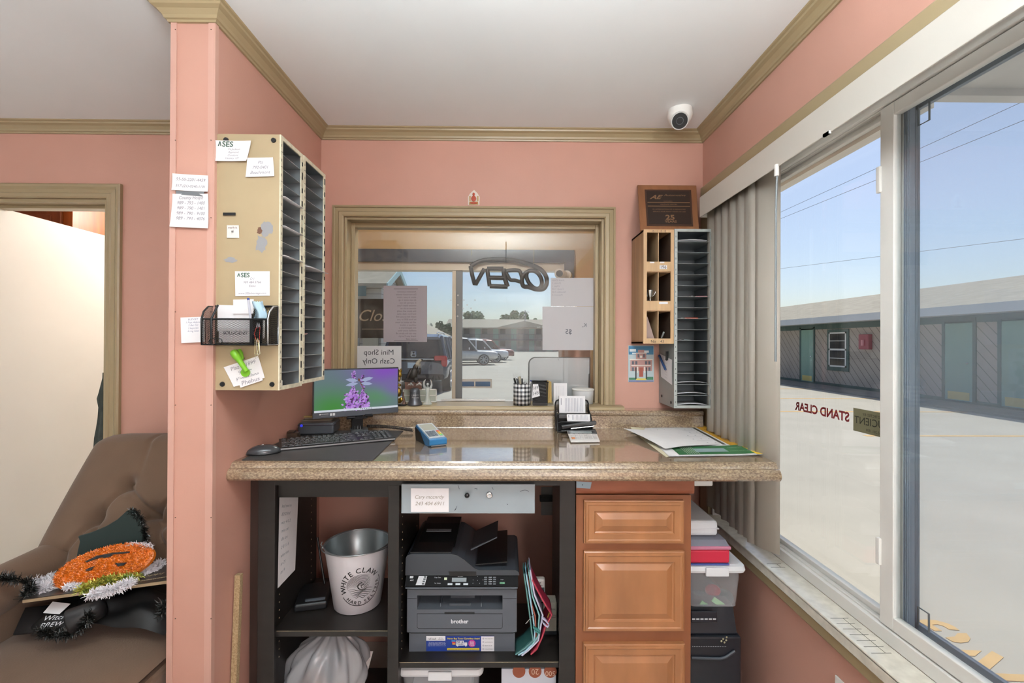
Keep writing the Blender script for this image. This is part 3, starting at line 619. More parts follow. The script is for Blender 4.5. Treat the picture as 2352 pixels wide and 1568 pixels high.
# ---------------------------------------------------------------- cars
def loft(mb, secs, m=0, cap=True, smooth=True):
    n = len(secs[0]); vs = [p for s in secs for p in s]
    mb.add(vs, [(i*n+j, (i+1)*n+j, (i+1)*n+(j+1) % n, i*n+(j+1) % n) for i in range(len(secs)-1) for j in range(n)], m, smooth)
    if cap: mb.add(vs, [list(range(n)), list(range((len(secs)-1)*n, len(secs)*n))[::-1]], m)
def car(label, loc, rot, col, L=4.9, W=1.98, H=1.80, name='suv', plate=False, group=None, hood=.27, badge=False):
    t = thing(name, label, 'car', (0, 0, 0), group)
    paint = mat('car_paint_'+col, col, .25, .3, coat=.6); gl = mat('car_glass', '20262b', .06, .1); tr = mat('car_trim', '1b1c1e', .6); hw = W/2
    yf = L/2; yr = -L/2; zb, zs = .32, 1.05
    def ring(y, w, z0, z1, r=.1):
        return [(-w+r, y, z0), (w-r, y, z0), (w, y, z0+r), (w+.01, y, (z0+z1)/2), (w-.02, y, z1-r), (w-r-.02, y, z1), (-w+r+.02, y, z1), (-w+.02, y, z1-r), (-w-.01, y, (z0+z1)/2), (-w, y, z0+r)]
    mb = MB(); yh = yf-L*hood
    loft(mb, [ring(yr, hw*.86, .45, .95), ring(yr+.08, hw*.95, .36, 1.0), ring(yr+.4, hw, zb, zs+.02), ring(0, hw, zb-.04, zs), ring(yh, hw, zb, zs-.02), ring(yf-.5, hw*.98, zb, zs-.04), ring(yf-.12, hw*.95, .36, zs-.08), ring(yf, hw*.88, .42, zs-.16)])
    mb.build('body', paint, t, sub=1)
    def gring(y, wl, wu, z0, z1): return [(-wl, y, z0), (wl, y, z0), (wu+.02, y, z1-.08), (wu-.08, y, z1), (-wu+.08, y, z1), (-wu-.02, y, z1-.08)]
    secs = [gring(yr+.06, hw*.9, hw*.86, zs-.06, zs+.02), gring(yr+.30, hw*.92, hw*.74, zs-.06, H-.09), gring(yr+.8, hw*.93, hw*.76, zs-.06, H), gring(0, hw*.94, hw*.76, zs-.06, H), gring(yh-.68, hw*.93, hw*.74, zs-.06, H-.04), gring(yh+.02, hw*.9, hw*.84, zs-.06, zs)]
    mb = MB(); loft(mb, secs, smooth=False); mb.build('windows', gl, t)
    mb = MB(); up = [(gring(y, a, b, z0, z1)) for y, a, b, z0, z1 in ((yr+.26, 0, hw*.76, 0, H-.08), (yr+.8, 0, hw*.78, 0, H+.012), (0, 0, hw*.78, 0, H+.012), (yh-.66, 0, hw*.76, 0, H-.03))]
    loft(mb, [[g[5], g[2], g[3], g[4]] for g in up], smooth=False)
    for sgn in (-1, 1):
        for ya, yb in ((yr+.1, yr+.34), (yr+L*.30, yr+L*.30), (-.05, -.05), (yh, yh-.66)):
            zt2 = H-.07; wu = hw*.77
            mb.tube([(sgn*hw*.935, ya, zs-.04), (sgn*wu, yb, zt2)], .05, 6)
    mb.build('roof', paint, t)
    mb = MB()
    for sgn in (-1, 1): mb.tube([(sgn*hw*.62, yr+.5, H+.03), (sgn*hw*.62, yr+.7, H+.07), (sgn*hw*.62, yh-1.1, H+.07), (sgn*hw*.62, yh-.95, H+.0)], .02, 6)
    mb.build('roof_rail', mat('rail_silver', 'b9bcc0', .3, .8), t)
    for sx in (-1, 1):
        for y in (yr+.95, yf-.95):
            mb = MB(); x0 = sx*(hw-.24); x1 = sx*(hw+.01)
            mb.cyl((x0, y, .38), (x1, y, .38), .38, n=28); wl = mb.build('wheel', tr, t, bev=.04)
            mb = MB(); mb.cyl((x1, y, .38), (x1+sx*.012, y, .38), .07, n=12)
            for k in range(7):
                a = k*2*pi/7; mb.tube([(x1+sx*.008, y, .38), (x1+sx*.008, y+cos(a)*.25, .38+sin(a)*.25)], .035, 5)
            mb.tube([(x1+sx*.004, y+cos(k*pi/12)*.265, .38+sin(k*pi/12)*.265) for k in range(24)], .022, 5, closed=True); mb.build('rim', MATS['rail_silver'], wl)
    for sx in (-1, 1):
        mb = MB(); mb.box(sx*(hw*.60), yr-.02, .98, sx*(hw*.95), yr+.16, 1.12); mb.box(sx*(hw*.80), yr-.0, .80, sx*(hw*.97), yr+.22, 1.1); mb.build('tail_light', mat('tail_red', 'a8161c', .2, emit='a8161c', estr=.15), t, bev=.03)
        mb = MB(); mb.box(sx*(hw*.55), yf-.16, .66, sx*(hw*.9), yf-.02, .80); mb.build('headlight', mat('headlight', 'dfe3e6', .1, .3), t, bev=.03)
        mb = MB(); mb.ell((sx*(hw+.12), yh-.55, zs+.08), (.11, .06, .09)); mb.box(sx*(hw-.05), yh-.56, zs+.0, sx*(hw+.1), yh-.52, zs+.04); mb.build('side_mirror', paint, t)
        mb = MB(); mb.box(sx*(hw*.60), yr-.0, .42, sx*(hw*.84), yr+.1, .49); mb.build('reflector', MATS['tail_red'], t, bev=.02)
    mb = MB(); mb.box(-hw*.9, yr-.06, .40, hw*.9, yr+.3, .58); mb.box(-hw*.85, yf-.3, .36, hw*.85, yf+.03, .55); mb.build('bumper', tr, t, bev=.06, seg=3)
    mb = MB(); mb.box(-hw*.58, yr-.03, 1.0, hw*.58, yr+.1, 1.035); mb.build('tailgate_bar', MATS['rail_silver'], t, bev=.01)
    if plate:
        mb = MB(); mb.box(-.17, yr-.05, .76, .17, yr-.03, .92); pl = mb.build('licence_plate', mat('plate_blue_white', 'c4d3dd', .4), t)
        q = [(-.15, yr-.052, .78), (.15, yr-.052, .78), (.15, yr-.052, .90), (-.15, yr-.052, .90)]
    if badge:
        mb = MB()
        for a, b in (((-.05, .0), (-.04, .11)), ((.05, 0), (.04, .11)), ((-.045, .055), (.045, .055))): mb.tube([(a[0], yr-.04, 1.12+a[1]), (b[0], yr-.04, 1.12+b[1])], .012, 5)
        mb.tube([(sx*.075*1.0, yr-.04, 1.12+zz) for sx, zz in ((-1, .0), (-.9, .13), (.9, .13), (1, 0), (.7, -.03), (-.7, -.03))], .009, 5, closed=True)
        mb.build('badge', M_chrome, t)
    t.location = loc; t.rotation_euler = (0, 0, rot); return t
c0 = car('dark blue-grey SUV parked with its rear towards the service window', (-2.85, 15.9, GZ), radians(2), '4a5260', L=4.95, W=2.0, H=1.76, plate=True, badge=True)
car('large silver-white SUV parked side-on in the lot, nearest of the light vehicles', (-3.35, 31.5, GZ), radians(-82), 'cfccc8', L=5.15, W=2.03, H=1.88)
car('white SUV mostly hidden behind the nearer silver-white SUV', (-2.5, 35.5, GZ), radians(-80), 'd9dadb', L=4.9)
car('dark red SUV at the far end of the row of parked vehicles', (-2.0, 40.5, GZ), radians(-78), '7c3a36', L=4.9)
# ================================================================ COUNTER AND WHAT IS UNDER IT
M_gran = mat('granite_laminate', 'a08b70', .14, coat=1, spec=.9)
N, L, p_ = nodes_of(M_gran)
tc = N.new('ShaderNodeTexCoord'); n1 = N.new('ShaderNodeTexNoise'); n1.inputs['Scale'].default_value = 130; n1.inputs['Detail'].default_value = 6; n1.inputs['Roughness'].default_value = .7
mp = N.new('ShaderNodeMapping'); mp.inputs['Scale'].default_value = (1, 1.6, 1.6); L.new(tc.outputs['Object'], mp.inputs[0]); L.new(mp.outputs[0], n1.inputs[0])
rp = N.new('ShaderNodeValToRGB'); L.new(n1.outputs[0], rp.inputs[0]); E = rp.color_ramp.elements
E[0].position = .33; E[0].color = (*lin('55453a'), 1); E[1].position = .72; E[1].color = (*lin('c4b294'), 1)
for pos, c in ((.42, '7a6653'), (.5, '8d7860'), (.58, '9f8b70')): e = E.new(pos); e.color = (*lin(c), 1)
n2 = N.new('ShaderNodeTexNoise'); n2.inputs['Scale'].default_value = 14; L.new(tc.outputs['Object'], n2.inputs[0]); mx = N.new('ShaderNodeMix'); mx.data_type = 'RGBA'; mx.blend_type = 'OVERLAY'; mx.inputs[0].default_value = .25
L.new(rp.outputs[0], mx.inputs[6]); L.new(n2.outputs[0], mx.inputs[7]); L.new(mx.outputs[2], p_.inputs['Base Color'])
CR = .870
ct = thing('countertop', 'speckled tan laminate countertop with a rolled front edge', 'countertop', (0, 1.8, CT-.05))
lip = [(2.06, CT), (1.474, CT), (1.463, CT-.003), (1.456, CT-.011), (1.452, CT-.017), (1.444, CT-.019), (1.437, CT-.026), (1.433, CT-.036), (1.434, CT-.046), (1.44, CT-.053), (1.46, CT-.055), (1.475, CT-.04), (2.06, CT-.04)]
mb = MB(); mb.prism(lip, 'x', XL+.0008, CR); mb.build('worktop', M_gran, ct)
bs = [(2.141, CT-.04), (2.05, CT-.04), (2.05, CT), (2.052, CT+.004), (2.055, CT+.055), (2.050, CT+.062), (2.049, CT+.07), (2.053, CT+.077), (2.062, CT+.08), (2.141, CT+.08)]
mb = MB(); mb.prism(bs, 'x', XL+.0008, aY(1616, 960, 2.05).x); mb.build('backsplash', M_gran, ct)
# black shelving unit
M_blk = mat('black_brown_laminate', '211e1c', .38, var=.15, vscale=5, stretch=(1, 1, 8))
M_chip = mat('chipped_edge', 'a8987c', .8)
def X_(px, Y=YC): return aY(px, 1300, Y).x
def Z_(py, Y=YC, px=1100): return aY(px, py, Y).z
YB = 1.86
u = thing('shelving_unit', 'black laminate open shelving unit standing under the countertop', 'shelf', (X_(950), 1.7, 0))
zt = CT-.0555
xl0, xl1, xd0, xd1, xr0_, xr1_ = X_(597), X_(635), X_(893), X_(918), X_(1284), X_(1320)
def panel(x0, x1, name, holes=None):
    mb = MB(); mb.box(x0, YC, 0, x1, YB, Z_(1112)); o = mb.build(name, [M_blk], u)
    if holes:
        mb = MB()
        for yy in (YC+.045, YB-.05):
            for i in range(22): z = .33+i*.0265; mb.cyl((holes, yy, z), (holes+(.0006 if holes > x0 else -.0006), yy, z), .0022, n=6)
        mb.build('shelf_pin_hole', M_chip, o)
panel(xl0, xl1-.012, 'side_panel', xl1-.0118); panel(xd0+.004, xd1-.002, 'divider', xd1-.0018); panel(xr0_+.012, xr1_, 'side_panel', xr0_+.0118)
for a_, b_q, c_q in ((xl0-.001, xl1, zt), (xr0_, xr1_, zt), (xd0, xd1, Z_(1112))):
    mb = MB(); mb.box(a_, YC-.012, 0, b_q, YC-.0005, c_q); mb.build('face_stile', M_blk, u, bev=.001)
mb = MB(); mb.box(xl1, YC-.012, Z_(1112), xr0_, YB, zt-.004); mb.build('top_panel', M_blk, u)
mb = MB(); mb.box(xl1, YC+.01, Z_(1141, YC+.01, 760), xd0, YC+.03, Z_(1112)-.001); mb.build('top_rail', M_blk, u)
zs1, zs2 = Z_(1450, YC, 760), Z_(1522)
mb = MB(); mb.box(xl1-.011, YC+.004, Z_(1463, YC, 760), xd0+.003, YB, zs1); sh = mb.build('shelf', M_blk, u)
mb = MB(); mb.box(xl1, YC+.0035, zs1-.0008, xd0-.002, YC+.0045, zs1+.0002); mb.build('worn_edge', M_chip, sh)
mb = MB(); mb.box(xd1-.001, YC+.004, Z_(1535), xr0_+.011, YB, zs2); sh = mb.build('shelf', M_blk, u)
mb = MB(); mb.box(xd1, YC+.0035, zs2-.0008, xr0_, YC+.0045, zs2+.0001); mb.build('worn_edge', M_chip, sh)
mb = MB(); mb.box(xl1-.011, YC+.004, .06, xd0+.003, YB, .078); mb.build('shelf', M_blk, u)
mb = MB(); mb.box(xd1-.001, YC+.004, .06, xr0_+.011, YB, .078); mb.build('shelf', M_blk, u)
# dark brown sheet left of the unit and raw particle board
mb = MB(); mb.box(XL+.003, YC+.05, 0, xl0-.003, YC+.31, zt-.002); tag(mb.build('gap_sheet', mat('dark_brown_sheet', '37261f', .6)), 'dark brown sheet in the gap between the left wall and the black shelving unit', 'panel')
q0, q1 = aY(572, 1560, 1.45), aY(587, 1322, 1.50)
mb = MB(); mb.add([], []); a, b, c, d = aY(566, 1610, 1.44), aY(582, 1610, 1.44), aY(595, 1320, 1.47), aY(583, 1328, 1.47)
mb = MB(); x0, x1 = XL+.004, XL+.022
mb.M = Matrix.Translation((0, 1.44, 0)) @ Matrix.Rotation(radians(-3), 4, 'X')
mb.box(x0, 0, .0, x1, .018, Z_(1322, 1.47, 590)); 
tag(mb.build('particle_board', mat('raw_particle_board', 'b7a07c', .9, col2='8d7452', vscale=220, bump=.4, bscale=220), bev=.001), 'raw particle board offcut standing on edge between left wall and black shelving', 'board')
# metal cash drawer
M_dr = mat('grey_blue_metal', '97a2a8', .42, .15, var=.04, vscale=10)
YD = YC-.03
dr = thing('cash_drawer', 'grey-blue metal cash drawer hung under the countertop with a lock', 'cash drawer', (X_(1074, YD), 1.6, Z_(1180, YD)))
dx0, dx1, dz0, dz1 = X_(921, YD), X_(1228, YD), Z_(1179, YD), Z_(1112, YD)
mb = MB(); mb.box(dx0, YD, dz0, dx1, YD+.012, dz1); mb.build('drawer_front', M_dr, dr, bev=.0015)
mb = MB(); mb.box(dx0+.012, YD+.0125, dz0+.006, dx1-.012, YD+.36, dz1-.003); mb.build('body', M_dr, dr)
p = aY(1074, 1133, YD); mb = MB(); mb.lathe([(.003, 0), (.003, .012), (.0075, .015), (.008, .021), (.005, .025), (0, .026)]); mb.v = [Vector((p.x+v.x, p.y-v.z, p.z+v.y)) for v in mb.v]; mb.build('knob', M_black, dr)
p = aY(1124, 1136, YD); mb = MB(); mb.lathe([(.011, 0), (.011, .004), (.009, .006), (.004, .007), (.0035, .004), (0, .004)]); mb.v = [Vector((p.x+v.x, p.y-v.z, p.z+v.y)) for v in mb.v]; mb.box(p.x-.001, p.y-.0085, p.z-.004, p.x+.001, p.y-.006, p.z+.004); mb.build('lock', M_chrome, dr)
mb = MB(); Q = rectY(921, 1112, 1228, 1180, YD)
for pts in (((1048, 1168), (1044, 1172), (1050, 1162)), ((1052, 1114), (1055, 1123)), ((1090, 1122), (1096, 1121), (1095, 1125)), ((1164, 1157), (1167, 1158)), ((1194, 1128), (1206, 1125), (1215, 1128)), ((1130, 1118), (1133, 1124))):
    mb.tube([aY(x, y, YD-.0004) for x, y in pts], .0007, 4)
mb.build('scratch', mat('ink_dark', '33383c', .8), dr)
q = rectY(944, 1121, 1031, 1175, YD-.001); n_, fn = paper('taped_note', q, M_paper)
tag(n_, 'small handwritten note taped on the grey cash drawer front', 'note')
n_['_o'] = n_['_o']; q2 = rectY(950, 1131, 1022, 1165, YD-.0025)
ink('writing', q2, ['Cary mccnrdy', '243 404 6911'], 'a09a90', n_, rect=(.05, .05, .98, .95), shear=.25)
# ---- maple drawer base
M_map = mat('maple_cabinet', 'a26d45', .42, var=.16, vscale=4, stretch=(3, 3, 1), detail=6, coat=.2)
M_map2 = mat('maple_frame', '8b5535', .4, var=.1, vscale=4, stretch=(4, 4, 1), detail=5)
cb = thing('drawer_cabinet', 'maple drawer cabinet with raised-panel fronts under the right of the countertop', 'cabinet', (X_(1455), 1.7, 0))
bx0, bx1 = X_(1322), X_(1587)
mb = MB(); mb.box(bx0+.001, YC, 0, bx1, YC+.5, Z_(1136)); mb.build('body', M_map2, cb, bev=.001)
mb = MB(); yb = YC-.008; z0, z1 = Z_(1134, yb), zt-.001
mb.prism([(YC+.5, z0), (YC-.002, z0), (yb+.002, z0+.006), (yb, z0+.012), (yb, z1), (YC+.5, z1)], 'x', bx0, aY(1595, 1120, yb).x); mb.build('top_board', mat('walnut_filler_board', '8e5238', .4, var=.3, vscale=4, stretch=(1, 1, 5), detail=8), cb)
mb = MB(); mb.slab(px4('Y', yb-.0006, (1324, 1120), (1356, 1122), (1359, 1107), (1324, 1105)), .0005); mb.build('tape', mat('blue_grey_tape', '93a5b0', .5), cb)
mb = MB(); p = aY(1338, 1113, yb-.0008); mb.cyl(p, p-Vector((0, .002, 0)), .0015, n=8); mb.build('screw', M_black, cb)
def raised(name, x0, y0, x1, y1):
    yf = YC-.02; a = aY(x0, y1, yf); b = aY(x1, y0, yf); mb = MB()
    def ringp(d, h): return [(a.x+d, YC-h, a.z+d), (b.x-d, YC-h, a.z+d), (b.x-d, YC-h, b.z-d), (a.x+d, YC-h, b.z-d)]
    rs = [ringp(0, .0005), ringp(0, .014), ringp(.004, .0155), ringp(.006, .0195), ringp(.012, .020), ringp(.016, .018), ringp(.033, .018), ringp(.036, .013), ringp(.039, .012), ringp(.042, .0125), ringp(.060, .019), ringp(.062, .019)]
    if (b.z-a.z) < .13: rs = [ringp(0, .0005), ringp(0, .014), ringp(.004, .0155), ringp(.006, .0195), ringp(.012, .020), ringp(.016, .018), ringp(.022, .018), ringp(.025, .013), ringp(.027, .012), ringp(.029, .0125), ringp(.040, .019), ringp(.042, .019)]
    vs = [p for r in rs for p in r]; fs = [(i*4+j, i*4+(j+1) % 4, (i+1)*4+(j+1) % 4, (i+1)*4+j) for i in range(len(rs)-1) for j in range(4)]+[tuple(len(vs)-4+j for j in range(4))]
    mb.add(vs, fs); return mb.build(name, M_map, cb)
raised('drawer_front', 1342, 1151, 1573, 1250); raised('drawer_front', 1341, 1268, 1574, 1452); raised('drawer_front', 1340, 1481, 1575, 1790)
# ---- bucket with its print
SH = zs1
bc = Vector((-.548, 1.685, SH+.001)); RB, RT, HB = .083, .116, .222
bk = thing('ice_bucket', 'white metal ice bucket with a round black seltzer logo', 'bucket', tuple(bc))
TI = Matrix.Translation(bc) @ Matrix.Rotation(radians(0), 4, 'Y')
mb = MB(); mb.M = TI; mb.lathe([(0, 0), (RB-.002, 0), (RB, .002), (RT-.001, HB-.003), (RT, HB)], n=48); mb.build('bucket_wall', mat('bucket_white', 'dedbe0', .3, .1), bk)
mb = MB(); mb.M = TI; mb.lathe([(0, .003), (RB-.004, .003), (RT-.004, HB-.002)], n=48); mb.build('bucket_inside', mat('galvanised_inside', '9aa3a6', .3, .7), bk)
mb = MB(); mb.M = TI; mb.tube([(RT*cos(a), RT*sin(a), HB) for a in [i*2*pi/48 for i in range(48)]], .0028, 8, closed=True); mb.build('rim', mat('galvanised_rim', 'a9adb0', .3, .8), bk)
mb = MB(); mb.M = TI; ea = radians(188)
for a in (ea, ea+pi): mb.cyl((RT*cos(a)*.97, RT*sin(a)*.97, HB-.012), ((RT+.008)*cos(a), (RT+.008)*sin(a), HB-.012), .006, n=10); mb.tube([((RT+.006)*cos(a), (RT+.006)*sin(a), HB-.014), ((RT+.014)*cos(a), (RT+.014)*sin(a), HB-.002), ((RT+.010)*cos(a), (RT+.010)*sin(a), HB+.007)], .0018, 6)
mb.tube([((RT+.008)*cos(ea+pi*t), (RT+.008)*sin(ea+pi*t)-0.0, HB-.008+.012*sin(pi*t)) for t in [i/20 for i in range(21)]][::-1], .0018, 6)
mb.build('handle', MATS['galvanised_rim'], bk)
LG = MB(); lc = .105; la = math.atan2(-bc.y, -bc.x)+.10
def cone(uu, vv, h=.0007):   # uu metres along, vv metres up from the logo centre
    z = lc+vv; r = RB+(RT-RB)*z/HB+h; a = la+uu/r; return TI @ Vector((r*cos(a), r*sin(a), z))
def arctext(txt, R, a0, a1, size, outward=True):
    vs_, n = [], len(txt); wds = [1.0 if c == 'W' else (.35 if c in 'I ' else .75) for c in txt]; tot = sum(wds); acc = 0
    for ch, wd in zip(txt, wds):
        t = (acc+wd/2)/tot; acc += wd; a = a0+(a1-a0)*t
        if ch == ' ': continue
        vs, fs = glyphs(ch, 0, .012); cx = (max(x for x, y in vs)+min(x for x, y in vs))/2
        er = Vector((cos(a), sin(a))); et = Vector((sin(a), -cos(a)))
        if not outward: er = -er; et = -et
        P = []
        for x, y in vs:
            q = Vector((cos(a), sin(a)))*R+et*((x-cx)*size)+er*((y-.36)*size); P.append(cone(q.x, q.y))
        LG.add(P, fs)
arctext('WHITE CLAW', .061, radians(205), radians(28), .026)
arctext('HARD SELTZER', .060, radians(222), radians(370), .017, False)
def arcline(R, a0, a1, wd, n=30):
    LG.add([cone(cos(a)*r, sin(a)*r) for r in (R-wd, R+wd) for a in [a0+(a1-a0)*i/n for i in range(n+1)]], [(i, i+1, n+2+i, n+1+i) for i in range(n)])
arcline(.0705, radians(212), radians(378), .0012)
def stroke(pts, wd):
    k = len(pts); L1 = []; L2 = []
    for i in range(k):
        a = Vector(pts[max(0, i-1)]); b = Vector(pts[min(k-1, i+1)]); d = (b-a).normalized(); n = Vector((-d.y, d.x))*wd*(1-abs(2*i/(k-1)-1)**3*.8)
        p = Vector(pts[i]); L1.append(cone(*(p+n))); L2.append(cone(*(p-n)))
    LG.add(L1+L2, [(i, i+1, k+i+1, k+i) for i in range(k-1)])
for k in range(11):   # wave crest strokes and the sea under it
    r = .047-.0028*k; stroke([(cos(a)*r-.0005*k, sin(a)*r*.86+.004-.0015*k) for a in [radians(200-5*k-i*(150+4*k)/16) for i in range(17)]], .0007)
for k in range(6):
    y = -.014-.0055*k; hwid = sqrt(max(0, .045**2-y*y)); stroke([(-hwid+2*hwid*i/18, y+.0035*sin(i*.55+k*.8)+.004*(1-i/18)) for i in range(19)], .0009)
stroke([(.006+.016*cos(a), .002+.013*sin(a)) for a in [radians(80+i*16) for i in range(14)]], .0018); stroke([(.010+.009*cos(a), .000+.007*sin(a)) for a in [radians(60+i*18) for i in range(13)]], .0012)
LG.build('logo', mat('ink_black_print', '141416', .5), bk)
# phone-like dark router behind
t = thing('router', 'black flat device with a thin antenna left of the white bucket', 'router', (-.70, 1.72, SH))
mb = MB(); mb.M = Matrix.Translation((-.715, 1.70, SH+.001)) @ Matrix.Rotation(radians(14), 4, 'Z'); mb.box(-.055, -.075, 0, .055, .075, .028); mb.build('body', M_black, t, bev=.008, seg=3)
mb = MB(); mb.M = Matrix.Translation((-.715, 1.70, SH+.029)) @ Matrix.Rotation(radians(14), 4, 'Z'); mb.box(-.02, -.06, 0, .045, -.045, .0015); mb.build('display', mat('dim_screen', '5a6068', .2), t)
mb = MB(); mb.tube([(-.70, 1.76, SH+.03), (-.745, 1.80, SH+.19)], .004, 8); mb.build('antenna', M_black, t)
# paper taped inside left panel
q = [aX(x, y, xl1-.0105) for x, y in ((637, 1344), (676, 1309), (684, 1142), (642, 1152))]
q = [aX(637, 1344, xl1-.0105), aX(677, 1308, xl1-.0105), aX(684, 1142, xl1-.0105), aX(641, 1142, xl1-.0105)]
q[0].z = min(q[0].z, q[1].z)
o, fn = paper('handwritten_sheet', q, M_paper, off=.0015); tag(o, 'long handwritten sheet taped inside the left panel of the black shelving', 'paper')
ink('writing', q, ['ksd nwrm', '8392 fnd', 'wcr 4 0 2', 'mna rtl', 'dln krt', '2 8 11 5', 'wbn mss', 'kr 21', 'ltn 9'], '8b96a0', o, off=.0022, shear=.3, align='L', rect=(.12, .1, .9, .95), fill=.4)
# ---- bag, cardboard tubes, calendar, number sign on the lowest shelf
bagc = Vector((-.66, 1.62, 0)); zf = .0785
bag = MB(); rnd = random.Random(5)
from mathutils import noise
def bagf(u, v):
    a = u*2*pi; zz = v; r = (.10+.02*sin(zz*3))*(sin(pi*min(1, (zz*.96+.02)))**.55) if zz < .8 else (.10+.02*sin(2.4))*(sin(pi*.788)**.55)*max(.16, 1-(zz-.8)*4.2)
    fold = 1+.10*sin(a*9+zz*7)*(.3+zz)+.05*sin(a*17-zz*5)*(.3+zz); r *= fold
    return (bagc.x+r*cos(a)*1.15+.05*zz, bagc.y+r*sin(a)*.8, zf+.005+.31*zz)
bag.surf(bagf, 90, 34)
tb = thing('knotted_plastic_bag', 'translucent grey plastic bag tied shut on the bottom left shelf', 'plastic bag', (bagc.x, bagc.y, zf))
M_bag = mat('grey_film', 'a9aab0', .25, alpha=.62, bump=.6, bscale=30, spec=.8); bag.build('bag', M_bag, tb)
mb = MB()
for k in range(7): a = k*.9; mb.tube([(bagc.x+.045+.004*cos(a), bagc.y+.004*sin(a), zf+.285), (bagc.x+.05+.02*cos(a), bagc.y+.02*sin(a)-.004, zf+.305), (bagc.x+.05+.045*cos(a), bagc.y+.03*sin(a), zf+.312)], [.005, .006, .003], 5)
mb.build('knot', M_bag, tb)
mb = MB()
for k in range(7): mb.ell((bagc.x-.05+.028*(k % 4), bagc.y-.02+.03*(k//4), zf+.06+.035*(k % 3)), (.035, .025, .03), 10, 7)
mb.build('wrapped_bread', mat('tan_contents', 'b58a70', .7, var=.2, vscale=10), tb)
q = [aY(641, 1620, 1.58), aY(668, 1620, 1.58), aY(700, 1462, 1.58), aY(655, 1462, 1.58)]
mb = MB(); mb.slab([Vector((xl1+.004, 1.76, zf)), Vector((xl1+.085, 1.79, zf)), Vector((xl1+.085, 1.79, zf+.315)), Vector((xl1+.004, 1.76, zf+.315))], .004)
o = mb.build('plastic_sign', mat('white_blue_sign', 'c6d0d8', .3)); tag(o, 'white plastic number sign standing behind the knotted plastic bag', 'sign')
ink('number', [(xl1+.004, 1.759, zf), (xl1+.085, 1.789, zf), (xl1+.085, 1.789, zf+.315), (xl1+.004, 1.759, zf+.315)], ['5'], '1d1e20', o, rect=(.1, .5, .9, .98), bold=.02)
def flat(name, q, m, label, cat, t=.003, **k):
    mb = MB(); mb.slab(q, t); o = mb.build(name, m, **k); return tag(o, label, cat)
q = [aY(758, 1620, 1.56), aY(824, 1620, 1.56), aY(857, 1495, 1.66), aY(783, 1495, 1.66)]
o, fn = paper('wall_calendar', q, mat('calendar_paper', 'cfc7c4', .8)); tag(o, 'calendar page leaning on the bottom shelf, dates upside down', 'calendar')
mb = MB(); Q = quadmap(q)
for i in range(5): mb.slab([Q(.02, .1+i*.2, .0016), Q(.98, .1+i*.2, .0016), Q(.98, .105+i*.2, .0016), Q(.02, .105+i*.2, .0016)], .0003)
for i in range(5): mb.slab([Q(.05+i*.22, .02, .0016), Q(.055+i*.22, .02, .0016), Q(.055+i*.22, .72, .0016), Q(.05+i*.22, .72, .0016)], .0003)
write(mb, [q[2], q[3], q[0], q[1]], ['11 12 13', '18 19 20', '25 26 27'], rect=(.1, .3, .9, .98), off=.0018, align='L', fill=.25)
mb.build('date_grid', mat('ink_grey_violet', '8a8086', .8), o)
flat('flat_box', [aY(722, 1620, 1.60), aY(765, 1620, 1.60), aY(790, 1500, 1.7), aY(772, 1500, 1.7)], mat('dark_navy_card', '1d222c', .4), 'dark navy flat box leaning behind the calendar page', 'box', .01)
# bottom right shelf: lidded tub and card of coins
def tub(name, label, x0, x1, y0, y1, z0, z1, lid, body, taper=.02, lidh=.022, grp=None):
    t = thing(name, label, 'storage box', ((x0+x1)/2, (y0+y1)/2, z0), grp)
    def rr(x0, x1, y0, y1, z, r=.02, n=5):
        P = []
        for cx, cy, a0 in ((x1-r, y0+r, -pi/2), (x1-r, y1-r, 0), (x0+r, y1-r, pi/2), (x0+r, y0+r, pi)):
            P += [(cx+r*cos(a0+k*pi/2/n), cy+r*sin(a0+k*pi/2/n), z) for k in range(n+1)]
        return P
    mb = MB(); zl = z1-lidh
    loft(mb, [rr(x0+taper, x1-taper, y0+taper, y1-taper, z0), rr(x0+.004, x1-.004, y0+.004, y1-.004, zl-.03), rr(x0-.002+.006, x1-.004, y0+.004, y1-.004, zl)], cap=False, smooth=False); mb.add(rr(x0+taper, x1-taper, y0+taper, y1-taper, z0), [list(range(24))])
    mb.build('tub', body, t, solid=.002)
    mb = MB(); loft(mb, [rr(x0-.008, x1+.008, y0-.008, y1+.008, zl-.004), rr(x0-.011, x1+.011, y0-.011, y1+.011, zl+.004), rr(x0-.008, x1+.008, y0-.008, y1+.008, z1-.004), rr(x0+.004, x1-.004, y0+.004, y1-.004, z1)], smooth=False)
    mb.build('lid', lid, t); xm = (x0+x1)/2
    mb = MB(); mb.box(xm-.04, y0-.018, zl-.012, xm+.04, y0-.010, z1-.004); mb.build('latch', lid, t, bev=.003); return t
M_clear = mat('cloudy_clear_plastic', 'dfe3e8', .2, alpha=.17, spec=.6); M_lid = mat('white_lid_plastic', 'dfe1e4', .35)
tz1 = Z_(1537, YC+.03, 1010)
tub('storage_tub', 'clear tub with a white latched lid under the printer shelf', X_(922, YC+.04), X_(1104, YC+.04), YC+.04, YC+.33, .0785, tz1, M_lid, M_clear)
mb = MB(); mb.box(X_(940, YC+.06), YC+.075, .084, X_(1080, YC+.06), YC+.28, .18); tag(mb.build('paper_pile', mat('pile_white', 'd5d2d8', .8), bev=.004), 'pile of white papers inside the clear tub under the printer', 'papers')
x0c, x1c, yk = X_(1153, YC+.05), X_(1278, YC+.05), YC+.05
cdq = [Vector((x0c, yk, .0785)), Vector((x1c, yk, .0785)), Vector((x1c, yk, Z_(1536, yk))), Vector((x0c, yk, Z_(1536, yk)))]
o = flat('upturned_carton', cdq, mat('carton_pale', 'ccd0dc', .5), 'pale carton with upside-down copper roundels on the bottom right shelf', 'carton', .18)
mb = MB()
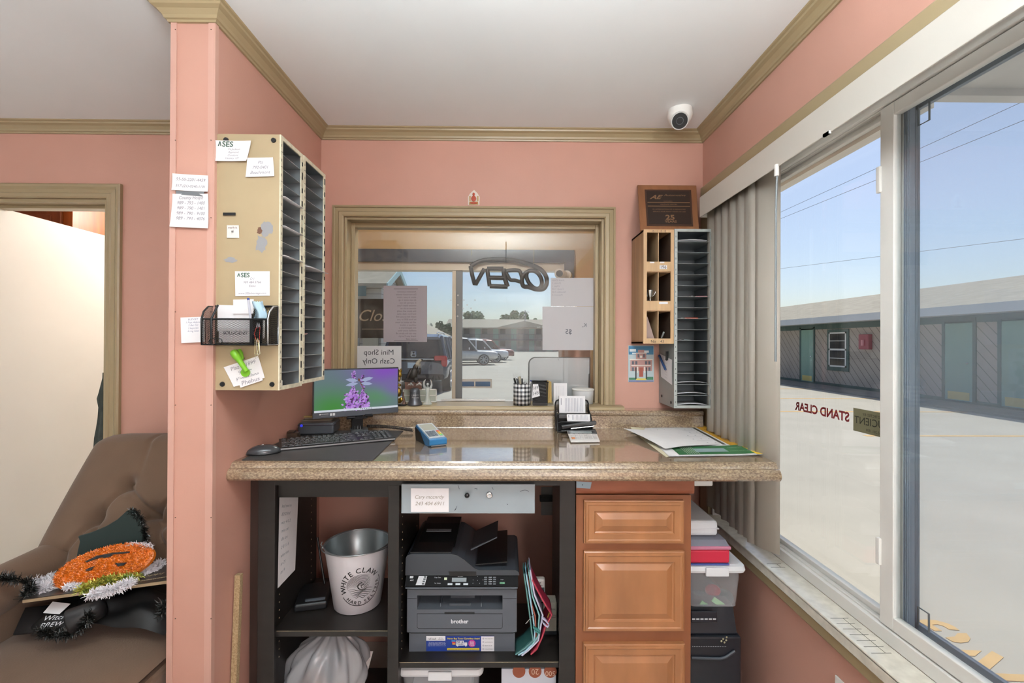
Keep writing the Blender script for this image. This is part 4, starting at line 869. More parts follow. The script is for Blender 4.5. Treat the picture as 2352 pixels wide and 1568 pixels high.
for px in (1192, 1229, 1264): c = aY(px, 1541, yk-.001); mb.cyl(c, c-Vector((0, .001, 0)), .022, n=24)
mb.build('roundel', mat('copper_print', '9a5238', .5), o)
mb = MB(); sq = lambda cx, cy, wd, h: [aY(cx+wd, cy-h, yk-.0025), aY(cx-wd, cy-h, yk-.0025), aY(cx-wd, cy+h, yk-.0025), aY(cx+wd, cy+h, yk-.0025)]
write(mb, sq(1229, 1543, 12, 9), ['20'], off=-.0003, rect=(0, 0, 1, 1)); write(mb, sq(1264, 1547, 14, 8), ['500'], off=-.0003, rect=(0, 0, 1, 1)); mb.build('numerals', mat('ink_cream', 'd8b8a0', .6), o)
# ================================================================ ON THE WALLS
M_mtan = mat('tan_sheet_metal', 'ab9878', .45, .1, var=.05, vscale=6)
M_rim = mat('chipped_cream_rim', 'd2ccb4', .5, var=.15, vscale=60)
M_gin = mat('grey_sheet_metal', '7d8488', .4, .3, var=.1, vscale=9)
M_gshelf = mat('shelf_edge_metal', 'a9adae', .35, .5)
M_tick = mat('label_strip_ink', '3c3c38', .7)
def sorter(label, W, D, H, n, outer, rim, mirror_lab=False, grp=None, skip=()):
    t = thing('mail_sorter', label, 'mail sorter', (0, 0, 0), grp)
    mb = MB(); e = .002
    mb.box(0, 0, 0, e, D, H); mb.box(W-e, 0, 0, W, D, H); mb.box(e, 0, 0, W-e, D, e); mb.box(e, 0, H-e, W-e, D, H); mb.box(e, D-e, e, W-e, D, H-e)
    mb.build('case', outer, t, local=True)
    mb = MB(); mb.box(e, .004, e, e+.0006, D-e, H-e); mb.box(W-e-.0006, .004, e, W-e, D-e, H-e); mb.box(e, D-e-.001, e, W-e, D-e-.0004, H-e); mb.box(e, .004, e+.0001, W-e, D-e, e+.0006); mb.box(e, .004, H-e-.0006, W-e, D-e, H-e-.0001)
    mb.build('lining', M_gin, t, local=True)
    rw = .013
    for x0, x1 in ((0, rw), (W-rw, W)):
        mb = MB(); mb.box(x0, -.004, 0, x1, 0, H); mb.build('front_rim', rim, t, local=True)
    mb = MB(); mb.box(rw, -.004, 0, W-rw, 0, .012); mb.build('front_rim', rim, t, local=True)
    mb = MB(); mb.box(rw, -.004, H-.012, W-rw, 0, H); mb.build('front_rim', rim, t, local=True)
    for i in range(1, n):
        z = .006+(H-.012)*i/n; mb = MB(); mb.box(e+.001, .003, z-.0006, W-e-.001, D-.006, z+.0006); mb.build('shelf', M_gshelf, t, local=True)
    for x0 in (.002, W-.011):
        mb = MB(); r = random.Random(W*1000+x0)
        for i in range(n):
            z = .006+(H-.012)*i/n
            if (x0 > .01): mb.box(x0, -.0046, z+.010, x0+.0085, -.004, z+.010+.024*r.uniform(.5, 1))
            else:
                mb.box(x0+.001, -.0046, z, x0+.009, -.004, z+.0012); mb.box(x0+.003, -.0046, z+.016, x0+.0045, -.004, z+.024)
        mb.build('label_strip', M_tick, t, local=True)
    return t
xf = -.688; Y1 = 1.372
zA = aY(570, 896, Y1).z; zB = aY(570, 308, Y1).z; HS_ = zB-zA
s1_ = sorter('tan metal mail sorter nearest the pillar, its side covered with notes', .149, .189, HS_, 17, M_mtan, M_rim, grp='tall metal slot sorters')
mb = MB()
mb = MB()
for x, z in ((.03, .018), (.178, .018), (.03, HS_-.018), (.172, HS_-.018)):
    mb.lathe([(.0078, 0), (.0075, .003), (.005, .0045), (0, .005)], n=16, o=(0, 0, 0)) if False else mb.cyl((-.0035, .189-x if False else x-.012, z), (0, x-.012, z), .0065, .0078, n=16)
mb.build('bolt', M_black, s1_, local=True)
mb = MB(); sc2 = lambda y, z: (-.0004, .189-y, z)
def scuff(c, r, seed, sx=1, k=18):
    rr = random.Random(seed); mb.add([(-.0005, c[0]+cos(2*pi*i/k)*r*sx*rr.uniform(.5, 1.1), c[1]+sin(2*pi*i/k)*r*rr.uniform(.7, 1.15)) for i in range(k)], [list(range(k))])
sx_ = lambda px: xf-aY(px, 500, Y1).x
for sq_ in ((612, 525, .024, 3, 1), (600, 560, .028, 4, .7), (530, 597, .009, 6, 2.4)):
    mb = MB(); scuff((sx_(sq_[0]), aY(sq_[0], sq_[1], Y1).z-zA), *sq_[2:]); mb.build('paint_scuff', mat('bare_grey_metal', '8d8d90', .5), s1_, local=True)
mb = MB(); scuff((sx_(597), aY(597, 529, Y1).z-zA), .011, 8); mb.v = [v+Vector((-.0004, 0, 0)) for v in mb.v]; mb.build('rust_spot', mat('rust_brown', '6a4a3a', .8), s1_, local=True)
s1_.location = (xf, Y1, zA); s1_.rotation_euler = (0, 0, pi/2)
Y2a, Y2b = 1.527, 1.706
s2_ = sorter('tan metal mail sorter on the left wall, farther from the pillar', Y2b-Y2a, .189, HS_-.004, 17, M_mtan, M_rim, grp='tall metal slot sorters')
s2_.location = (xf, Y2a, zA+.006); s2_.rotation_euler = (0, 0, pi/2)
# envelopes in the slots
def slotpaper(Y0, Y1_, z, out, lab, col='dfe0e4', dz=0, name='folded_paper', t=.0012):
    mb = MB(); mb.surf(lambda u, v: (xf-.12+(.12+out)*v, Y0+(Y1_-Y0)*u, z+dz*v*v-.012*max(0, v-.9)*10*out*10), 4, 8)
    o = mb.build(name, mat('slot_paper_'+col, col, .7), solid=t); tag(o, lab, 'paper', 'papers left in the sorter slots')
pz = lambda k: zA+.006+(HS_-.012)*k/17+.003
slotpaper(1.385, 1.508, pz(13), .012, 'folded white sheet in the upper slot of the tan sorter beside the pillar')
slotpaper(1.385, 1.508, pz(11), .012, 'folded white sheet in the middle slot level with the metal scuff')
slotpaper(1.385, 1.508, pz(9), .012, 'folded white sheet in the slot level with the lower printed note')
slotpaper(1.535, 1.695, pz(9)-.004, .022, 'long paper sticking out of the farther tan sorter at mid height', dz=-.004)
slotpaper(1.54, 1.66, pz(13), -.015, 'reddish card lying in an upper slot of the farther tan sorter', 'b06a6c')
slotpaper(1.54, 1.64, pz(8), -.02, 'pale slip lying just below the sticking-out paper')
slotpaper(1.54, 1.64, pz(5), -.01, 'white slip lying in a lower slot of the farther tan sorter')
slotpaper(1.54, 1.585, pz(3)+.004, -.005, 'small red and white card in a low slot of the farther sorter', 'c9a09c', dz=.028)
mb = MB()
for k in range(3): mb.box(xf-.05, 1.388+k*.013, zA+.003, xf-.012, 1.398+k*.013, zA+.026)
tag(mb.build('white_switch', M_white, bev=.001), 'small white plastic switch lying at the bottom of the nearer tan sorter', 'switch')
# --- notes on the near side of the sorter
YN = Y1-.0012
def note(name, pts, Y, label, lines=None, inkc='8c8c96', m=None, cat='note', rect=(.1, .1, .92, .9), shear=.25, curl=0, align='C', fill=.62, mirror=False, par=None, grp=None):
    q = px4('Y', Y, *pts); o, fn = paper(name, q, m or M_paper, curl=curl); tag(o, label, cat, grp)
    if lines:
        Q = quadmap(q); mb = MB()
        write(mb, q, lines, rect=rect, shear=shear, align=align, fill=fill, mirror=mirror, fn=lambda u, v, h: Vector(fn(u, v))+(Q(0, 0, h)-Q(0, 0, 0)), off=.0007)
        mb.build('writing', mat('ink_'+inkc, inkc, .8), o)
    return o, q, fn
def logo_ses(o, q, fn, r):
    mb = MB(); Q = quadmap(q); F_ = lambda u, v, h=0: Vector(fn(u, v))+(Q(0, 0, .0007)-Q(0, 0, 0))
    u0, v0, u1, v1 = r; write(mb, q, ['SES'], rect=(u0+.1, v0, u1, v1), fn=lambda u, v, h: F_(u, v), bold=.02, fill=1)
    mb.add([F_(u0, v0+.02), F_(u0+.03, v0+.02), F_(u0+.06, v1-.08), F_(u0+.05, v1)], [(0, 1, 2, 3)]); mb.add([F_(u0+.055, v1), F_(u0+.07, v1-.03), F_(u0+.10, v0+.02), F_(u0+.07, v0+.02)], [(0, 1, 2, 3)])
    mb.build('logo', mat('logo_dark_green', '3c5a4c', .7), o)
o, q, fn = note('note', [(492, 371), (568, 371), (579, 325), (497, 324)], YN, 'printed note card at the top of the tan sorter side, edge curling over the pillar', ['Va Jackson', 'Raymond', 'Condumt', 'Vacancy 107'], rect=(.3, .08, .8, .68), curl=.006)
logo_ses(o, q, fn, (.08, .72, .52, .97))
note('note', [(565, 407), (631, 405), (628, 362), (569, 363)], YN-.0006, 'torn handwritten note at the top right of the tan sorter side', ['Pts', '792-0401', 'Beachmont'], curl=.002)
o, q, fn = note('note', [(541, 680), (620, 679), (620, 623), (540, 623)], YN, 'square printed note card above the wire basket', ['D J', '989 484 5766', 'Eleke', '', 'www.SESadvantage.com'], rect=(.1, .04, .9, .78))
logo_ses(o, q, fn, (.06, .76, .44, .94))
flat('bar_magnet', px4('Y', YN-.003, (512, 494), (540, 494), (540, 488), (512, 488)), M_black, 'small black bar magnet on the tan sorter side', 'magnet', .003)
o = flat('calendar_magnet', px4('Y', YN-.002, (521, 546), (549, 546), (548, 517), (521, 517)), mat('magnet_white', 'd9d8d4', .4), 'small square white magnet below the black bar magnet', 'magnet', .002)
qm = px4('Y', YN-.0024, (521, 546), (549, 546), (548, 517), (521, 517)); mb = MB(); write(mb, qm, ['mark-it', '~/'], rect=(.1, .45, .9, .95)); mb.build('print', mat('ink_8c4a4a', '6c4a4a', .8), o)
mb = MB(); p = aY(535, 532, YN-.002); mb.cyl(p, p-Vector((0, .003, 0)), .0032, n=10); mb.build('pin', M_chrome, o)
# pillar papers
note('note', [(396, 437), (479, 441), (480, 404), (398, 399)], YP-.005, 'upper handwritten slip taped on the pink pillar', ['55-55-2201-4459', '517-(21)-0240-1101'], curl=.003)
note('note', [(392, 521), (480, 525), (480, 446), (399, 446)], YP-.005, 'larger handwritten list hanging below the dark tape on the pink pillar', ['County Hospit', '989 - 793 - 1400', '989 - 790 - 1401', '989 - 790 - 9100', '989 - 793 - 4076'], curl=.004, rect=(.1, .2, .95, .97))
flat('duct_tape', px4('Y', YP-.0085, (405, 446), (466, 451), (469, 440), (404, 438)), mat('grey_duct_tape', '6b6f73', .5), 'strip of dark grey tape across the two slips on the pillar', 'tape', .0006)
note('note', [(417, 788), (470, 785), (470, 727), (415, 729)], YP-.006, 'small handwritten checklist taped to the pillar left of the wire basket', ['BUDGET', '1 Pays Adams', '2 Bat Cal', '3 keys list', '4 ring Sales'], inkc='8488a0', rect=(.12, .4, .95, .97))
# --- wire basket
M_wire = wire_mat('black_wire_mesh', '1c1d1f', 260, .2); M_wr = mat('black_wire_rim', '1a1b1c', .4, .4)
bY0, bY1 = 1.312, Y1-.002
bx0_, bx1_ = XL+.002, xf-.001
zb0 = aY(550, 791, 1.32).z; zbf = aY(550, 733, 1.32).z; zbb = aY(550, 703, Y1).z
M_sil = mat('wire_highlight', 'd4d8dc', .25, .8)
bt = thing('wire_basket', 'black wire mesh letter basket hung on the tan sorter side', 'basket', (-.78, 1.34, zb0))
mb = MB(); mb.box(bx0_, bY0, zb0, bx1_, bY0+.0006, zbf); mb.box(bx0_+.0, bY1-.0006, zb0, bx1_, bY1, zbb); mb.box(bx0_, bY0, zb0, bx1_, bY1, zb0+.0006)
sd_p = [(bY0, zb0), (bY0-.001, zbf), (bY0+.008, zbf+.022), (bY0+.028, zbb-.004), (bY1, zbb), (bY1, zb0)]
mb.prism(sd_p, 'x', bx0_, bx0_+.0006)
mb.prism(sd_p, 'x', bx1_-.0006, bx1_); xdv = aY(577, 760, bY0).x; mb.prism(sd_p, 'x', xdv, xdv+.0006); mb.build('mesh_wall', M_wire, bt)
mb = MB()
for x in (bx0_, bx1_): mb.tube([(x, y, z) for y, z in sd_p], .0026, 6, closed=True)
for y, z in ((bY0, zb0), (bY0, zbf), (bY1, zbb), (bY1, zb0)): mb.tube([(bx0_, y, z), (bx1_, y, z)], .0026, 6)
mb.tube([(bx0_+.028, bY0-.001, zb0), (bx0_+.028, bY0-.001, zbf), (bx0_+.028, bY0+.028, zbb)], .003, 6); mb.box(xdv-.004, bY0-.001, zb0, xdv+.004, bY0, zbf)
mb.build('basket_frame', M_wr, bt)
mb = MB(); mb.tube([(bx1_+.001, y, z) for y, z in sd_p], .0028, 6, closed=True); mb.build('lit_end_rim', M_sil, bt)  # silver colour paints in the light on the basket's right end
note('business_card', [(503, 786), (576, 786), (577, 757), (503, 755)], bY0+.006, 'white company card standing inside the wire basket', ['SOLUCIENT'], inkc='3a3240', rect=(.14, .5, .9, .95), shear=0, cat='card')
note('envelope', [(500, 760), (576, 757), (576, 702), (500, 700)], bY1-.006, 'white envelope standing at the back of the wire basket', cat='envelope')
note('envelope', [(536, 720), (583, 720), (583, 687), (536, 688)], bY1-.010, 'shorter white envelope sticking out above the wire basket', cat='envelope')
def pen(name, a, b, r, m, label, tip=None, cat='pen', grp=None):
    t = thing(name, label, cat, tuple(a), grp); a = Vector(a); b = Vector(b); d = (b-a)
    mb = MB(); mb.cyl(a+d*.06, b-d*.05, r, n=10); mb.build('barrel', m, t)
    mb = MB(); mb.cyl(a, a+d*.06, r*.25, r, n=10); mb.build('tip', tip or m, t); mb = MB(); mb.cyl(b-d*.05, b, r*1.05, r*.9, n=10); mb.build('cap', tip or m, t); return t
M_blue = mat('blue_plastic', '2a3f8c', .35)
pen('ballpoint_pen', (aY(581, 775, 1.345)), (aY(570, 684, 1.33)), .0035, mat('clear_pen_barrel', 'cdd0dc', .2, alpha=.8), 'white ballpoint pen with a blue cap leaning in the wire basket', M_blue)
pen('ballpoint_pen', (aY(606, 778, 1.35)), (aY(607, 708, 1.345)), .003, mat('white_pen', 'dcdcd8', .4), 'thin white pen standing behind the pale blue cloth')
pen('ballpoint_pen', (aY(615, 778, 1.35)), (aY(617, 712, 1.35)), .003, mat('tan_pencil', 'b89c60', .4), 'thin tan pencil at the right end of the wire basket', cat='pencil')
def clothf(u, v):
    p = aY(580+28*u+3*sin(v*5), 732-40*v, 1.335); edge = .0016*(1 if int(u*16) % 2 else -1) if v > .93 else 0
    return (p.x, 1.338+.006*sin(u*8+v*3), p.z+edge-.004*sin(u*3.1)*0)
mb = MB(); mb.surf(clothf, 16, 12); tag(mb.build('lens_cloth', mat('pale_blue_cloth', 'a9c4d2', .9), solid=.0006), 'pale blue zigzag-edged lens cloth sticking out of the wire basket', 'cloth')
t = thing('pocket_scissors', 'pair of small black scissors handles hooked in the corner of the basket', 'scissors', tuple(aY(500, 785, 1.315)))
for cx in (488, 502):
    mb = MB(); mb.tube([aY(cx+8*cos(a), 784+7*sin(a), 1.308) for a in [i*pi/8 for i in range(16)]], .0012, 5, closed=True); mb.build('handle', M_wr, t)
def clipch(pts, col, label, r=.0008):
    mb = MB(); mb.tube([aY(x, y, 1.306) for x, y in pts], r, 5, closed=True); tag(mb.build('paper_clip', mat('clip_'+col, col, .3, .3)), label, 'paper clip', 'chain of clips hanging from the basket')
clipch([(591, 741), (593, 750), (595, 741), (597, 750), (589, 751)], 'c9cdd2', 'silver clip at the top of the clip chain on the basket')
clipch([(589, 752), (597, 751), (596, 778), (593, 786), (587, 777), (584, 766)], 'a03024', 'long red-orange clip in the middle of the chain')
clipch([(586, 778), (592, 777), (594, 800), (590, 815), (585, 813)], 'd9cf98', 'cream clip hanging lowest on the left of the chain')
clipch([(589, 780), (595, 781), (597, 812), (593, 815), (591, 812)], 'dcdcc8', 'pale clip hanging lowest on the right of the chain')
clipch([(585, 812), (592, 811), (593, 820), (587, 823)], 'b8b8a4', 'small dull clip at the bottom end of the chain')
# green magnetic clip with two slips
note('note', [(538, 888), (609, 867), (594, 817), (515, 843)], YN, 'handwritten white slip held under the green magnetic clip', ['Plaz    1899', '989  ~', 'Klonia Jane'], rect=(.08, .15, .95, .95), curl=.002)
note('note', [(553, 890), (604, 873), (600, 858), (545, 872)], YN-.002, 'second white slip peeping out below the first under the green clip', ['Phebus'], rect=(.1, .02, .9, .9))
M_lime = mat('lime_plastic', '76b82a', .3)
gc = thing('magnetic_clip', 'lime green magnetic bag clip holding two slips on the sorter side', 'clip', tuple(aY(563, 856, YN)))
mb = MB(); p = aY(565, 855, YN-.003); mb.cyl(p, p-Vector((0, .005, 0)), .013, n=24); mb.build('magnet_disc', M_lime, gc, bev=.001)
mb = MB(); mb.tube([aY(566, 852, YN-.014), aY(557, 838, YN-.018), aY(549, 826, YN-.022)], [.0065, .0075, .008], 12); mb.build('jaw', M_lime, gc)
mb = MB(); mb.tube([aY(550, 827, YN-.022), aY(543, 817, YN-.026), aY(537, 808, YN-.028), aY(535, 805, YN-.028)], [.0085, .012, .0115, .007], 12); mb.build('handle', M_lime, gc)
mb = MB(); mb.tube([aY(556, 826, YN-.012), aY(551, 812, YN-.012), aY(547, 803, YN-.012)], [.006, .009, .007], 12); mb.build('handle', M_lime, gc)
mb = MB(); mb.tube([aY(558, 822, YN-.006), aY(562, 822, YN-.012), aY(560, 826, YN-.015)], .0012, 6); mb.build('spring', M_chrome, gc)
# --- right hand sorters
FYR = 1.95
M_grs = mat('grey_steel_case', '8f9592', .45, .2, var=.06, vscale=9); M_rims = mat('galvanised_rim_strip', 'b4bab6', .4, .3, var=.08, vscale=40)
ax0, ax1 = aY(1548, 730, FYR).x, aY(1637, 730, FYR).x; az0, az1 = aY(1590, 937, FYR).z, aY(1590, 526, FYR).z
s3 = sorter('grey steel mail sorter in the right corner above the countertop', ax1-ax0, .190, az1-az0, 16, M_grs, M_rims, grp=None)
mb = MB()
for y, z in ((.03, .02), (.15, .035), (.03, .4)): mb.cyl((-.003, y, z), (0, y, z), .006, n=12)
mb.build('bolt', M_black, s3, local=True)
s3.location = (ax0, FYR, az0)
def keyslot(k, px0, px1, col, label):
    z = az0+.006+(az1-az0-.012)*k/16+.003; a = aY(px0, 700, FYR+.03).x; b = aY(px1, 700, FYR+.03).x
    t = thing('key', label, 'key', (a, FYR+.03, z), 'keys lying in the grey sorter slots')
    mb = MB(); mb.tube([(a+.012*cos(i), FYR+.03+.010*sin(i), z+.001) for i in [j*pi/6 for j in range(12)]], .0009, 5, closed=True); mb.build('key_ring', M_chrome, t)
    mb = MB(); mb.box(a+.013, FYR+.022, z-.0015, b, FYR+.038, z+.002); mb.build('key_tag', mat('tag_'+col, col, .4), t, bev=.001)
keyslot(14, 1592, 1624, '2f8a5c', 'key on a green tag in an upper slot of the grey sorter')
keyslot(10, 1590, 1626, 'b06a70', 'key on a pink-red tag in a middle slot of the grey sorter')
keyslot(8, 1566, 1602, 'd0583c', 'key on an orange tag below the pink-red one in the grey sorter')
keyslot(6, 1563, 1584, '6c7474', 'key on a grey tag in a lower slot of the grey sorter')
for k, lb in ((15, 'top'), (2, 'third lowest'), (1, 'second lowest'), (0, 'bottom')):
    z = az0+.008+(az1-az0-.012)*k/16; mb = MB(); mb.surf(lambda u, v: (ax0+.012+(ax1-ax0-.03)*u, FYR+.01+.13*v, z+.004+.006*(1-v)*sin(u*3)), 5, 4); tag(mb.build('folded_paper', MATS['slot_paper_dfe0e4'], solid=.001), 'white paper lying in the %s slot of the grey steel sorter' % lb, 'paper', 'papers in the grey sorter')
# slip clipped on the side of the grey sorter
q = [aX(x, y, ax0-.0015) for x, y in ((1519, 865), (1544, 884), (1544, 826), (1516, 812))]; q = [q[0], q[1], q[2], q[3]]
o, fn = paper('note', q, M_paper, off=.001); tag(o, 'white slip of small print clipped to the side of the grey sorter', 'note')
ink('writing', q, ['~~~~~~']*7, '9a9aa8', o, off=.0018, fill=.5)
def wallpen(pts, label, m):
    P = [aX(x, y, ax0-.008) for x, y in pts]; pen('marker_pen', P[1], P[0], .0055, m, label, cat='pen')
wallpen(((1514, 816), (1529, 850)), 'dark green and blue pen clipped slanting over the slip', mat('pen_teal_blue', '2c4a78', .35))
wallpen(((1532, 806), (1531, 828)), 'short black pen top beside the blue pen on the sorter side', M_black)
# wooden pigeonhole
M_pine = mat('pine_wood', 'c4a27a', .45, var=.12, vscale=4, stretch=(12, 12, 1), detail=6); M_pine2 = mat('pine_side', '9c7a55', .45, var=.2, vscale=3, stretch=(10, 10, .8), detail=7)
M_hole = mat('dark_plywood', '4c3a2e', .7, var=.2, vscale=5)
wx0, wx1 = aY(1478, 660, FYR).x, aY(1547, 660, FYR).x; wz0_, wz1_ = aY(1510, 789, FYR).z, aY(1510, 527, FYR).z; Dp = .188
wd = thing('wooden_pigeonhole', 'pine pigeonhole box with six compartments beside the grey sorter', 'pigeonhole', (wx0, FYR, wz0_))
mb = MB(); mb.box(wx0, FYR+.0, wz0_, wx0+.008, FYR+Dp, wz1_); mb.box(wx1-.008, FYR, wz0_, wx1, FYR+Dp, wz1_); mb.box(wx0, FYR, wz0_, wx1, FYR+Dp, wz0_+.008); mb.box(wx0, FYR, wz1_-.008, wx1, FYR+Dp, wz1_); mb.build('case', M_pine2, wd)
mb = MB(); mb.box(wx0+.008, FYR+Dp-.01, wz0_+.008, wx1-.008, FYR+Dp-.002, wz1_-.008); mb.box(wx0+.008, FYR+.006, wz0_+.008, wx0+.009, FYR+Dp, wz1_-.008); mb.box(wx1-.009, FYR+.006, wz0_+.008, wx1-.008, FYR+Dp, wz1_-.008); mb.build('back_board', M_hole, wd)
rows = [aY(1510, y, FYR).z for y in (777, 713, 691, 623, 601, 534)]
mb = MB()
for x0, x1 in ((wx0-.001, aY(1485, 660, FYR).x), (aY(1540, 660, FYR).x, wx1+.0005)): mb.box(x0, FYR-.004, wz0_, x1, FYR+.003, wz1_)
for z0, z1 in ((wz0_, rows[0]), (rows[1], rows[2]), (rows[3], rows[4]), (rows[5], wz1_)): mb.box(wx0+.008, FYR-.003, z0, wx1-.008, FYR+.003, z1)
mb.build('face_frame', M_pine, wd)
for z in (rows[1]-.003, rows[3]-.003):
    mb = MB(); mb.box(wx0+.008, FYR+.003, z, wx1-.008, FYR+Dp-.01, z+.006); mb.build('shelf', M_pine, wd)
xdiv = aY(1512, 660, FYR+.004).x; mb = MB(); mb.box(xdiv-.0015, FYR+.004, wz0_+.008, xdiv+.0015, FYR+Dp-.01, wz1_-.008); mb.build('divider', M_pine, wd)
mb = MB()
for x0, y0, x1, y1 in ((1493, 601, 1503, 604), (1516, 601, 1526, 604), (1515, 609, 1532, 618), (1514, 693, 1534, 698)): mb.slab(px4('Y', FYR-.0038, (x0, y1), (x1, y1), (x1, y0), (x0, y0)), .0004)
mb.build('paper_label', M_paper, wd)
mb = MB(); write(mb, rectY(1516, 608, 1532, 618, FYR-.004), ['196'], rect=(0, 0, 1, 1)); write(mb, rectY(1488, 527, 1540, 534, FYR-.0035), ['15 | 1 15 12'], rect=(0, 0, 1, 1)); write(mb, rectY(1486, 779, 1534, 788, FYR-.0035), ['No    43'], rect=(0, 0, 1, 1)); mb.build('numerals', M_tick, wd)
# trophy
p = aY(1493, 688, FYR+.02); zf_ = rows[2]+.0035
p.z = rows[1]+.0035; 
tp = thing('trophy_cup', 'small silver trophy cup on a white base in the middle pigeonhole', 'trophy', (p.x, p.y, p.z)); S = .0465/ .046
mb = MB(); mb.box(p.x-.013, p.y-.011, p.z, p.x+.013, p.y+.011, p.z+.026); mb.build('base', mat('marble_white', 'd8d8d4', .3), tp, bev=.001)
mb = MB(); mb.lathe([(.011, .026), (.010, .028), (.004, .031), (.003, .040), (.006, .044), (.003, .047), (.008, .053), (.013, .066), (.0165, .084), (.0175, .0855), (.0155, .084), (.010, .064), (0, .055)], tuple(p), 24); mb.build('cup', M_chrome, tp)
for sx in (-1, 1):
    mb = MB(); mb.tube([(p.x+sx*x, p.y, p.z+z) for x, z in ((.015, .081), (.021, .084), (.0235, .078), (.019, .067), (.011, .06))], .0013, 6); mb.build('handle', M_chrome, tp)
mb = MB(); mb.slab(px4('Y', FYR+.03, (1484, 777), (1503, 777), (1487, 727), (1484, 727)), .003); tag(mb.build('card', mat('faded_pink_card', 'a58f88', .8)), 'faded card leaning in the bottom left pigeonhole', 'card')
pen('ballpoint_pen', aY(1519, 776, FYR+.04), aY(1525, 762, FYR+.03), .004, mat('silver_pen', 'a9b0b0', .3, .6), 'short silver pen in the bottom right pigeonhole')
# plaque
pb = [Vector((aY(1471, 525, 1.975).x, 1.975, az1+.001)), Vector((aY(1606, 526, 1.975).x, 1.975, az1+.001))]
pt = [aY(1600, 425, 2.125), aY(1464, 424, 2.125)]
pb[0].x += .0; Qp = [pb[0], pb[1], Vector((pb[1].x, 2.125, pt[0].z)), Vector((pb[0].x, 2.125, pt[0].z))]
Qp = [pb[0], pb[1], pt[0], pt[1]]
pq = thing('award_plaque', 'wooden award plaque with a dark engraved plate leaning above the pigeonhole', 'plaque', tuple(pb[0]))
mb = MB(); mb.slab(Qp, .012); mb.build('board', mat('plaque_walnut', '8d5f40', .35, var=.15, vscale=4, stretch=(8, 1, 1), detail=5), pq, bev=.003)
QM = quadmap(Qp); R4 = lambda u0, v0, u1, v1, h: [QM(u0, v0, h), QM(u1, v0, h), QM(u1, v1, h), QM(u0, v1, h)]
mb = MB(); mb.slab(R4(.115, .08, .90, .88, .002), .0019); pl_ = mb.build('plate', mat('bronze_plate', '5b463c', .3, .5, var=.1, vscale=8), pq, bev=.0008)
mb = MB(); mb.slab(R4(.14, .115, .87, .84, .0028), .0007); mb.build('engraved_panel', mat('dark_bronze_panel', '3f3531', .3, .4), pl_)
mb = MB(); qq = R4(.14, .115, .87, .84, .003)
write(mb, qq, ['AE'], rect=(.06, .68, .38, .95), shear=.5, bold=.03); write(mb, qq, ['Automotive'], rect=(.4, .82, .9, .93), shear=.3, fill=.8)
write(mb, qq, ['OWNERS'], rect=(.35, .665, .62, .70), fill=.9); write(mb, qq, ['VINTAGE MOTEL'], rect=(.3, .55, .7, .62), fill=.8)
write(mb, qq, ['IN APPRECIATION OF A DEDICATED', 'SERVICE FOR MANY YEARS OF AID'], rect=(.12, .33, .88, .47), fill=.7); write(mb, qq, ['25'], rect=(.38, .13, .64, .27), bold=.03, fill=1); write(mb, qq, ['YEARS'], rect=(.38, .04, .66, .11), bold=.02, fill=.95)
for v in (.635, .52): mb.slab([quadmap(qq)(.01, v, .0004), quadmap(qq)(.99, v, .0004), quadmap(qq)(.99, v+.02, .0004), quadmap(qq)(.01, v+.02, .0004)], .0003)
mb.build('engraving', mat('engraved_gold', 'a88868', .3, .6), pl_)
# picture of a clock-towered building
q = rectY(1443, 793, 1502, 877, WB-.003); o = flat('souvenir_picture', q, mat('postcard_pale', 'b9c8cc', .4), 'small colour picture of a clock-towered pink building on the salmon wall', 'picture', .002)
def pics(name, col, rects, off=.0004):
    mb = MB(); Q = quadmap(q)
    for u0, v0, u1, v1 in rects: mb.slab([Q(u0, v0, off), Q(u1, v0, off), Q(u1, v1, off), Q(u0, v1, off)], .0003)
    mb.build(name, mat('print_'+col, col, .5), o)
pics('sky_print', '3f7fa6', [(.02, .75, .98, .98)]); pics('cloud_print', 'dfe6e8', [(.05, .83, .3, .9), (.6, .8, .8, .86), (.15, .76, .45, .8)], .0007)
pics('facade_print', 'b98f88', [(.08, .3, .92, .62), (.3, .62, .7, .8), (.38, .8, .62, .88)], .0008)
pics('cornice_print', 'e8e4dc', [(.05, .6, .95, .63), (.28, .78, .72, .8), (.12, .44, .88, .46), (.46, .66, .54, .72), (.34, .25, .38, .42), (.62, .25, .66, .42)], .0011)
pics('window_print', '5c5f6a', [(.14, .48, .22, .57), (.27, .48, .35, .57), (.65, .48, .73, .57), (.78, .48, .86, .57), (.14, .3, .22, .4), (.78, .3, .86, .4), (.36, .67, .42, .76), (.58, .67, .64, .76)], .0011)
pics('doorway_print', '9c4c3c', [(.42, .14, .58, .4)], .0011); pics('post_print', '26282c', [(.27, .08, .32, .4), (.68, .08, .73, .4)], .0013)
pics('lawn_print', '3f7a5a', [(.03, .06, .3, .12), (.7, .06, .97, .14)], .0009); pics('path_print', 'd8c860', [(.3, .05, .7, .1)], .0009); pics('border_print', '4a5596', [(.02, .015, .98, .04)], .0009)
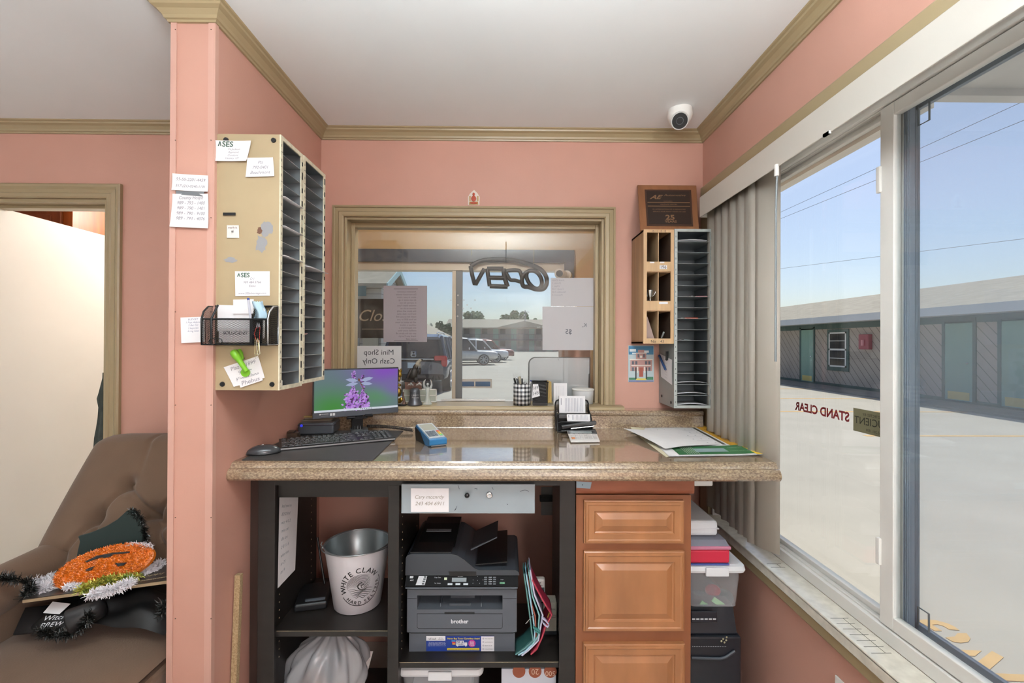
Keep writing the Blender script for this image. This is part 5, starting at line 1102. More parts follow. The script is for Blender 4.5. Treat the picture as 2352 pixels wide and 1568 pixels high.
# small red and gold figure sticker above the service window
t = thing('figure_sticker', 'tiny red and gold seated figure sticker above the service window casing', 'sticker', tuple(aY(1088, 472, WB)))
pts = [(1075, 471), (1101, 471), (1102, 452), (1097, 444), (1093, 440), (1089, 436), (1084, 440), (1079, 445), (1075, 452)]
mb = MB(); mb.slab(px4('Y', WB-.0015, *pts), .001); mb.build('backing', mat('sticker_white', 'dcd2c8', .5), t)
mb = MB(); mb.slab(px4('Y', WB-.0022, (1077, 470), (1099, 470), (1098, 463), (1078, 463)), .0005); mb.slab(px4('Y', WB-.0022, (1078, 462), (1081, 462), (1081, 450), (1078, 450)), .0005); mb.slab(px4('Y', WB-.0022, (1096, 462), (1099, 462), (1099, 450), (1096, 450)), .0005); mb.build('gold_print', mat('sticker_gold', 'b08a4c', .5), t)
mb = MB(); c = aY(1088, 456, WB-.003); mb.ell((c.x, c.y, c.z), (.012, .002, .014)); c = aY(1088, 446, WB-.003); mb.ell((c.x, c.y, c.z), (.006, .002, .008)); c = aY(1088, 466, WB-.003); mb.ell((c.x, c.y, c.z), (.018, .002, .005)); mb.build('figure', mat('sticker_red', 'b0482e', .5), t)
# --- papers taped on the service glass
GA = GY-.0015
M_gpap = mat('backlit_paper', 'c8c4c8', .8)
def gnote(name, x0, y0, x1, y1, label, lines, m=None, inkc='4a4648', Y=GA, mirror=True, **k):
    return note(name, [(x0, y1), (x1, y1), (x1, y0), (x0, y0)], Y, label, lines, inkc=inkc, m=m or M_gpap, mirror=mirror, shear=k.pop('shear', 0), cat='paper', **k)
o, q, fn = gnote('typed_notice', 881, 656, 981, 785, 'typed notice to customers taped on the service glass, reading backwards', ['Attention customer', 'Do not touch smoke', 'alarm in your room', 'do not cover it up', 'in anyway do not', 'remove them if you', 'choose to do so', 'the alarm will notify', 'the front desk what', 'room did so you will', 'be fined $50 or you', 'will be asked to leave', 'without a refund', 'the department is', 'notified every time', 'you set the alarm off', 'thank you Curry\'s', 'motel staff'], rect=(.25, .03, .75, .92), align='L', fill=.62, m=mat('grey_mauve_paper', '8f8588', .8), inkc='5f5558')
mb = MB(); Q = quadmap(q)
for v in (.94, .02): mb.slab([Q(.24, v, .002), Q(.79, v, .002), Q(.79, v+.008, .002), Q(.24, v+.008, .002)], .0004)
mb.build('printed_rule', MATS['ink_5f5558'], o)
gnote('shop_sign', 820, 794, 922, 895, 'pale sheet on the service glass lettered for a cash-only mini shop, reading backwards', ['Mini Shop', 'Cash Only'], rect=(.1, .56, .92, .93), fill=.68, m=mat('pale_grey_paper', 'b9b7b7', .8), bold=.012) if False else None
q = rectY(820, 794, 922, 895, GA); o, fn = paper('shop_sign', q, mat('pale_grey_paper', 'b9b7b7', .8)); tag(o, 'pale sheet on the service glass lettered Mini Shop Cash Only, reading backwards', 'sign')
mb = MB(); write(mb, q, ['Mini Shop', 'Cash Only'], rect=(.1, .56, .92, .96), fill=.62, mirror=True, bold=0, off=.002); mb.build('lettering', mat('ink_3c3a3c', '3c3a3c', .8), o)
M_sh = mat('grey_white_card', 'bcb9bb', .8)
gnote('price_sheet', 1265, 638, 1366, 703, 'upper blank-looking sheet on the service glass with faint snack prices', ['Snack Costs', 'Drinks 2', 'Chips 1', 'Candy 1.50', 'Noodles 2.50', 'Popcorn 2'], rect=(.55, .35, .97, .97), align='R', shear=.3, inkc='9a98a0', m=M_sh)
o, q, fn = gnote('price_sheet', 1246, 704, 1366, 804, 'lower larger sheet on the service glass marked with a backwards five dollars', None, m=M_sh)
mb = MB(); write(mb, q, ['$5'], rect=(.44, .34, .56, .52), mirror=True, off=.002, bold=.01, fill=.9); write(mb, q, ['K,'], rect=(.16, .52, .24, .64), mirror=True, off=.002, fill=.9); mb.build('lettering', mat('ink_606068', '606068', .8), o)
# ================================================================ ON THE WINDOW LEDGE
LZ = 1.1135
LZ2 = LZ
def pl(px, Y): return aY(px, 900, Y).x
# whiteboard leaning behind
bY = 2.30
q = [aY(1213, 925, bY), aY(1356, 925, bY), aY(1356, 820, bY), aY(1213, 820, bY)]
t = thing('dry_erase_board', 'white board with black edging standing behind the glass right of the pens', 'whiteboard', tuple(q[0]))
rr_ = lambda x0, z0, x1, z1, r: [(x0, z0), (x1, z0), (x1, z1)]+[(x0+r-r*sin(a), z1-r+r*cos(a)) for a in [i*pi/12 for i in range(7)]]
mb = MB(); mb.prism(rr_(q[0].x, 1.09, q[1].x, q[2].z, .035)[::-1], 'y', bY, bY+.012); mb.build('board_edge', M_black, t)
mb = MB(); mb.prism(rr_(q[0].x+.006, 1.09, q[1].x-.006, q[2].z-.005, .031)[::-1], 'y', bY-.001, bY); mb.build('writing_surface', mat('board_white', 'c2c2c8', .35), t)
mb = MB(); c = aY(1284, 824, bY-.004); mb.tube([(c.x+.005*cos(a), c.y, c.z+.006*sin(a)) for a in [i*pi/6 for i in range(10)]], .001, 5); mb.build('hook', M_chrome, t)
mb = MB(); a_ = aY(1354, 858, bY-.006); b_2 = aY(1353, 893, bY-.006); mb.tube([a_, b_2], .004, 8); mb.build('marker_holder', M_black, t)
mb = MB(); mb.box(aY(1290, 805, 3.2).x, 3.2, 0, aY(1356, 805, 3.2).x, 3.4, aY(1290, 804, 3.2).z); tag(mb.build('lobby_cabinet', mat('brown_counter_wood', '8d6f58', .4, var=.15, vscale=6)), 'brown wooden cabinet in the lobby showing just above the whiteboard', 'cabinet')
mb = MB(); mb.box(aY(1297, 805, 3.22).x, 3.21, aY(1290, 804, 3.21).z+.0005, aY(1316, 805, 3.22).x, 3.3, aY(1290, 796, 3.21).z); tag(mb.build('small_appliance', mat('slate_plastic', '4f555c', .4), bev=.008), 'small slate grey device standing on the lobby cabinet', 'device')
# pen cup, buffalo plaid
M_pl = mat('buffalo_plaid', 'ffffff', .35); N, L, p_ = nodes_of(M_pl)
tc = N.new('ShaderNodeTexCoord'); sp = N.new('ShaderNodeSeparateXYZ'); L.new(tc.outputs['Object'], sp.inputs[0])
def mth(op, a, b=None, N=N, L=L):
    n = N.new('ShaderNodeMath'); n.operation = op
    for i, v in enumerate((a, b)):
        if v is None: continue
        if isinstance(v, (int, float)): n.inputs[i].default_value = v
        else: L.new(v, n.inputs[i])
    return n.outputs[0]
ang = mth('ARCTAN2', sp.outputs[0], sp.outputs[1]); s1m = mth('LESS_THAN', mth('FRACT', mth('MULTIPLY', ang, 7/(pi*1.0))), .5); s2m = mth('LESS_THAN', mth('FRACT', mth('MULTIPLY', sp.outputs[2], 52)), .5)
sm_ = mth('MULTIPLY', mth('ADD', s1m, s2m), .5); r_ = N.new('ShaderNodeValToRGB'); r_.color_ramp.interpolation = 'CONSTANT'; r_.color_ramp.elements[0].color = (*lin('e4e4e2'), 1); r_.color_ramp.elements[1].position = .75; r_.color_ramp.elements[1].color = (*lin('18191a'), 1); e = r_.color_ramp.elements.new(.25); e.color = (*lin('84868a'), 1)
L.new(sm_, r_.inputs[0]); L.new(r_.outputs[0], p_.inputs['Base Color'])
cY = 2.12; cx_ = pl(1199, cY); r0 = .0405; zt_c = aY(1199, 880, cY).z
cp = thing('pen_cup', 'black and white buffalo plaid pen cup on the window ledge', 'pen cup', (cx_, cY, LZ))
mb = MB(); mb.lathe([(0, .0005), (r0, .0005), (r0, zt_c-LZ), (r0-.002, zt_c-LZ), (r0-.002, .004), (0, .004)], (cx_, cY, LZ), 40); mb.build('cup', M_pl, cp)
def inst(px0, py0, px1, py1, Y0, Y1, r, m, label, name='ballpoint_pen', cat='pen', tip=None, grp=None): pen(name, aY(px0, py0, Y0), aY(px1, py1, Y1), r, m, label, tip, cat, grp)
inst(1195, 922, 1181, 868, 2.12, 2.105, .0045, M_black, 'black pen leaning farthest left in the plaid cup')
inst(1199, 922, 1187, 866, 2.12, 2.11, .005, mat('dark_steel', '5c6064', .3, .7), 'dark steel pen second from left in the plaid cup', tip=M_chrome)
inst(1200, 922, 1193, 864, 2.125, 2.13, .006, mat('beige_plastic', 'a8a08c', .4), 'thick beige marker standing at the back of the plaid cup')
inst(1201, 922, 1199, 866, 2.115, 2.11, .0035, M_black, 'upright black pen with a silver end in the middle of the plaid cup', tip=M_chrome)
inst(1201, 922, 1207, 873, 2.12, 2.12, .004, mat('silver_pen', 'a9b0b0', .3, .6), 'short silver pen just right of middle in the plaid cup')
inst(1203, 922, 1220, 873, 2.115, 2.11, .004, mat('white_pen', 'dcdcd8', .4), 'white pen with a blue end leaning right in the plaid cup', tip=M_blue)
# black wire cup with note
mY = 2.125; mx0, mx1 = pl(1222, mY), pl(1258, mY); zt_m = aY(1240, 876, mY).z
mc = thing('wire_pen_cup', 'square black wire mesh cup holding a note beside the plaid cup', 'pen cup', ((mx0+mx1)/2, mY, LZ))
mb = MB(); loft(mb, [[(mx0+.004, mY-.028, LZ), (mx1-.004, mY-.028, LZ), (mx1-.004, mY+.028, LZ), (mx0+.004, mY+.028, LZ)], [(mx0, mY-.034, zt_m), (mx1, mY-.034, zt_m), (mx1, mY+.034, zt_m), (mx0, mY+.034, zt_m)]], cap=False, smooth=False); mb.build('mesh_wall', wire_mat('fine_black_mesh', '1e1f20', 520, .5), mc)
mb = MB(); mb.tube([(mx0, mY-.034, zt_m), (mx1, mY-.034, zt_m), (mx1, mY+.034, zt_m), (mx0, mY+.034, zt_m)], .0025, 6, closed=True); mb.box(mx0+.003, mY-.03, LZ, mx1-.003, mY+.03, LZ+.012); mb.build('rim', M_wr, mc)
o, q, fn = note('note', [(1222, 914), (1240, 909), (1236, 882), (1224, 882)], mY-.040, 'scrap marked with handwriting in front of the black wire cup', ['169', '145'], inkc='3c4448', rect=(.05, .1, .95, .95), cat='note')
for i, (a, b) in enumerate(((1260, 1258), (1263, 1262), (1266, 1265), (1258, 1255))):
    inst(a, 926, b, 873+i*1.5, 2.11+.006*i, 2.115, .0035, mat('tan_pencil', 'b89c60', .4), ['tan pencil bundled right of the wire cup, front left', 'tan pencil in the middle of the bundle right of the wire cup', 'rightmost tan pencil of the bundle by the wire cup', 'tan pencil at the back of the bundle touching the wire cup'][i], 'pencil', 'pencil', grp='bundle of tan pencils')
# stacks of printed cards
def cards(name, px0, px1, py0, Y, th, z0, label, tilt=.02, lines=9):
    a = Vector((pl(px0, Y), Y, z0)); b = Vector((pl(px1, Y), Y, z0)); zt2 = aY(px0, py0, Y).z; q = [a, b, Vector((b.x, Y+tilt, zt2)), Vector((a.x, Y+tilt, zt2))]
    mb = MB(); mb.slab(q, th); o = mb.build(name, M_paper); tag(o, label, 'cards')
    mb = MB(); Q = quadmap(q)
    for i in range(lines): u = .2+.7*i/lines; mb.slab([Q(u, .12+.1*(i % 3 == 0), .0005), Q(u+.012, .12, .0005), Q(u+.012, .86, .0005), Q(u, .86, .0005)], .0003)
    mb.build('printing', mat('ink_a4a4ae', 'a4a4ae', .8), o)
cards('card_stack', 1272, 1303, 880, 2.135, .02, LZ, 'stack of printed cards standing on the ledge behind the desk organizer', .012, 5)
tY = 2.175; tcx = pl(1339, tY); t = thing('tape_roll_tub', 'round white lidded tub at the right end of the window ledge', 'tub', (tcx, tY, LZ)); zt3 = aY(1339, 895, tY-.05).z-LZ
mb = MB(); mb.lathe([(0, .0005), (.048, .0005), (.050, zt3-.006)], (tcx, tY, LZ), 32); mb.build('tub', M_lid, t)
mb = MB(); mb.lathe([(.050, zt3-.006), (.053, zt3-.006), (.053, zt3), (.048, zt3+.002), (0, zt3+.001)], (tcx, tY, LZ), 32); mb.build('lid', M_white, t)
# eagle on a bell
eY = 2.10; ex = pl(953, eY); K = 2.10/F
def ep(px, py, dy=0): return aY(px, py, eY+dy)
eg = thing('eagle_statuette', 'dark eagle statuette perched on a grey bell on the window ledge', 'statuette', (ex, eY, LZ))
M_bell = mat('pewter_grey', '55565a', .38, .5, var=.1, vscale=20); M_eag = mat('eagle_dark_brown', '2a2520', .6, var=.3, vscale=60, bump=.6, bscale=160); M_ehd = mat('eagle_grey_head', '8a8272', .6, var=.3, vscale=80); M_claw = mat('claw_silver', 'b4b4b0', .3, .5)
hb = ep(953, 893).z-LZ
mb = MB(); mb.lathe([(0, .0), (.034, .0), (.035, .004), (.031, .010), (.026, .022), (.0235, hb*.6), (.0225, hb*.9), (.018, hb), (.012, hb+.004), (0, hb+.004)], (ex, eY, LZ+.0005), 36); mb.tube([(ex+.0238*cos(a), eY+.0238*sin(a), LZ+hb*.85) for a in [i*pi/16 for i in range(32)]], .001, 5, closed=True); mb.build('bell', M_bell, eg)
mb = MB(); write(mb, [ep(943, 915, -.03), ep(966, 915, -.03), ep(966, 905, -.03), ep(943, 905, -.03)], ['LIBERTY', 'Pass and'], rect=(0, 0, 1, 1), off=.0008); mb.build('lettering', mat('ink_b8b8b8', 'b8b8b8', .5), eg)
mb = MB(); cbk = ep(951, 860)
def eblob(c, r, rot, m_=mb):
    m_.M = Matrix.Translation(c) @ Matrix.Rotation(rot, 4, 'Y'); m_.ell((0, 0, 0), r, 16, 12); m_.M = None
eblob(ep(950, 857), (.0195, .018, .030), radians(18)); eblob(ep(955, 843), (.013, .013, .016), radians(30)); eblob(ep(941, 858, -.006), (.009, .015, .028), radians(22)); eblob(ep(964, 852, -.004), (.007, .012, .018), radians(6)); eblob(ep(937, 866, .006), (.005, .008, .012), radians(50)); eblob(ep(955, 872), (.010, .010, .014), radians(-5)); mb.build('body', M_eag, eg)
mb = MB(); eblob(ep(960, 833), (.0095, .009, .014), radians(40), mb); eblob(ep(965, 827), (.0085, .0075, .007), radians(10), mb)
for k in range(9): mb.tube([ep(957+k*1.1-1, 832+k*.3, -.008), ep(954+k*1.4, 841+(k % 3)*2, -.014)], [.0018, .0004], 5)
mb.build('head', M_ehd, eg)
mb = MB(); mb.tube([ep(968, 826, -.001), ep(971, 826, -.002), ep(972, 829, -.002)], [.004, .0028, .0004], 7); mb.build('beak', M_eag, eg)
mb = MB(); mb.ell(tuple(ep(966, 825, -.0075)), .0012, 8, 6); mb.build('eye', M_black, eg)
for bx in (944, 963):
    mb = MB()
    for k in range(5): a = -1.2+k*.6; c = ep(bx, 882, -.01); mb.tube([c, c+Vector((sin(a)*.010, -.006, .001)), c+Vector((sin(a)*.014, -.008, -.006))], [.0022, .0018, .0004], 6)
    c = ep(bx, 880, -.008); mb.ell(tuple(c), (.005, .005, .004), 8, 6); mb.build('talon', M_claw, eg)
mb = MB(); mb.slab(px4('Y', eY+.022, (930, 894), (968, 894), (968, 877), (930, 877)), .01); mb.build('wooden_log', mat('log_brown', '5c3e30', .5), eg)
# glass angel
ax_, aYy = pl(982, 2.12), 2.12
ga = thing('glass_angel', 'clear glass angel figurine right of the eagle statuette', 'figurine', (ax_, aYy, LZ)); M_cg = glass_mat('figurine_glass', 'eef2f2', .16, 'e8ecec', 1.5, .05)
H_ = aY(982, 884, aYy).z-LZ
mb = MB(); mb.lathe([(0, .0005), (.020, .0005), (.021, .004), (.012, .02), (.008, H_*.6), (.010, H_*.8), (.006, H_*.92), (0, H_*.95)], (ax_, aYy, LZ), 20); mb.build('gown', M_cg, ga)
mb = MB(); mb.ell((ax_, aYy, LZ+H_+.004), .0068, 12, 9); mb.build('head', M_cg, ga)
for sx in (-1, 1):
    mb = MB(); mb.tube([(ax_+sx*x, aYy+.004, LZ+H_+z) for x, z in ((.004, -.016), (.014, -.012), (.0185, .002), (.0165, .016), (.010, .026))], [.003, .0065, .0055, .004, .0012], 8); mb.build('wing', M_cg, ga)
# frame behind
fY = 2.20; t = thing('framed_photo', 'small pale photo frame lying behind the angel and eagle', 'frame', tuple(aY(955, 923, fY)))
a, b = aY(925, 922, fY), aY(1003, 893, fY); a.z = LZ+.0005
mb = MB()
for x0, z0, x1, z1 in ((a.x, a.z, b.x, a.z+.004), (a.x, b.z-.004, b.x, b.z), (a.x, a.z, a.x+.004, b.z), (b.x-.004, a.z, b.x, b.z), (a.x, (a.z+b.z)/2-.0015, b.x, (a.z+b.z)/2+.0015)): mb.box(x0, fY, z0, x1, fY+.008, z1)
mb.build('frame', mat('frame_white', 'd8d8d2', .4), t); mb = MB(); mb.box(a.x+.002, fY+.004, a.z+.002, b.x-.002, fY+.007, b.z-.002); mb.build('backing', mat('frame_backing_grey', 'a4a89c', .6), t)
# golden figurines left
M_gold = mat('antique_gold', '9a7c34', .3, .8, var=.2, vscale=60)
def blob_fig(name, label, parts, m):
    t = thing(name, label, 'figurine', tuple(parts[0][0]))
    for nm, grp_ in {}.items(): pass
    mb = MB()
    for c, r in parts: mb.ell(tuple(c), r, 12, 9)
    return t, mb
t, mb = blob_fig('gold_monkey', 'gold animal figurine peeping out right of the monitor', [(aY(918, 860, 2.13), (.010, .010, .016)), (aY(919, 852, 2.13), (.009, .009, .007)), (aY(917, 870, 2.13), (.007, .008, .012)), (aY(916, 884, 2.13), (.012, .012, .008)), (aY(916, 900, 2.13), (.012, .012, .022)), (aY(916, 920, 2.13), (.016, .014, .012))], M_gold); mb.build('body', M_gold, t); t['label'] = 'gold animal figurine standing just right of the monitor edge'; t.name = 'gold_figurine'
mb = MB(); mb.ell(tuple(aY(921, 848, 2.125)), (.003, .003, .005), 8, 6); mb.ell(tuple(aY(915, 849, 2.125)), (.003, .003, .005), 8, 6); mb.build('ears', M_gold, t)
f2 = thing('hourglass_figurine', 'small brown figurine with a gold ball left of the bell', 'figurine', (pl(925, 2.09), 2.09, LZ))
mb = MB(); mb.tube([(pl(926, 2.09)+x, 2.09, LZ+z) for x, z in ((.006, .001), (.004, .02), (.001, .035), (.0, .05), (.001, .06))], [.010, .006, .005, .003, .0035], 8); mb.build('body', mat('figurine_brown', '5a4030', .5, var=.3, vscale=90), f2)
mb = MB(); mb.ell((pl(921, 2.085), 2.085, LZ+.027), (.0095, .006, .0105), 14, 10); mb.build('ball', M_gold, f2)
mb = MB(); mb.box(pl(915, 2.09), 2.072, LZ+.0002, pl(934, 2.09), 2.10, LZ+.006); mb.build('base', M_black, f2)
# ================================================================ LOBBY WINDOW THINGS
OY = LY-.035
op = thing('open_neon_sign', 'dark OPEN tube sign hanging in the lobby window, seen from behind', 'sign', tuple(aY(1168, 640, OY)))
def smooth_(pts, closed=False, k=5):
    n = len(pts); out = []
    for i in range(n if closed else n-1):
        p = [pts[(i+j) % n] if closed else pts[max(0, min(n-1, i+j))] for j in (-1, 0, 1, 2)]
        for s in range(k):
            t_ = s/k; out.append(tuple(.5*((2*p[1][c])+(-p[0][c]+p[2][c])*t_+(2*p[0][c]-5*p[1][c]+4*p[2][c]-p[3][c])*t_*t_+(-p[0][c]+3*p[1][c]-3*p[2][c]+p[3][c])*t_**3) for c in (0, 1)))
    if not closed: out.append(pts[-1])
    return out
def nb_(pts, r=.014, closed=False, sm=True, kk=1.25):
    mb = MB(); P = [aY(1040+x/4.126, 560+y/4.126, OY) for x, y in (smooth_(pts, closed) if sm else pts)]; mb.tube(P, r*kk, 8, closed=closed); return mb
M_neon = mat('neon_backing', '3a3d42', .5)
nb_([(168, 210), (240, 170), (330, 150), (430, 145), (540, 150), (650, 170), (760, 205)], .013).build('arch', M_neon, op)
nb_([(168, 210), (185, 300), (208, 385), (216, 385), (300, 235)], .013, sm=False).build('letter_n', M_neon, op)
m_ = nb_([(325, 235), (350, 400)], .013); nb2 = [((325, 235), (480, 235)), ((345, 320), (490, 322)), ((350, 400), (520, 405)), ((480, 235), (490, 320)), ((490, 320), (520, 405))]
for a, b in nb2: m_.tube([aY(1040+p_[0]/4.126, 560+p_[1]/4.126, OY) for p_ in (a, b)], .018, 8)
m_.build('letter_e', M_neon, op)
nb_([(500, 265), (545, 250), (610, 250), (640, 270), (655, 355), (590, 345), (545, 340), (520, 300)], .012, True).build('letter_p', M_neon, op)
nb_([(705, 270), (740, 255), (790, 265), (830, 310), (845, 370), (825, 415), (780, 420), (730, 380), (700, 320)], .013, True).build('letter_o', M_neon, op)
nb_([(760, 205), (830, 240), (880, 300), (890, 370), (860, 425), (790, 430), (720, 408), (670, 400), (655, 350), (670, 300), (705, 265)], .014).build('tail', M_neon, op)
mb = MB()
for px, py in ((1083, 580), (1226, 597)): mb.tube([aY(px, py+6, OY), aY(px+.5, py-6, OY+.0), aY(px+.5, 573, OY+.01)], .0015, 5)
mb.build('hanging_wire', mat('brass_wire', '9a8458', .4, .5), op)
q = rectY(822, 686, 912, 776, OY+.01); o = flat('closed_sign', q, mat('sign_black', '16171a', .4), 'black hanging sign with silver script beginning Clo in the lobby window', 'sign', .006)
mb = MB(); write(mb, q, ['Closed'], rect=(.04, .35, 1.25, .82), shear=.35, fill=1); mb.slab([quadmap(q)(.1, .22, .001), quadmap(q)(.8, .22, .001), quadmap(q)(.8, .235, .001), quadmap(q)(.1, .235, .001)], .0004); mb.build('lettering', mat('script_silver', 'b4aea0', .3, .5), o)
# little lobby camera
lc_ = aY(1286, 628, LY-.10); t = thing('dome_camera', 'white dome security camera in the lobby window corner', 'security camera', tuple(lc_))
mb = MB(); mb.cyl(lc_+Vector((.05, .07, 0)), lc_+Vector((.0, 0, 0)), .025, .04, n=20); mb.ell(tuple(lc_), (.042, .042, .042), 18, 12); mb.build('housing', M_white, t)
mb = MB(); d = Vector((-.2, -1, -.15)).normalized(); mb.cyl(lc_+d*.036, lc_+d*.0425, .026, n=20); mb.build('lens', M_black, t)
mb = MB(); mb.cyl(lc_+Vector((.055, .03, -.005)), lc_+Vector((.075, .094, -.005)), .035, n=18); mb.build('mount', M_white, t)
# blue strips on the lobby glass
for (x0, x1), lb in (((1055, 1089), 'left dark blue strip sticker low on the lobby window'), ((1092, 1126), 'right dark blue strip sticker low on the lobby window')):
    o = flat('strip_sticker', rectY(x0, 876, x1, 887, LY+.066), mat('sticker_blue', '1c5c94', .3), lb, 'sticker', .001)
flat('sticker_backing', rectY(1053, 870, 1130, 891, LY+.0685), M_white, 'white backing strip behind the two dark blue stickers', 'sticker', .001)
# red window lettering on the right glass and security sticker
LX = 1.0095
q = [aX(x, y, LX) for x, y in ((1826, 944), (1951, 968), (1951, 938), (1826, 917))]
zt4, zb4 = max(q[2].z, q[3].z), min(q[0].z, q[1].z); q = [Vector((LX, q[0].y, q[0].z)), Vector((LX, q[1].y, q[0].z)), Vector((LX, q[1].y, q[3].z)), Vector((LX, q[0].y, q[3].z))]
mb = MB(); write(mb, q, ['STAND CLEAR'], rect=(0, 0, 1, 1), mirror=True, bold=.035, fill=.98, off=.0003)
tag(mb.build('window_lettering', mat('red_vinyl', '7c1f24', .5)), 'dark red STAND CLEAR lettering on the right window, reading backwards', 'lettering')
a, b = aX(1960, 936, LX), aX(1960, 988, LX); y_r = aX(2075, 960, LX).y
q = [Vector((LX, a.y, b.z)), Vector((LX, y_r, b.z)), Vector((LX, y_r, a.z)), Vector((LX, a.y, a.z))]
o = flat('security_sticker', q, mat('sticker_khaki', '6e6a50', .5), 'khaki security company sticker on the right window beside the mullion', 'sticker', .0006)
mb = MB(); write(mb, q, ['PROTECTED BY'], rect=(.2, .72, .95, .88), mirror=True, fill=.7); write(mb, q, ['SOLUCIENT'], rect=(.04, .32, .97, .72), mirror=True, fill=.85); write(mb, q, ['1.855.201.1500'], rect=(.1, .08, .97, .24), mirror=True, fill=.7); mb.build('lettering', mat('ink_26261c', '26261c', .8), o)
# security camera on the ceiling
cc = aZ(1566, 258, ZC); c0_ = Vector((cc.x, cc.y, ZC))
cm = thing('dome_camera', 'white turret security camera on the ceiling in the right corner', 'security camera', tuple(c0_))
c0_ = Vector((aY(1562, 262, 1.93).x, 1.93, ZC))
mb = MB(); mb.lathe([(.050, 0), (.050, -.012), (.052, -.02), (.050, -.032), (.042, -.05), (.03, -.06), (0, -.064)], tuple(c0_), 36); mb.build('housing', M_white, cm)
d = Vector((-.30, -.75, -.55)).normalized(); hc = c0_+Vector((0, 0, -.036))
mb = MB(); mb.cyl(hc, hc+d*.052, .034, .036, n=30); mb.cyl(hc+d*.052, hc+d*.056, .036, .034, n=30, caps=False); mb.build('barrel', M_white, cm)
mb = MB(); mb.cyl(hc+d*.05, hc+d*.0545, .031, n=30); mb.build('front_glass', M_black, cm)
mb = MB(); mb.tube([hc+d*.055+(d.orthogonal().normalized()*cos(a)+d.cross(d.orthogonal().normalized())*sin(a))*.014 for a in [i*pi/12 for i in range(24)]], .0015, 6, closed=True); mb.build('lens', mat('lens_ring_grey', '55585c', .3), cm)
# ================================================================ ON THE COUNTER
def cz_(px, py, z=CT): return aZ(px, py, z)
# desk mat
a, b, c = cz_(855, 1059), cz_(926, 990), cz_(556, 1057)
mp_ = [(max(XL+.003, c.x), c.y), (a.x, a.y), (b.x, b.y), (-.62, b.y+.005), (XL+.003, 1.96)]
mb = MB(); mb.prism(mp_, 'z', CT+.0003, CT+.003); tag(mb.build('desk_mat', mat('charcoal_mat', '3b3a3a', .55, bump=.3, bscale=400), bev=.0008), 'charcoal desk mat under the keyboard and mouse at the left of the countertop', 'desk mat')
MT = CT+.0034
# keyboard
fl = aZ(641, 1028, MT+.012); fr = aZ(908, 1004, MT+.012); fl.x = max(fl.x, XL+.06); dv = Vector((fr.x-fl.x, fr.y-fl.y)); Lk = dv.length; ka = math.atan2(dv.y, dv.x)
kb = thing('keyboard', 'black full-size keyboard with a silver front edge on the desk mat', 'keyboard', (0, 0, 0)); Dk = .122
mb = MB(); mb.prism([(0, 0), (Dk, 0), (Dk, .020), (.004, .011), (0, .008)], 'x', 0, Lk); mb.build('case', M_black, kb, bev=.001, local=True)
mb = MB(); mb.box(.001, -.0015, .004, Lk-.001, 0, .0085); mb.build('front_edge', mat('brushed_silver', 'a8abae', .3, .8), kb, local=True)
M_key = mat('key_black', '202124', .45)
ins = MB(); leg_ = MB()
def keyrow(mb2, y, x0, ws, hgt=.0145):
    x = x0
    for w_ in ws:
        if w_ > 0:
            z = .0115+.009*(y/Dk); mb2.add([(x, y, z), (x+w_-.002, y, z), (x+w_-.002, y+hgt, z+.0011), (x, y+hgt, z+.0011), (x+.0012, y+.0012, z+.0028), (x+w_-.0032, y+.0012, z+.0028), (x+w_-.0032, y+hgt-.001, z+.0038), (x+.0012, y+hgt-.001, z+.0038)], [(4, 5, 6, 7), (0, 1, 5, 4), (1, 2, 6, 5), (2, 3, 7, 6), (3, 0, 4, 7)])
            if w_ < .03: leg_.add([(x+w_*.3, y+.006, z+.0036), (x+w_*.5, y+.006, z+.0036), (x+w_*.5, y+.0095, z+.0039), (x+w_*.3, y+.0095, z+.0039)], [(0, 1, 2, 3)])
        x += abs(w_)
u_ = (Lk-.016)/22.5; k1 = u_
rowsK = [[1.25, 1.25, 1.25, 6.25, 1.25, 1.25, 1.25, 1.25, -.25, 1, 1, 1, -.25, 2, 1, 1], [2.25]+[1]*10+[2.75, -1.25, 1, -1.25, 1, 1, 1, 1], [1.75]+[1]*11+[2.25, -3.5, 1, 1, 1, 1], [1.5]+[1]*12+[1.5, -.25, 1, 1, 1, -.25, 1, 1, 1, 1], [1]*13+[2, -.25, 1, 1, 1, -.25, 1, 1, 1, 1], [1, -.6]+[1]*4+[-.5]+[1]*4+[-.4]+[1]*4+[-.5, 1, 1, 1, -.25, 1, 1, 1, 1]]
for i, rw_ in enumerate(rowsK):
    mb = MB(); keyrow(mb, .006+i*.0185+(.002 if i == 5 else 0), .008, [w_*k1 for w_ in rw_], .0168); mb.build('key_row', M_key, kb, local=True)
leg_.build('key_legend', mat('legend_white', 'c8cace', .6), kb, local=True)
kb.location = (fl.x, fl.y, MT); kb.rotation_euler = (0, 0, ka)
# mouse
mc_ = aZ(606, 1033, MT+.012); mc_.x = max(mc_.x, XL+.050)
ms = thing('mouse', 'black wireless mouse with a glossy grey top at the mat left edge', 'mouse', (0, 0, 0))
mb = MB(); mb.ell((0, 0, .004), (.052, .030, .026), 28, 16); mb.v = [Vector((v.x, v.y, max(v.z, 0))) for v in mb.v]; mb.build('shell', mat('mouse_dark_grey', '45484c', .25, .2), ms, local=True)
mb = MB(); mb.ell((.0, 0, .002), (.0535, .0315, .012), 28, 12); mb.v = [Vector((v.x, v.y, max(v.z, -.0005))) for v in mb.v]; mb.build('side_band', M_black, ms, local=True)
mb = MB(); mb.tube([(.046, 0, .014), (.034, 0, .0235), (.015, 0, .0292)], .0008, 4); mb.build('button_seam', M_black, ms, local=True)
mb = MB(); mb.box(.0, -.004, .0298, .006, .004, .0306); mb.build('logo', MATS['legend_white'], ms, local=True)
ms.location = (mc_.x, mc_.y, MT+.0006); ms.rotation_euler = (0, 0, radians(205))
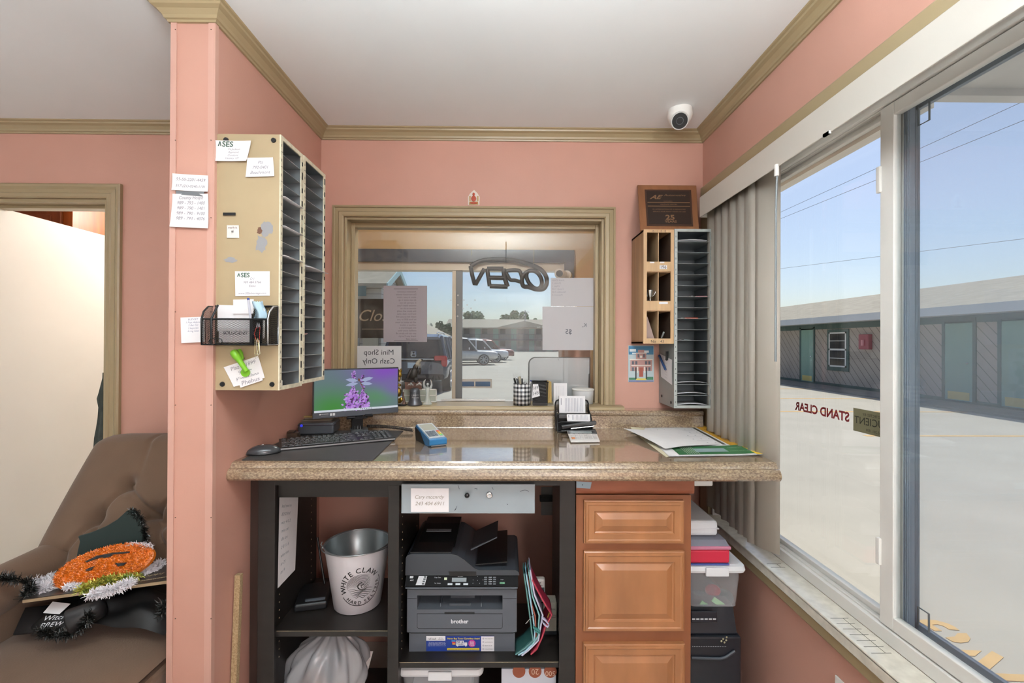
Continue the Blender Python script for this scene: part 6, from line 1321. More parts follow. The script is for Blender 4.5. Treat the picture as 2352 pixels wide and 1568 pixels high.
# monitor
Yl, Yr = 1.838, 2.028
ml = aY(718, 961, Yl); mr = aY(915, 948, Yr); zmt = aY(911, 843, Yr).z; zmb = (ml.z+mr.z)/2
u2 = Vector((mr.x-ml.x, mr.y-ml.y, 0)); Wm = u2.length; u2.normalize(); ma = math.atan2(u2.y, u2.x)
MM = Matrix.Translation((ml.x, ml.y, 0)) @ Matrix.Rotation(ma, 4, 'Z')
mon = thing('monitor', 'black desktop monitor showing a dragonfly on purple flowers', 'monitor', (ml.x, ml.y, CT))
ml_c = (Wm*.52, .03)
mb = MB(); mb.M = MM; mb.box(0, 0, zmb, Wm, .010, zmt); mb.box(Wm*.12, .010, zmb+.02, Wm*.88, .028, zmt-.04); mb.build('housing', mat('monitor_black', '232529', .4), mon, bev=.0015)
chin = .024; sx0, sx1, sz0, sz1 = .005, Wm-.004, zmb+chin, zmt-.005
mb = MB(); mb.M = MM; mb.box(.002, -.001, zmb+.001, Wm-.002, 0, zmb+chin-.001); mb.build('chin', mat('monitor_chin', '474b52', .45), mon)
M_scr = bpy.data.materials.new('screen_picture'); M_scr.use_nodes = True; N = M_scr.node_tree.nodes; L = M_scr.node_tree.links; N.remove(N['Principled BSDF'])
em = N.new('ShaderNodeEmission'); uv = N.new('ShaderNodeUVMap'); sp = N.new('ShaderNodeSeparateXYZ'); L.new(uv.outputs[0], sp.inputs[0])
def blob(cu, cv, su, sv): 
    du = mth('MULTIPLY', mth('SUBTRACT', sp.outputs[0], cu, N, L), 1/su, N, L); dv_ = mth('MULTIPLY', mth('SUBTRACT', sp.outputs[1], cv, N, L), 1/sv, N, L)
    return mth('POWER', 2.718, mth('MULTIPLY', mth('ADD', mth('MULTIPLY', du, du, N, L), mth('MULTIPLY', dv_, dv_, N, L), N, L), -1, N, L), N, L)
def mixc(fac, a, b):
    n = N.new('ShaderNodeMix'); n.data_type = 'RGBA'; L.new(fac, n.inputs[0])
    for i, v in ((6, a), (7, b)):
        if isinstance(v, str): n.inputs[i].default_value = (*lin(v), 1)
        else: L.new(v, n.inputs[i])
    return n.outputs[2]
c_ = mixc(blob(.22, .05, .38, .5), '6f8088', '4f9048'); c_ = mixc(blob(.78, .38, .22, .25), c_, '5c9a58'); c_ = mixc(blob(.86, .98, .38, .42), c_, '8a58c0'); c_ = mixc(blob(.98, .55, .2, .25), c_, '8070ac')
L.new(c_, em.inputs[0]); em.inputs[1].default_value = .85; L.new(em.outputs[0], N['Material Output'].inputs[0])
mb = MB(); mb.M = MM; mb.add([(sx0, -.0006, sz0), (sx1, -.0006, sz0), (sx1, -.0006, sz1), (sx0, -.0006, sz1)], [(0, 1, 2, 3)])
so_ = mb.build('screen', M_scr, mon); uvl = so_.data.uv_layers.new(name='UVMap')
for i, c in enumerate(((0, 0), (1, 0), (1, 1), (0, 1))): uvl.data[i].uv = c
def emat(name, col, s=.85):
    m = bpy.data.materials.new(name); m.use_nodes = True; N = m.node_tree.nodes; e = N.new('ShaderNodeEmission'); e.inputs[0].default_value = (*lin(col), 1); e.inputs[1].default_value = s; m.node_tree.links.new(e.outputs[0], N['Material Output'].inputs[0]); return m
E_l, E_m, E_d, E_w, E_b, E_r = emat('glow_lilac', 'c79be8'), emat('glow_violet', 'a86fd0'), emat('glow_dark_violet', '5c3f66'), emat('glow_wing', 'a9b2d4'), emat('glow_bar', 'd8dfe8'), emat('glow_body', '7a5446')
W_, H_2 = sx1-sx0, sz1-sz0
def S(u, v, k=0): return (sx0+u*W_, -.0009-k*.00025, sz0+v*H_2)
asp_ = W_/H_2
def petals(mats_, data, name):
    mb = MB(); mb.M = MM
    for (u, v, a, l, wd, m, k) in data:
        d = Vector((cos(a)/asp_, sin(a))); n = Vector((-sin(a)/asp_, cos(a)))
        P = [(0, 0), (.35, wd), (.7, wd*.8), (1, 0), (.7, -wd*.8), (.35, -wd)]
        mb.add([S(u+d.x*l*p+n.x*l*q, v+d.y*l*p+n.y*l*q, k) for p, q in P], [[0, 5, 4, 3, 2, 1]], m)
    return mb.build(name, mats_, so_)
rd = random.Random(12); dat = []
for (cu, v0, v1, hw, cnt) in ((.43, .03, .47, .075, 230), (.56, .03, .42, .068, 200), (.445, .70, .95, .017, 80), (.555, .68, .84, .015, 50), (.445, .45, .70, .02, 40), (.56, .42, .68, .02, 40)):
    for i in range(cnt):
        v = rd.uniform(v0, v1); tp_ = (v-v0)/(v1-v0); u = cu+rd.gauss(0, .55)*hw*(1-.35*tp_); k = rd.choice((0, 1, 2, 3)); m = rd.choice((0, 0, 0, 1, 1, 2)) if hw > .03 else rd.choice((1, 2, 2, 0))
        dat.append((u, v, rd.uniform(0, 6.28), rd.uniform(.05, .085) if hw > .03 else .036, .34, m, k*.3))
petals([E_l, E_m, E_d], dat, 'flower')
petals([E_w], [(.50, .72, radians(172), .30, .16, 0, 5), (.50, .66, radians(188), .30, .15, 0, 5.2), (.53, .72, radians(12), .32, .15, 0, 5), (.53, .66, radians(-6), .30, .15, 0, 5.2)], 'dragonfly_wing')
petals([E_r], [(.51, .76, radians(-66), .36, .03, 0, 6), (.515, .70, radians(100), .09, .3, 0, 6.1)], 'dragonfly_body')
mb = MB(); mb.M = MM; mb.add([S(0, 0, 7), S(1, 0, 7), S(1, .05, 7), S(0, .05, 7)], [(0, 1, 2, 3)]); mb.build('task_bar', E_b, so_)
mb = MB(); mb.M = MM
for i in range(7): mb.add([S(.53+i*.022, .015, 8), S(.54+i*.022, .015, 8), S(.54+i*.022, .035, 8), S(.53+i*.022, .035, 8)], [(0, 1, 2, 3)])
mb.build('task_icon', E_d, so_)
mb = MB(); mb.M = MM; zc = zmb+chin*.52
q = [Vector((.026, -.0012, zc-.006)), Vector((.060, -.0012, zc-.006)), Vector((.060, -.0012, zc+.008)), Vector((.026, -.0012, zc+.008))]
write(mb, q, ['PARAGON', '~~~~~~~~'], rect=(.15, 0, 1, 1), off=.0003); mb.cyl((.0275, -.0014, zc+.004), (.0275, -.0018, zc+.004), .003, n=12)
for x in (.066, .077): mb.box(x, -.0016, zc-.004, x+.0085, -.0012, zc+.006)
mb.build('sticker_print', mat('print_white', 'd8dadc', .6), mon)
# stand and sound-bar like bracket
bp = aZ(820, 990, CT); bp.y = min(bp.y, 2.0)
mb = MB(); mb.M = Matrix.Translation((bp.x, bp.y, MT+.0005)) @ Matrix.Rotation(ma, 4, 'Z'); mb.prism([(-.035, -.045), (.035, -.045), (.055, .04), (-.02, .04)], 'z', 0, .006); mb.build('stand_base', mat('stand_grey', '54585c', .4, .3), mon, bev=.001)
mb = MB(); mb.M = Matrix.Translation((bp.x, bp.y, MT)) @ Matrix.Rotation(ma, 4, 'Z'); mb.box(-.022, -.005, .006, .024, .012, .075); mb.box(-.016, .0, .07, .018, .016, zmb+.08-MT); mb.build('stand_column', M_black, mon, bev=.002)
mb = MB(); mb.M = Matrix.Translation((bp.x, bp.y, MT)) @ Matrix.Rotation(ma, 4, 'Z')
for x in (-.012, .0, .012): mb.cyl((x, -.010, .006), (x, -.010, .022), .0022, n=8)
mb.build('stand_screw', M_chrome, mon)
mb = MB(); mb.M = MM; hx_ = Wm*.5; mb.tube([(hx_-.045, -.004, zmb-.006), (hx_-.012, -.004, zmb-.006)], .006, 10); mb.tube([(hx_+.03, -.004, zmb-.002), (hx_+.062, -.004, zmb-.002)], .006, 10); mb.box(hx_-.02, -.006, zmb-.014, hx_+.04, .006, zmb-.004); mb.build('bracket', wire_mat('bracket_mesh', '2a2b2d', 400, .6), mon)
# mini computer and little box
pc_c = Vector((-.792, 1.93, MT+.0006)); t = thing('mini_computer', 'small dark mini computer with a perforated blue-lit rim left of the monitor stand', 'computer', tuple(pc_c))
PM = Matrix.Translation(pc_c) @ Matrix.Rotation(radians(8), 4, 'Z')
mb = MB(); mb.M = PM; mb.box(-.07, -.06, 0, .07, .06, .048); mb.build('body', mat('pc_slate', '42464c', .35), t, bev=.008, seg=4)
mb = MB(); mb.M = PM; mb.box(-.071, -.061, .036, .071, .061, .041); mb.build('perforated_band', mat('pc_band', '2c2430', .3), t, bev=.007)
mb = MB(); mb.M = PM; mb.cyl((-.055, -.0585, .0385), (-.055, -.0625, .0385), .0055, n=14); mb.build('power_light', mat('power_blue', '2c36c0', .3, emit='3038d8', estr=.6), t)
mb = MB(); mb.M = PM; mb.box(-.066, -.02, .0485, .05, .055, .054); mb.box(-.06, .0, .0541, .0, .05, .060); tag(mb.build('folded_receipts', mat('receipts_dark', '6c6254', .7)), 'folded dark papers lying on top of the mini computer', 'papers')
mb = MB(); mb.M = PM; mb.box(-.068, .01, .0605, -.01, .04, .064); tag(mb.build('yellow_pencil', mat('tan_strip', 'b09a5c', .5)), 'tan ruler-like strip on top of the papers on the mini computer', 'ruler')
bx = Vector((-.83, 1.80, MT+.0006)); bx.x = max(XL+.024, aZ(681, 1003, MT).x)
mb = MB(); mb.M = Matrix.Translation(bx) @ Matrix.Rotation(radians(10), 4, 'Z'); mb.box(-.018, -.02, 0, .022, .02, .024); mb.box(-.018, -.018, .024, .008, .018, .030)
tag(mb.build('cardboard_box', mat('dark_gift_box', '4a3c30', .35, .3, var=.3, vscale=50), bev=.001), 'tiny dark glossy box between the left wall and the mini computer', 'box')
# coiled cord and card terminal
crd = MB(); A = Vector((-.62, 2.02, CT+.012)); B = aZ(948, 988, CT+.012); n_ = 44
crd.tube([A+(B-A)*(i/(n_*8))+Vector((0, .006*cos(i*2*pi/8), .006*sin(i*2*pi/8)+.006*sin(pi*i/(n_*8)))) for i in range(n_*8+1)], .0016, 5)
tag(crd.build('coiled_cord', M_black), 'black coiled cord running along the backsplash to the card terminal', 'cord')
ta, tb_ = aZ(989, 1027, CT+.004), aZ(955, 975, CT+.07)
T0 = aZ(1003, 1024, CT); TD = aZ(966, 1000, CT); ct_t = thing('card_terminal', 'blue and grey card payment terminal with a keypad on the countertop', 'card terminal', (T0.x, T0.y, CT))
base = [aZ(985, 1027, CT), aZ(1019, 1025, CT)]; dr_ = (base[1]-base[0]); wT = .068; ux = dr_.normalized(); uy = Vector((-ux.y, ux.x, 0)); ang_t = math.atan2(ux.y, ux.x)+radians(14)
TM = Matrix.Translation((base[0].x+.002, base[0].y, CT+.0006)) @ Matrix.Rotation(ang_t, 4, 'Z'); LT = .155
M_tb = mat('terminal_blue', '2f6f9e', .3); M_tg = mat('terminal_grey', 'b4bcc2', .35)
mb = MB(); mb.M = TM; mb.prism([(0, .004), (.02, 0), (LT, 0), (LT+.004, .03), (LT, .058), (.0, .026)], 'x', 0, wT); mb.build('body', M_tb, ct_t, bev=.005, seg=3)
mb = MB(); mb.M = TM; mb.prism([(.05, -.0002), (LT-.004, -.0002), (LT+.006, .05), (.1, .036)], 'x', -.002, wT+.002); mb.build('underside', M_black, ct_t, bev=.002)
def TS(x, s, h=.0): return (x, s, .026+(.058-.026)*s/LT+h)
def tpl(x0, s0, x1, s1_, h, m, name, th=.003):
    mb = MB(); mb.M = TM; q = [Vector(TS(x0, s0, h)), Vector(TS(x1, s0, h)), Vector(TS(x1, s1_, h)), Vector(TS(x0, s1_, h))]; mb.slab(q, th); return mb.build(name, m, ct_t, bev=.0006)
tpl(.003, .012, wT-.003, LT-.003, .003, M_tg, 'faceplate', .004); tpl(.009, .082, wT-.009, .140, .0045, mat('terminal_screen', 'a8aca0', .15), 'display', .002)
mb = MB(); mb.M = TM
for r in range(4):
    for c in range(4):
        if c < 3: mb.slab([Vector(TS(.008+c*.0125, .022+r*.0125, .006)), Vector(TS(.018+c*.0125, .022+r*.0125, .006)), Vector(TS(.018+c*.0125, .031+r*.0125, .006)), Vector(TS(.008+c*.0125, .031+r*.0125, .006))], .002)
mb.build('keypad', mat('key_slate', '5c6672', .4), ct_t)
for i, c in enumerate(('5fae5c', 'd8c040', 'd89a30', 'c04a3c')): tpl(.050, .022+i*.0125, .061, .031+i*.0125, .006, mat('key_'+c, c, .4), 'colour_key', .002)
mb = MB(); mb.M = TM; mb.box(.006, -.006, .002, wT-.004, .0, .006); mb.build('card_slot', M_chrome, ct_t)
# desk organizer
O0 = aZ(1283, 995, CT); O1 = aZ(1366, 995, CT); ow = aZ(1368, 993, CT).x-aZ(1282, 993, CT).x; oy0 = aZ(1320, 993, CT).y; ox = O0.x-.002
og = thing('desk_organizer', 'black wire desk organizer with stepped sections at the back of the countertop', 'desk organizer', (ox, oy0, CT))
M_wr2 = M_wr; steps = [(oy0+.098, aY(1320, 918, oy0+.098).z), (oy0+.05, aY(1320, 950, oy0+.05).z), (oy0+.012, aY(1320, 969, oy0+.012).z)]
def arch(y, z, name):
    x0, x1, r = ox, ox+ow*.92, .015; P = [(x0, y, CT+.004), (x0, y, z-r), (x0+r*.3, y, z-r*.3), (x0+r, y, z), (x1-r, y, z), (x1-r*.3, y, z-r*.3), (x1, y, z-r), (x1, y, CT+.004)]
    mb = MB(); mb.tube(P, .0035, 8, closed=True); mb.build(name, M_wr, og)
    mb = MB(); mb.box(x0, y, CT+.004, x1, y+.0006, z-.004); mb.build('mesh_wall', M_wire, og)
for y, z in steps: arch(y, z, 'wire_arch')
mb = MB(); mb.box(ox, oy0, CT+.001, ox+ow*.92, oy0+.1, CT+.005)
for x in (ox, ox+ow*.92): mb.prism([(oy0+.0, CT+.004), (oy0+.1, CT+.004), (oy0+.098, steps[0][1]-.01), (oy0+.06, steps[1][1]-.004), (oy0+.012, steps[2][1]-.01)], 'x', x-.0003, x+.0003)
mb.build('base', M_wr, og)
mb = MB(); mb.tube([(ox+ow*.92, oy0, CT+.004), (ox+ow*.92, oy0+.01, steps[2][1]), (ox+ow*.92, oy0+.05, steps[1][1]), (ox+ow*.92, oy0+.098, steps[1][1]+.012)], .0035, 8); mb.tube([(ox, oy0, CT+.004), (ox, oy0+.01, steps[2][1]), (ox, oy0+.05, steps[1][1]), (ox, oy0+.098, steps[1][1]+.012)], .0035, 8); mb.build('side_rail', M_wr, og)
def X2(px, Y): return aY(px, 950, Y).x
def ocards(px0, px1, py0, Y, z0, label, th=.02):
    a = Vector((X2(px0, Y), Y, z0)); b = Vector((X2(px1, Y), Y, z0)); z = aY(px0, py0, Y+.012).z; q = [a, b, Vector((b.x, Y+.012, z)), Vector((a.x, Y+.012, z))]
    mb = MB(); mb.slab(q, th); o = mb.build('card_stack', M_paper); tag(o, label, 'cards'); mb = MB(); Q = quadmap(q)
    for i in range(12): u = .22+.7*i/12; mb.slab([Q(u, .3, .0005), Q(u+.018, .3, .0005), Q(u+.018, .9, .0005), Q(u, .9, .0005)], .0003)
    mb.slab([Q(.06, .6, .0005), Q(.09, .6, .0005), Q(.09, .9, .0005), Q(.06, .9, .0005)], .0003); mb.build('printing', MATS['ink_a4a4ae'], o)
ocards(1285, 1345, 909, steps[1][0]+.018, CT+.05, 'thick stack of printed cards in the back section of the organizer')
ocards(1303, 1356, 951, steps[2][0]+.012, CT+.04, 'shorter stack of printed slips in the middle section of the organizer', .012)
# stapler lying across
st = thing('stapler', 'black stapler lying open across the front of the desk organizer', 'stapler', tuple(aY(1320, 980, oy0-.01)))
yS = oy0-.012
def bar(name, p0, p1, h, w_, m):
    a, b = aY(p0[0], p0[1], yS), aY(p1[0], p1[1], yS); L_ = (b-a).length; an = math.atan2(b.z-a.z, b.x-a.x)
    mb = MB(); mb.M = Matrix.Translation(a) @ Matrix.Rotation(-an, 4, 'Y'); mb.box(0, -w_/2, -h/2, L_, w_/2, h/2); mb.build(name, m, st, bev=.003)
bar('upper_arm', (1290, 981), (1369, 970), .016, .018, M_black); bar('magazine', (1310, 984), (1366, 978), .006, .012, M_chrome); bar('base', (1288, 989), (1368, 988), .008, .02, M_black)
# calculator
c0_, c1_, c2_, c3_ = aZ(1311, 1013, CT+.008), aZ(1378, 1012, CT+.008), aZ(1369, 989, CT+.02), aZ(1302, 988, CT+.02)
cl = thing('calculator', 'white and grey desk calculator leaning on the organizer foot', 'calculator', tuple(c0_))
qc = [c0_, c1_, c2_, c3_]; Q = quadmap(qc)
def cq(u0, v0, u1, v1, h): return [Q(u0, v0, h), Q(u1, v0, h), Q(u1, v1, h), Q(u0, v1, h)]
mb = MB(); mb.slab(qc, .006); mb.build('case', mat('calc_white', 'dcdad8', .4), cl, bev=.002)
mb = MB(); mb.slab(cq(.0, .66, 1, 1, .001), .001); mb.build('top_panel', mat('calc_charcoal', '3c4246', .3), cl)
mb = MB(); mb.slab(cq(.1, .7, .82, .92, .0016), .0006); mb.build('display', mat('calc_lcd', '8b9698', .15), cl)
mb = MB(); mk = MB()
for r in range(3):
    for c in range(6):
        (mk if (c == 0 and r == 0) else mb).slab(cq(.06+c*.15, .16+r*.165, .18+c*.15, .29+r*.165, .0028), .002)
mb.build('keys', mat('calc_key_white', 'c9c7c6', .4), cl, bev=.0005); mk.build('orange_key', mat('calc_orange', 'c8804c', .4), cl, bev=.0005)
# calendar poster, planner and blank sheet on the right
def zq(*pts, z=CT): return [aZ(x, y, z) for x, y in pts]
def sheet(name, q, z, m, label, cat, curl=None, t=.0006, n=12):
    Q = quadmap([Vector((p.x, p.y, z)) for p in q]); mb = MB()
    def fn(u, v, h=0): p = Q(u, v, 0); return Vector((p.x, p.y, z+(curl(u, v) if curl else 0)+h))
    mb.surf(lambda u, v: fn(u, v), n, n); mb.surf(lambda u, v: fn(1-u, v, -t), n, n); o = mb.build(name, m); tag(o, label, cat); return o, fn
cal_q = zq((1537, 1050), (1752, 1047), (1618, 981), (1468, 985))
cal, cf = sheet('planner_calendar', cal_q, CT+.004, M_paper, 'large desk calendar with green and orange advertising borders on the countertop', 'calendar', lambda u, v: .004*max(0, u-.8)*4, .002)
def cpatch(name, u0, v0, u1, v1, col, h=.0008, n=8, par=None):
    mb = MB(); mb.surf(lambda u, v: cf(u0+(u1-u0)*u, v0+(v1-v0)*v, h), n, 4); return mb.build(name, mat('cal_'+col, col, .5), par or cal)
cpatch('green_banner', .12, .03, .94, .27, '2f6b40'); cpatch('orange_border', .84, .27, 1.0, 1.0, 'c8962c'); cpatch('yellow_corner', .94, .0, 1.0, .27, 'd6b430'); cpatch('dark_strip', .775, .30, .815, 1.0, '4a4a42', .0010)
cpatch('tractor_print', .34, .09, .70, .19, '8aa0a4', .0014)
mb = MB(); cqf = lambda u0, v0, u1, v1: (lambda u, v, h: cf(u0+(u1-u0)*u, v0+(v1-v0)*v, .0016)); cqd = lambda u0, v0, u1, v1: [cf(u0, v0), cf(u1, v0), cf(u1, v1), cf(u0, v1)]
for r, txt in (((.14, .06, .2, .24), 'esab'), ((.72, .06, .92, .15), 'Product Support'), ((.76, .16, .92, .24), 'fire Heaters')): 
    r2 = r; mb2 = mb; write(mb, cqd(*r2), [txt], rect=(0, 0, 1, 1), fn=cqf(r2[2], r2[3], r2[0], r2[1]), off=0)
for k in range(6): u = .22+k*.025; mb.surf(lambda a, b: cf(u+.006*a, .04+.21*b, .0014), 1, 3)
mb.build('banner_lettering', mat('cal_ink_white', 'cfd8c8', .6), cal)
mb = MB(); fn_r = lambda u, v, h: cf(.98-.11*v, .30+.65*u, .0016)
write(mb, [cf(.98, .3), cf(.98, .95), cf(.87, .95), cf(.87, .3)], ['SYSTEMS  HEATED'], rect=(0, .1, 1, .9), fn=lambda u, v, h: cf(.86+.11*v, .95-.65*u, .0016), off=0); mb.build('border_lettering', mat('cal_ink_brown', '5c4424', .6), cal)
mb = MB()
for i in range(7):
    u = .12+i*.1
    for j in range(5): v = .36+j*.13; mb.surf(lambda a, b: cf(u+.018*a, v+.015*b, .0014), 1, 1)
for i in range(6): v = .32+i*.13; mb.surf(lambda a, b: cf(.06+.7*a, v+.004*b, .0012), 6, 1)
mb.build('date_grid', mat('cal_ink_grey', 'a9a9ae', .7), cal)
bl_q = zq((1592, 1036), (1640, 1018), (1535, 984), (1431, 987))
bl_q = zq((1500, 1022), (1652, 1024), (1560, 984), (1432, 988))
b_o, bf = sheet('blank_sheet', [aZ(x, y, CT+.012) for x, y in ((1528, 1030), (1660, 1016), (1560, 984), (1432, 988))], CT+.012, M_paper, 'large blank white sheet lying skewed over the desk calendar', 'paper', lambda u, v: .008*(1-u)*v+.004*sin(u*4+v*3)-.005*u, .0006)
un_q = zq((1530, 1050), (1556, 1046), (1490, 984), (1448, 988)); sheet('envelope', un_q, CT+.0012, mat('cream_envelope', 'd8d0b4', .8), 'cream envelope edge showing under the desk calendar at its left', 'envelope', lambda u, v: .016*max(0, v-.85)*6*(1-u), .001)
# ================================================================ PRINTER
PY = 1.568; pr = thing('printer', 'dark grey office printer with scanner lid on the black middle shelf', 'printer', (aY(1060, 1500, PY).x, 1.74, zs2))
M_pg = mat('printer_grey', '565b63', .45, bump=.08, bscale=400); M_pd = mat('printer_dark', '2f3338', .4); M_pb = mat('printer_black', '141517', .28)
PX = lambda px: aY(px, 1400, PY).x; PZ = lambda py: aY(1060, py, PY).z
x0, x1 = PX(935), PX(1187); z0 = zs2+.0006; PB = YB-.005
nx0, nx1 = PX(1024), PX(1088); nz = PZ(1499)
mb = MB(); mb.box(x0+.008, PY+.004, z0, nx0, PB, nz); mb.box(nx1, PY+.004, z0, x1-.008, PB, nz); mb.box(nx0, PY+.03, z0+.006, nx1, PB, nz); mb.box(x0+.006, PY+.004, nz, x1-.006, PB, PZ(1453)); mb.build('paper_tray', M_pg, pr, bev=.006, seg=3)
rx0, rx1, rz0, rz1 = PX(958), PX(1154), PZ(1399), PZ(1367)
mb = MB(); mb.box(x0, PY, PZ(1451), rx0, PB, rz1); mb.box(rx1, PY, PZ(1451), x1, PB, rz1); mb.box(rx0, PY, PZ(1451), rx1, PB, rz0); mb.box(x0, PY, rz1, x1, PB, PZ(1353)); mb.box(rx0, PY+.13, rz0, rx1, PB, rz1); mb.build('body', M_pg, pr)
mb = MB(); mb.prism([(PY+.001, rz0+.0005), (PY+.129, rz0+.0005), (PY+.129, rz0+.028)], 'x', rx0+.001, rx1-.001)
for px in (1011, 1105): X = PX(px); mb.prism([(PY+.01, rz0+.003), (PY+.06, rz0+.012), (PY+.06, rz0+.024), (PY+.015, rz0+.012)], 'x', X-.002, X+.002)
mb.box(PX(1031), PY+.015, rz0+.002, PX(1080), PY+.023, rz0+.010); mb.box(PX(1031), PY+.05, rz0+.010, PX(1088), PY+.052, rz0+.028); mb.build('output_tray', mat('printer_mid', '4c5158', .4), pr)
mb = MB()
def outl(pts, r=.0007): mb.tube([aY(x, y, PY-.0004) for x, y in pts], r, 4)
outl([(958, 1409), (958, 1440), (961, 1443), (1151, 1443), (1154, 1440), (1154, 1409), (958, 1409)]); outl([(935, 1374), (957, 1374)]); outl([(1155, 1374), (1187, 1374)]); outl([(936, 1451), (945, 1454), (1178, 1454), (1187, 1450)], .0010)
mb.slab(px4('Y', PY-.0003, (1021, 1410), (1090, 1410), (1090, 1405), (1021, 1405)), .001); mb.build('panel_seam', mat('seam_black', '1c1e20', .6), pr)
mb = MB(); write(mb, rectY(1036, 1419, 1076, 1433, PY-.0005), ['brother'], rect=(0, 0, 1, 1), bold=.025, fill=.95); mb.build('maker_lettering', mat('ink_dfe2e6', 'dfe2e6', .5), pr)
# sticker
def stk(x0, y0, x1, y1, col, h, name='label_patch'):
    mb = MB(); mb.slab(rectY(x0, y0, x1, y1, PY-.0008-h), .0004); return mb.build(name, mat('label_'+col, col, .4), lab)
lab = MB().slab(rectY(979, 1460, 1135, 1495, PY+.002), .0004).build('advert_label', mat('label_navy', '1d3a8c', .4), pr)
PYs = PY+.002
def stk(x0, y0, x1, y1, col, h, name='label_patch'):
    mb = MB(); mb.slab(rectY(x0, y0, x1, y1, PYs-.0004-h), .0003); return mb.build(name, mat('label_'+col, col, .4), lab)
stk(979, 1460, 1023, 1471, 'e4e4e8', .0002); stk(1105, 1461, 1135, 1495, 'e0e0e4', .0002); stk(1027, 1488, 1101, 1493, 'd8c440', .0002)
stk(1047, 1471, 1065, 1482, 'e8e8ec', .0004); stk(1066, 1475, 1073, 1482, 'e8e8ec', .0004)
for i, c in enumerate(('3c8cd0', 'c8343c', 'e0a83c')): stk(1037+i, 1470+i*3.5, 1046, 1473+i*3.5, c, .0003)
mb = MB(); c = aY(1084, 1477, PYs-.0006); mb.cyl(c, c-Vector((0, .0004, 0)), .0125, n=20); mb.build('offer_roundel', mat('label_magenta', 'b43c8c', .4), lab)
mb = MB()
for px in (1051, 1070): c = aY(px, 1482.5, PYs-.001); mb.cyl(c, c-Vector((0, .0004, 0)), .0025, n=10)
mb.build('van_wheel', mat('label_e4e4e8', 'e4e4e8', .4), lab)
def lt(x0, y0, x1, y1, lines, col, h=.0008, **k):
    mb = MB(); write(mb, rectY(x0, y0, x1, y1, PYs-.0006), lines, rect=(0, 0, 1, 1), off=h, **k); mb.build('label_text', mat('ink_'+col, col, .6), lab)
lt(1028, 1462, 1102, 1469, ['Never Buy Toner Cartridges Again!'], 'e8d048', bold=.02, fill=.95); lt(1048, 1471, 1064, 1481, ['INK &', 'TONER'], '1d3a6c', bold=.02, fill=.9); lt(1078, 1472, 1091, 1483, ['RISK', 'FREE', 'TRIAL'], 'e8e8ec', fill=.9)
lt(983, 1462, 1002, 1470, ['refresh'], '505058'); lt(1006, 1463, 1020, 1469, ['EZ Print', 'Subscription'], '505058'); lt(983, 1473, 1024, 1483, ['This printer comes equipped with', 'a refresh subscription toner cartridge', 'Activate today and pay only for the', 'pages you print, not the toner you use!'], 'c8d0e8', fill=.8)
lt(1029, 1488.5, 1100, 1492.5, ['Visit BrotherUSA.com/refresh or scan to get started today'], '2c3050', fill=.9); lt(1114, 1462, 1133, 1494, ['FREE DELIVERY', 'AUTOMATIC', 'BEST VALUE', 'COMMITMENT'], '585c60', fill=.28, align='L')
mb = MB()
for i in range(4): c = aY(1110, 1466+i*8, PYs-.0008); mb.tube([c+Vector((.0022*cos(a), 0, .0022*sin(a))) for a in [j*pi/5 for j in range(10)]], .0005, 4, closed=True)
mb.build('label_icon', mat('label_icons', '7a5c8c', .5), lab)
# control panel and lid
lz0, lz1 = PZ(1321), PZ(1273); lr = PZ(1309)
cpx = [(PX(931), PY-.012, PZ(1350)), (PX(1191), PY-.012, PZ(1350))]
xa_, xb_ = PX(931), PX(1191); zpb, zpt = aY(1060, 1346, PY-.018).z, PZ(1321)
mb = MB(); mb.prism([(PY-.018, zpb-.004), (PY-.018, zpb), (PY+.004, zpt), (PY+.05, zpt), (PY+.05, zpb-.004)], 'x', xa_+.002, xb_-.002); cpn = mb.build('control_panel', mat('panel_black', '101113', .6, spec=.15), pr, bev=.003)
mb = MB(); mb.prism([(PY-.019, zpb-.009), (PY-.019, zpb-.0035), (PY+.02, zpb-.0035), (PY+.02, zpb-.009)], 'x', xa_+.004, xb_-.004); mb.build('panel_rim', mat('panel_rim_grey', '5f656e', .3, .3), pr, bev=.002)
PQ = [Vector((xa_+.004, PY-.0186, zpb+.0005)), Vector((xb_-.004, PY-.0186, zpb+.0005)), Vector((xb_-.004, PY+.0034, zpt)), Vector((xa_+.004, PY+.0034, zpt))]; PM_ = quadmap(PQ)
def pp(u0, v0, u1, v1, col, name, h=.0012, rough=.3, th=.001):
    mb = MB(); mb.slab([PM_(u0, v0, h), PM_(u1, v0, h), PM_(u1, v1, h), PM_(u0, v1, h)], th); return mb.build(name, mat('panel_'+col, col, rough), cpn)
pp(.41, .38, .54, .74, '6c7478', 'display', .0014); pp(.34, .56, .365, .76, 'b8c4a0', 'green_button')
mb = MB(); mb.slab([PM_(.09, .1, .0012), PM_(.17, .1, .0012), PM_(.185, .9, .0012), PM_(.11, .9, .0012)], .0008); mb.build('speed_dial_label', mat('panel_label', 'c4c8cc', .5), cpn)
for i in range(4): pp(.145+i*.004, .14+i*.2, .165+i*.004, .28+i*.2, '1a1b1e', 'dial_button', .002)
for u in (.375, .445, .515): pp(u, .1, u+.042, .26, 'b4bcc2', 'soft_button', .0018)
for r in range(4):
    for c in range(3): pp(.70+c*.04, .14+r*.19, .725+c*.04, .25+r*.19, '3c4046', 'number_key', .0016)
mb = MB(); w4 = lambda u0, v0, u1, v1, l, **k: write(mb, [PM_(u0, v0, .0018), PM_(u1, v0, .0018), PM_(u1, v1, .0018), PM_(u0, v1, .0018)], l, rect=(0, 0, 1, 1), **k)
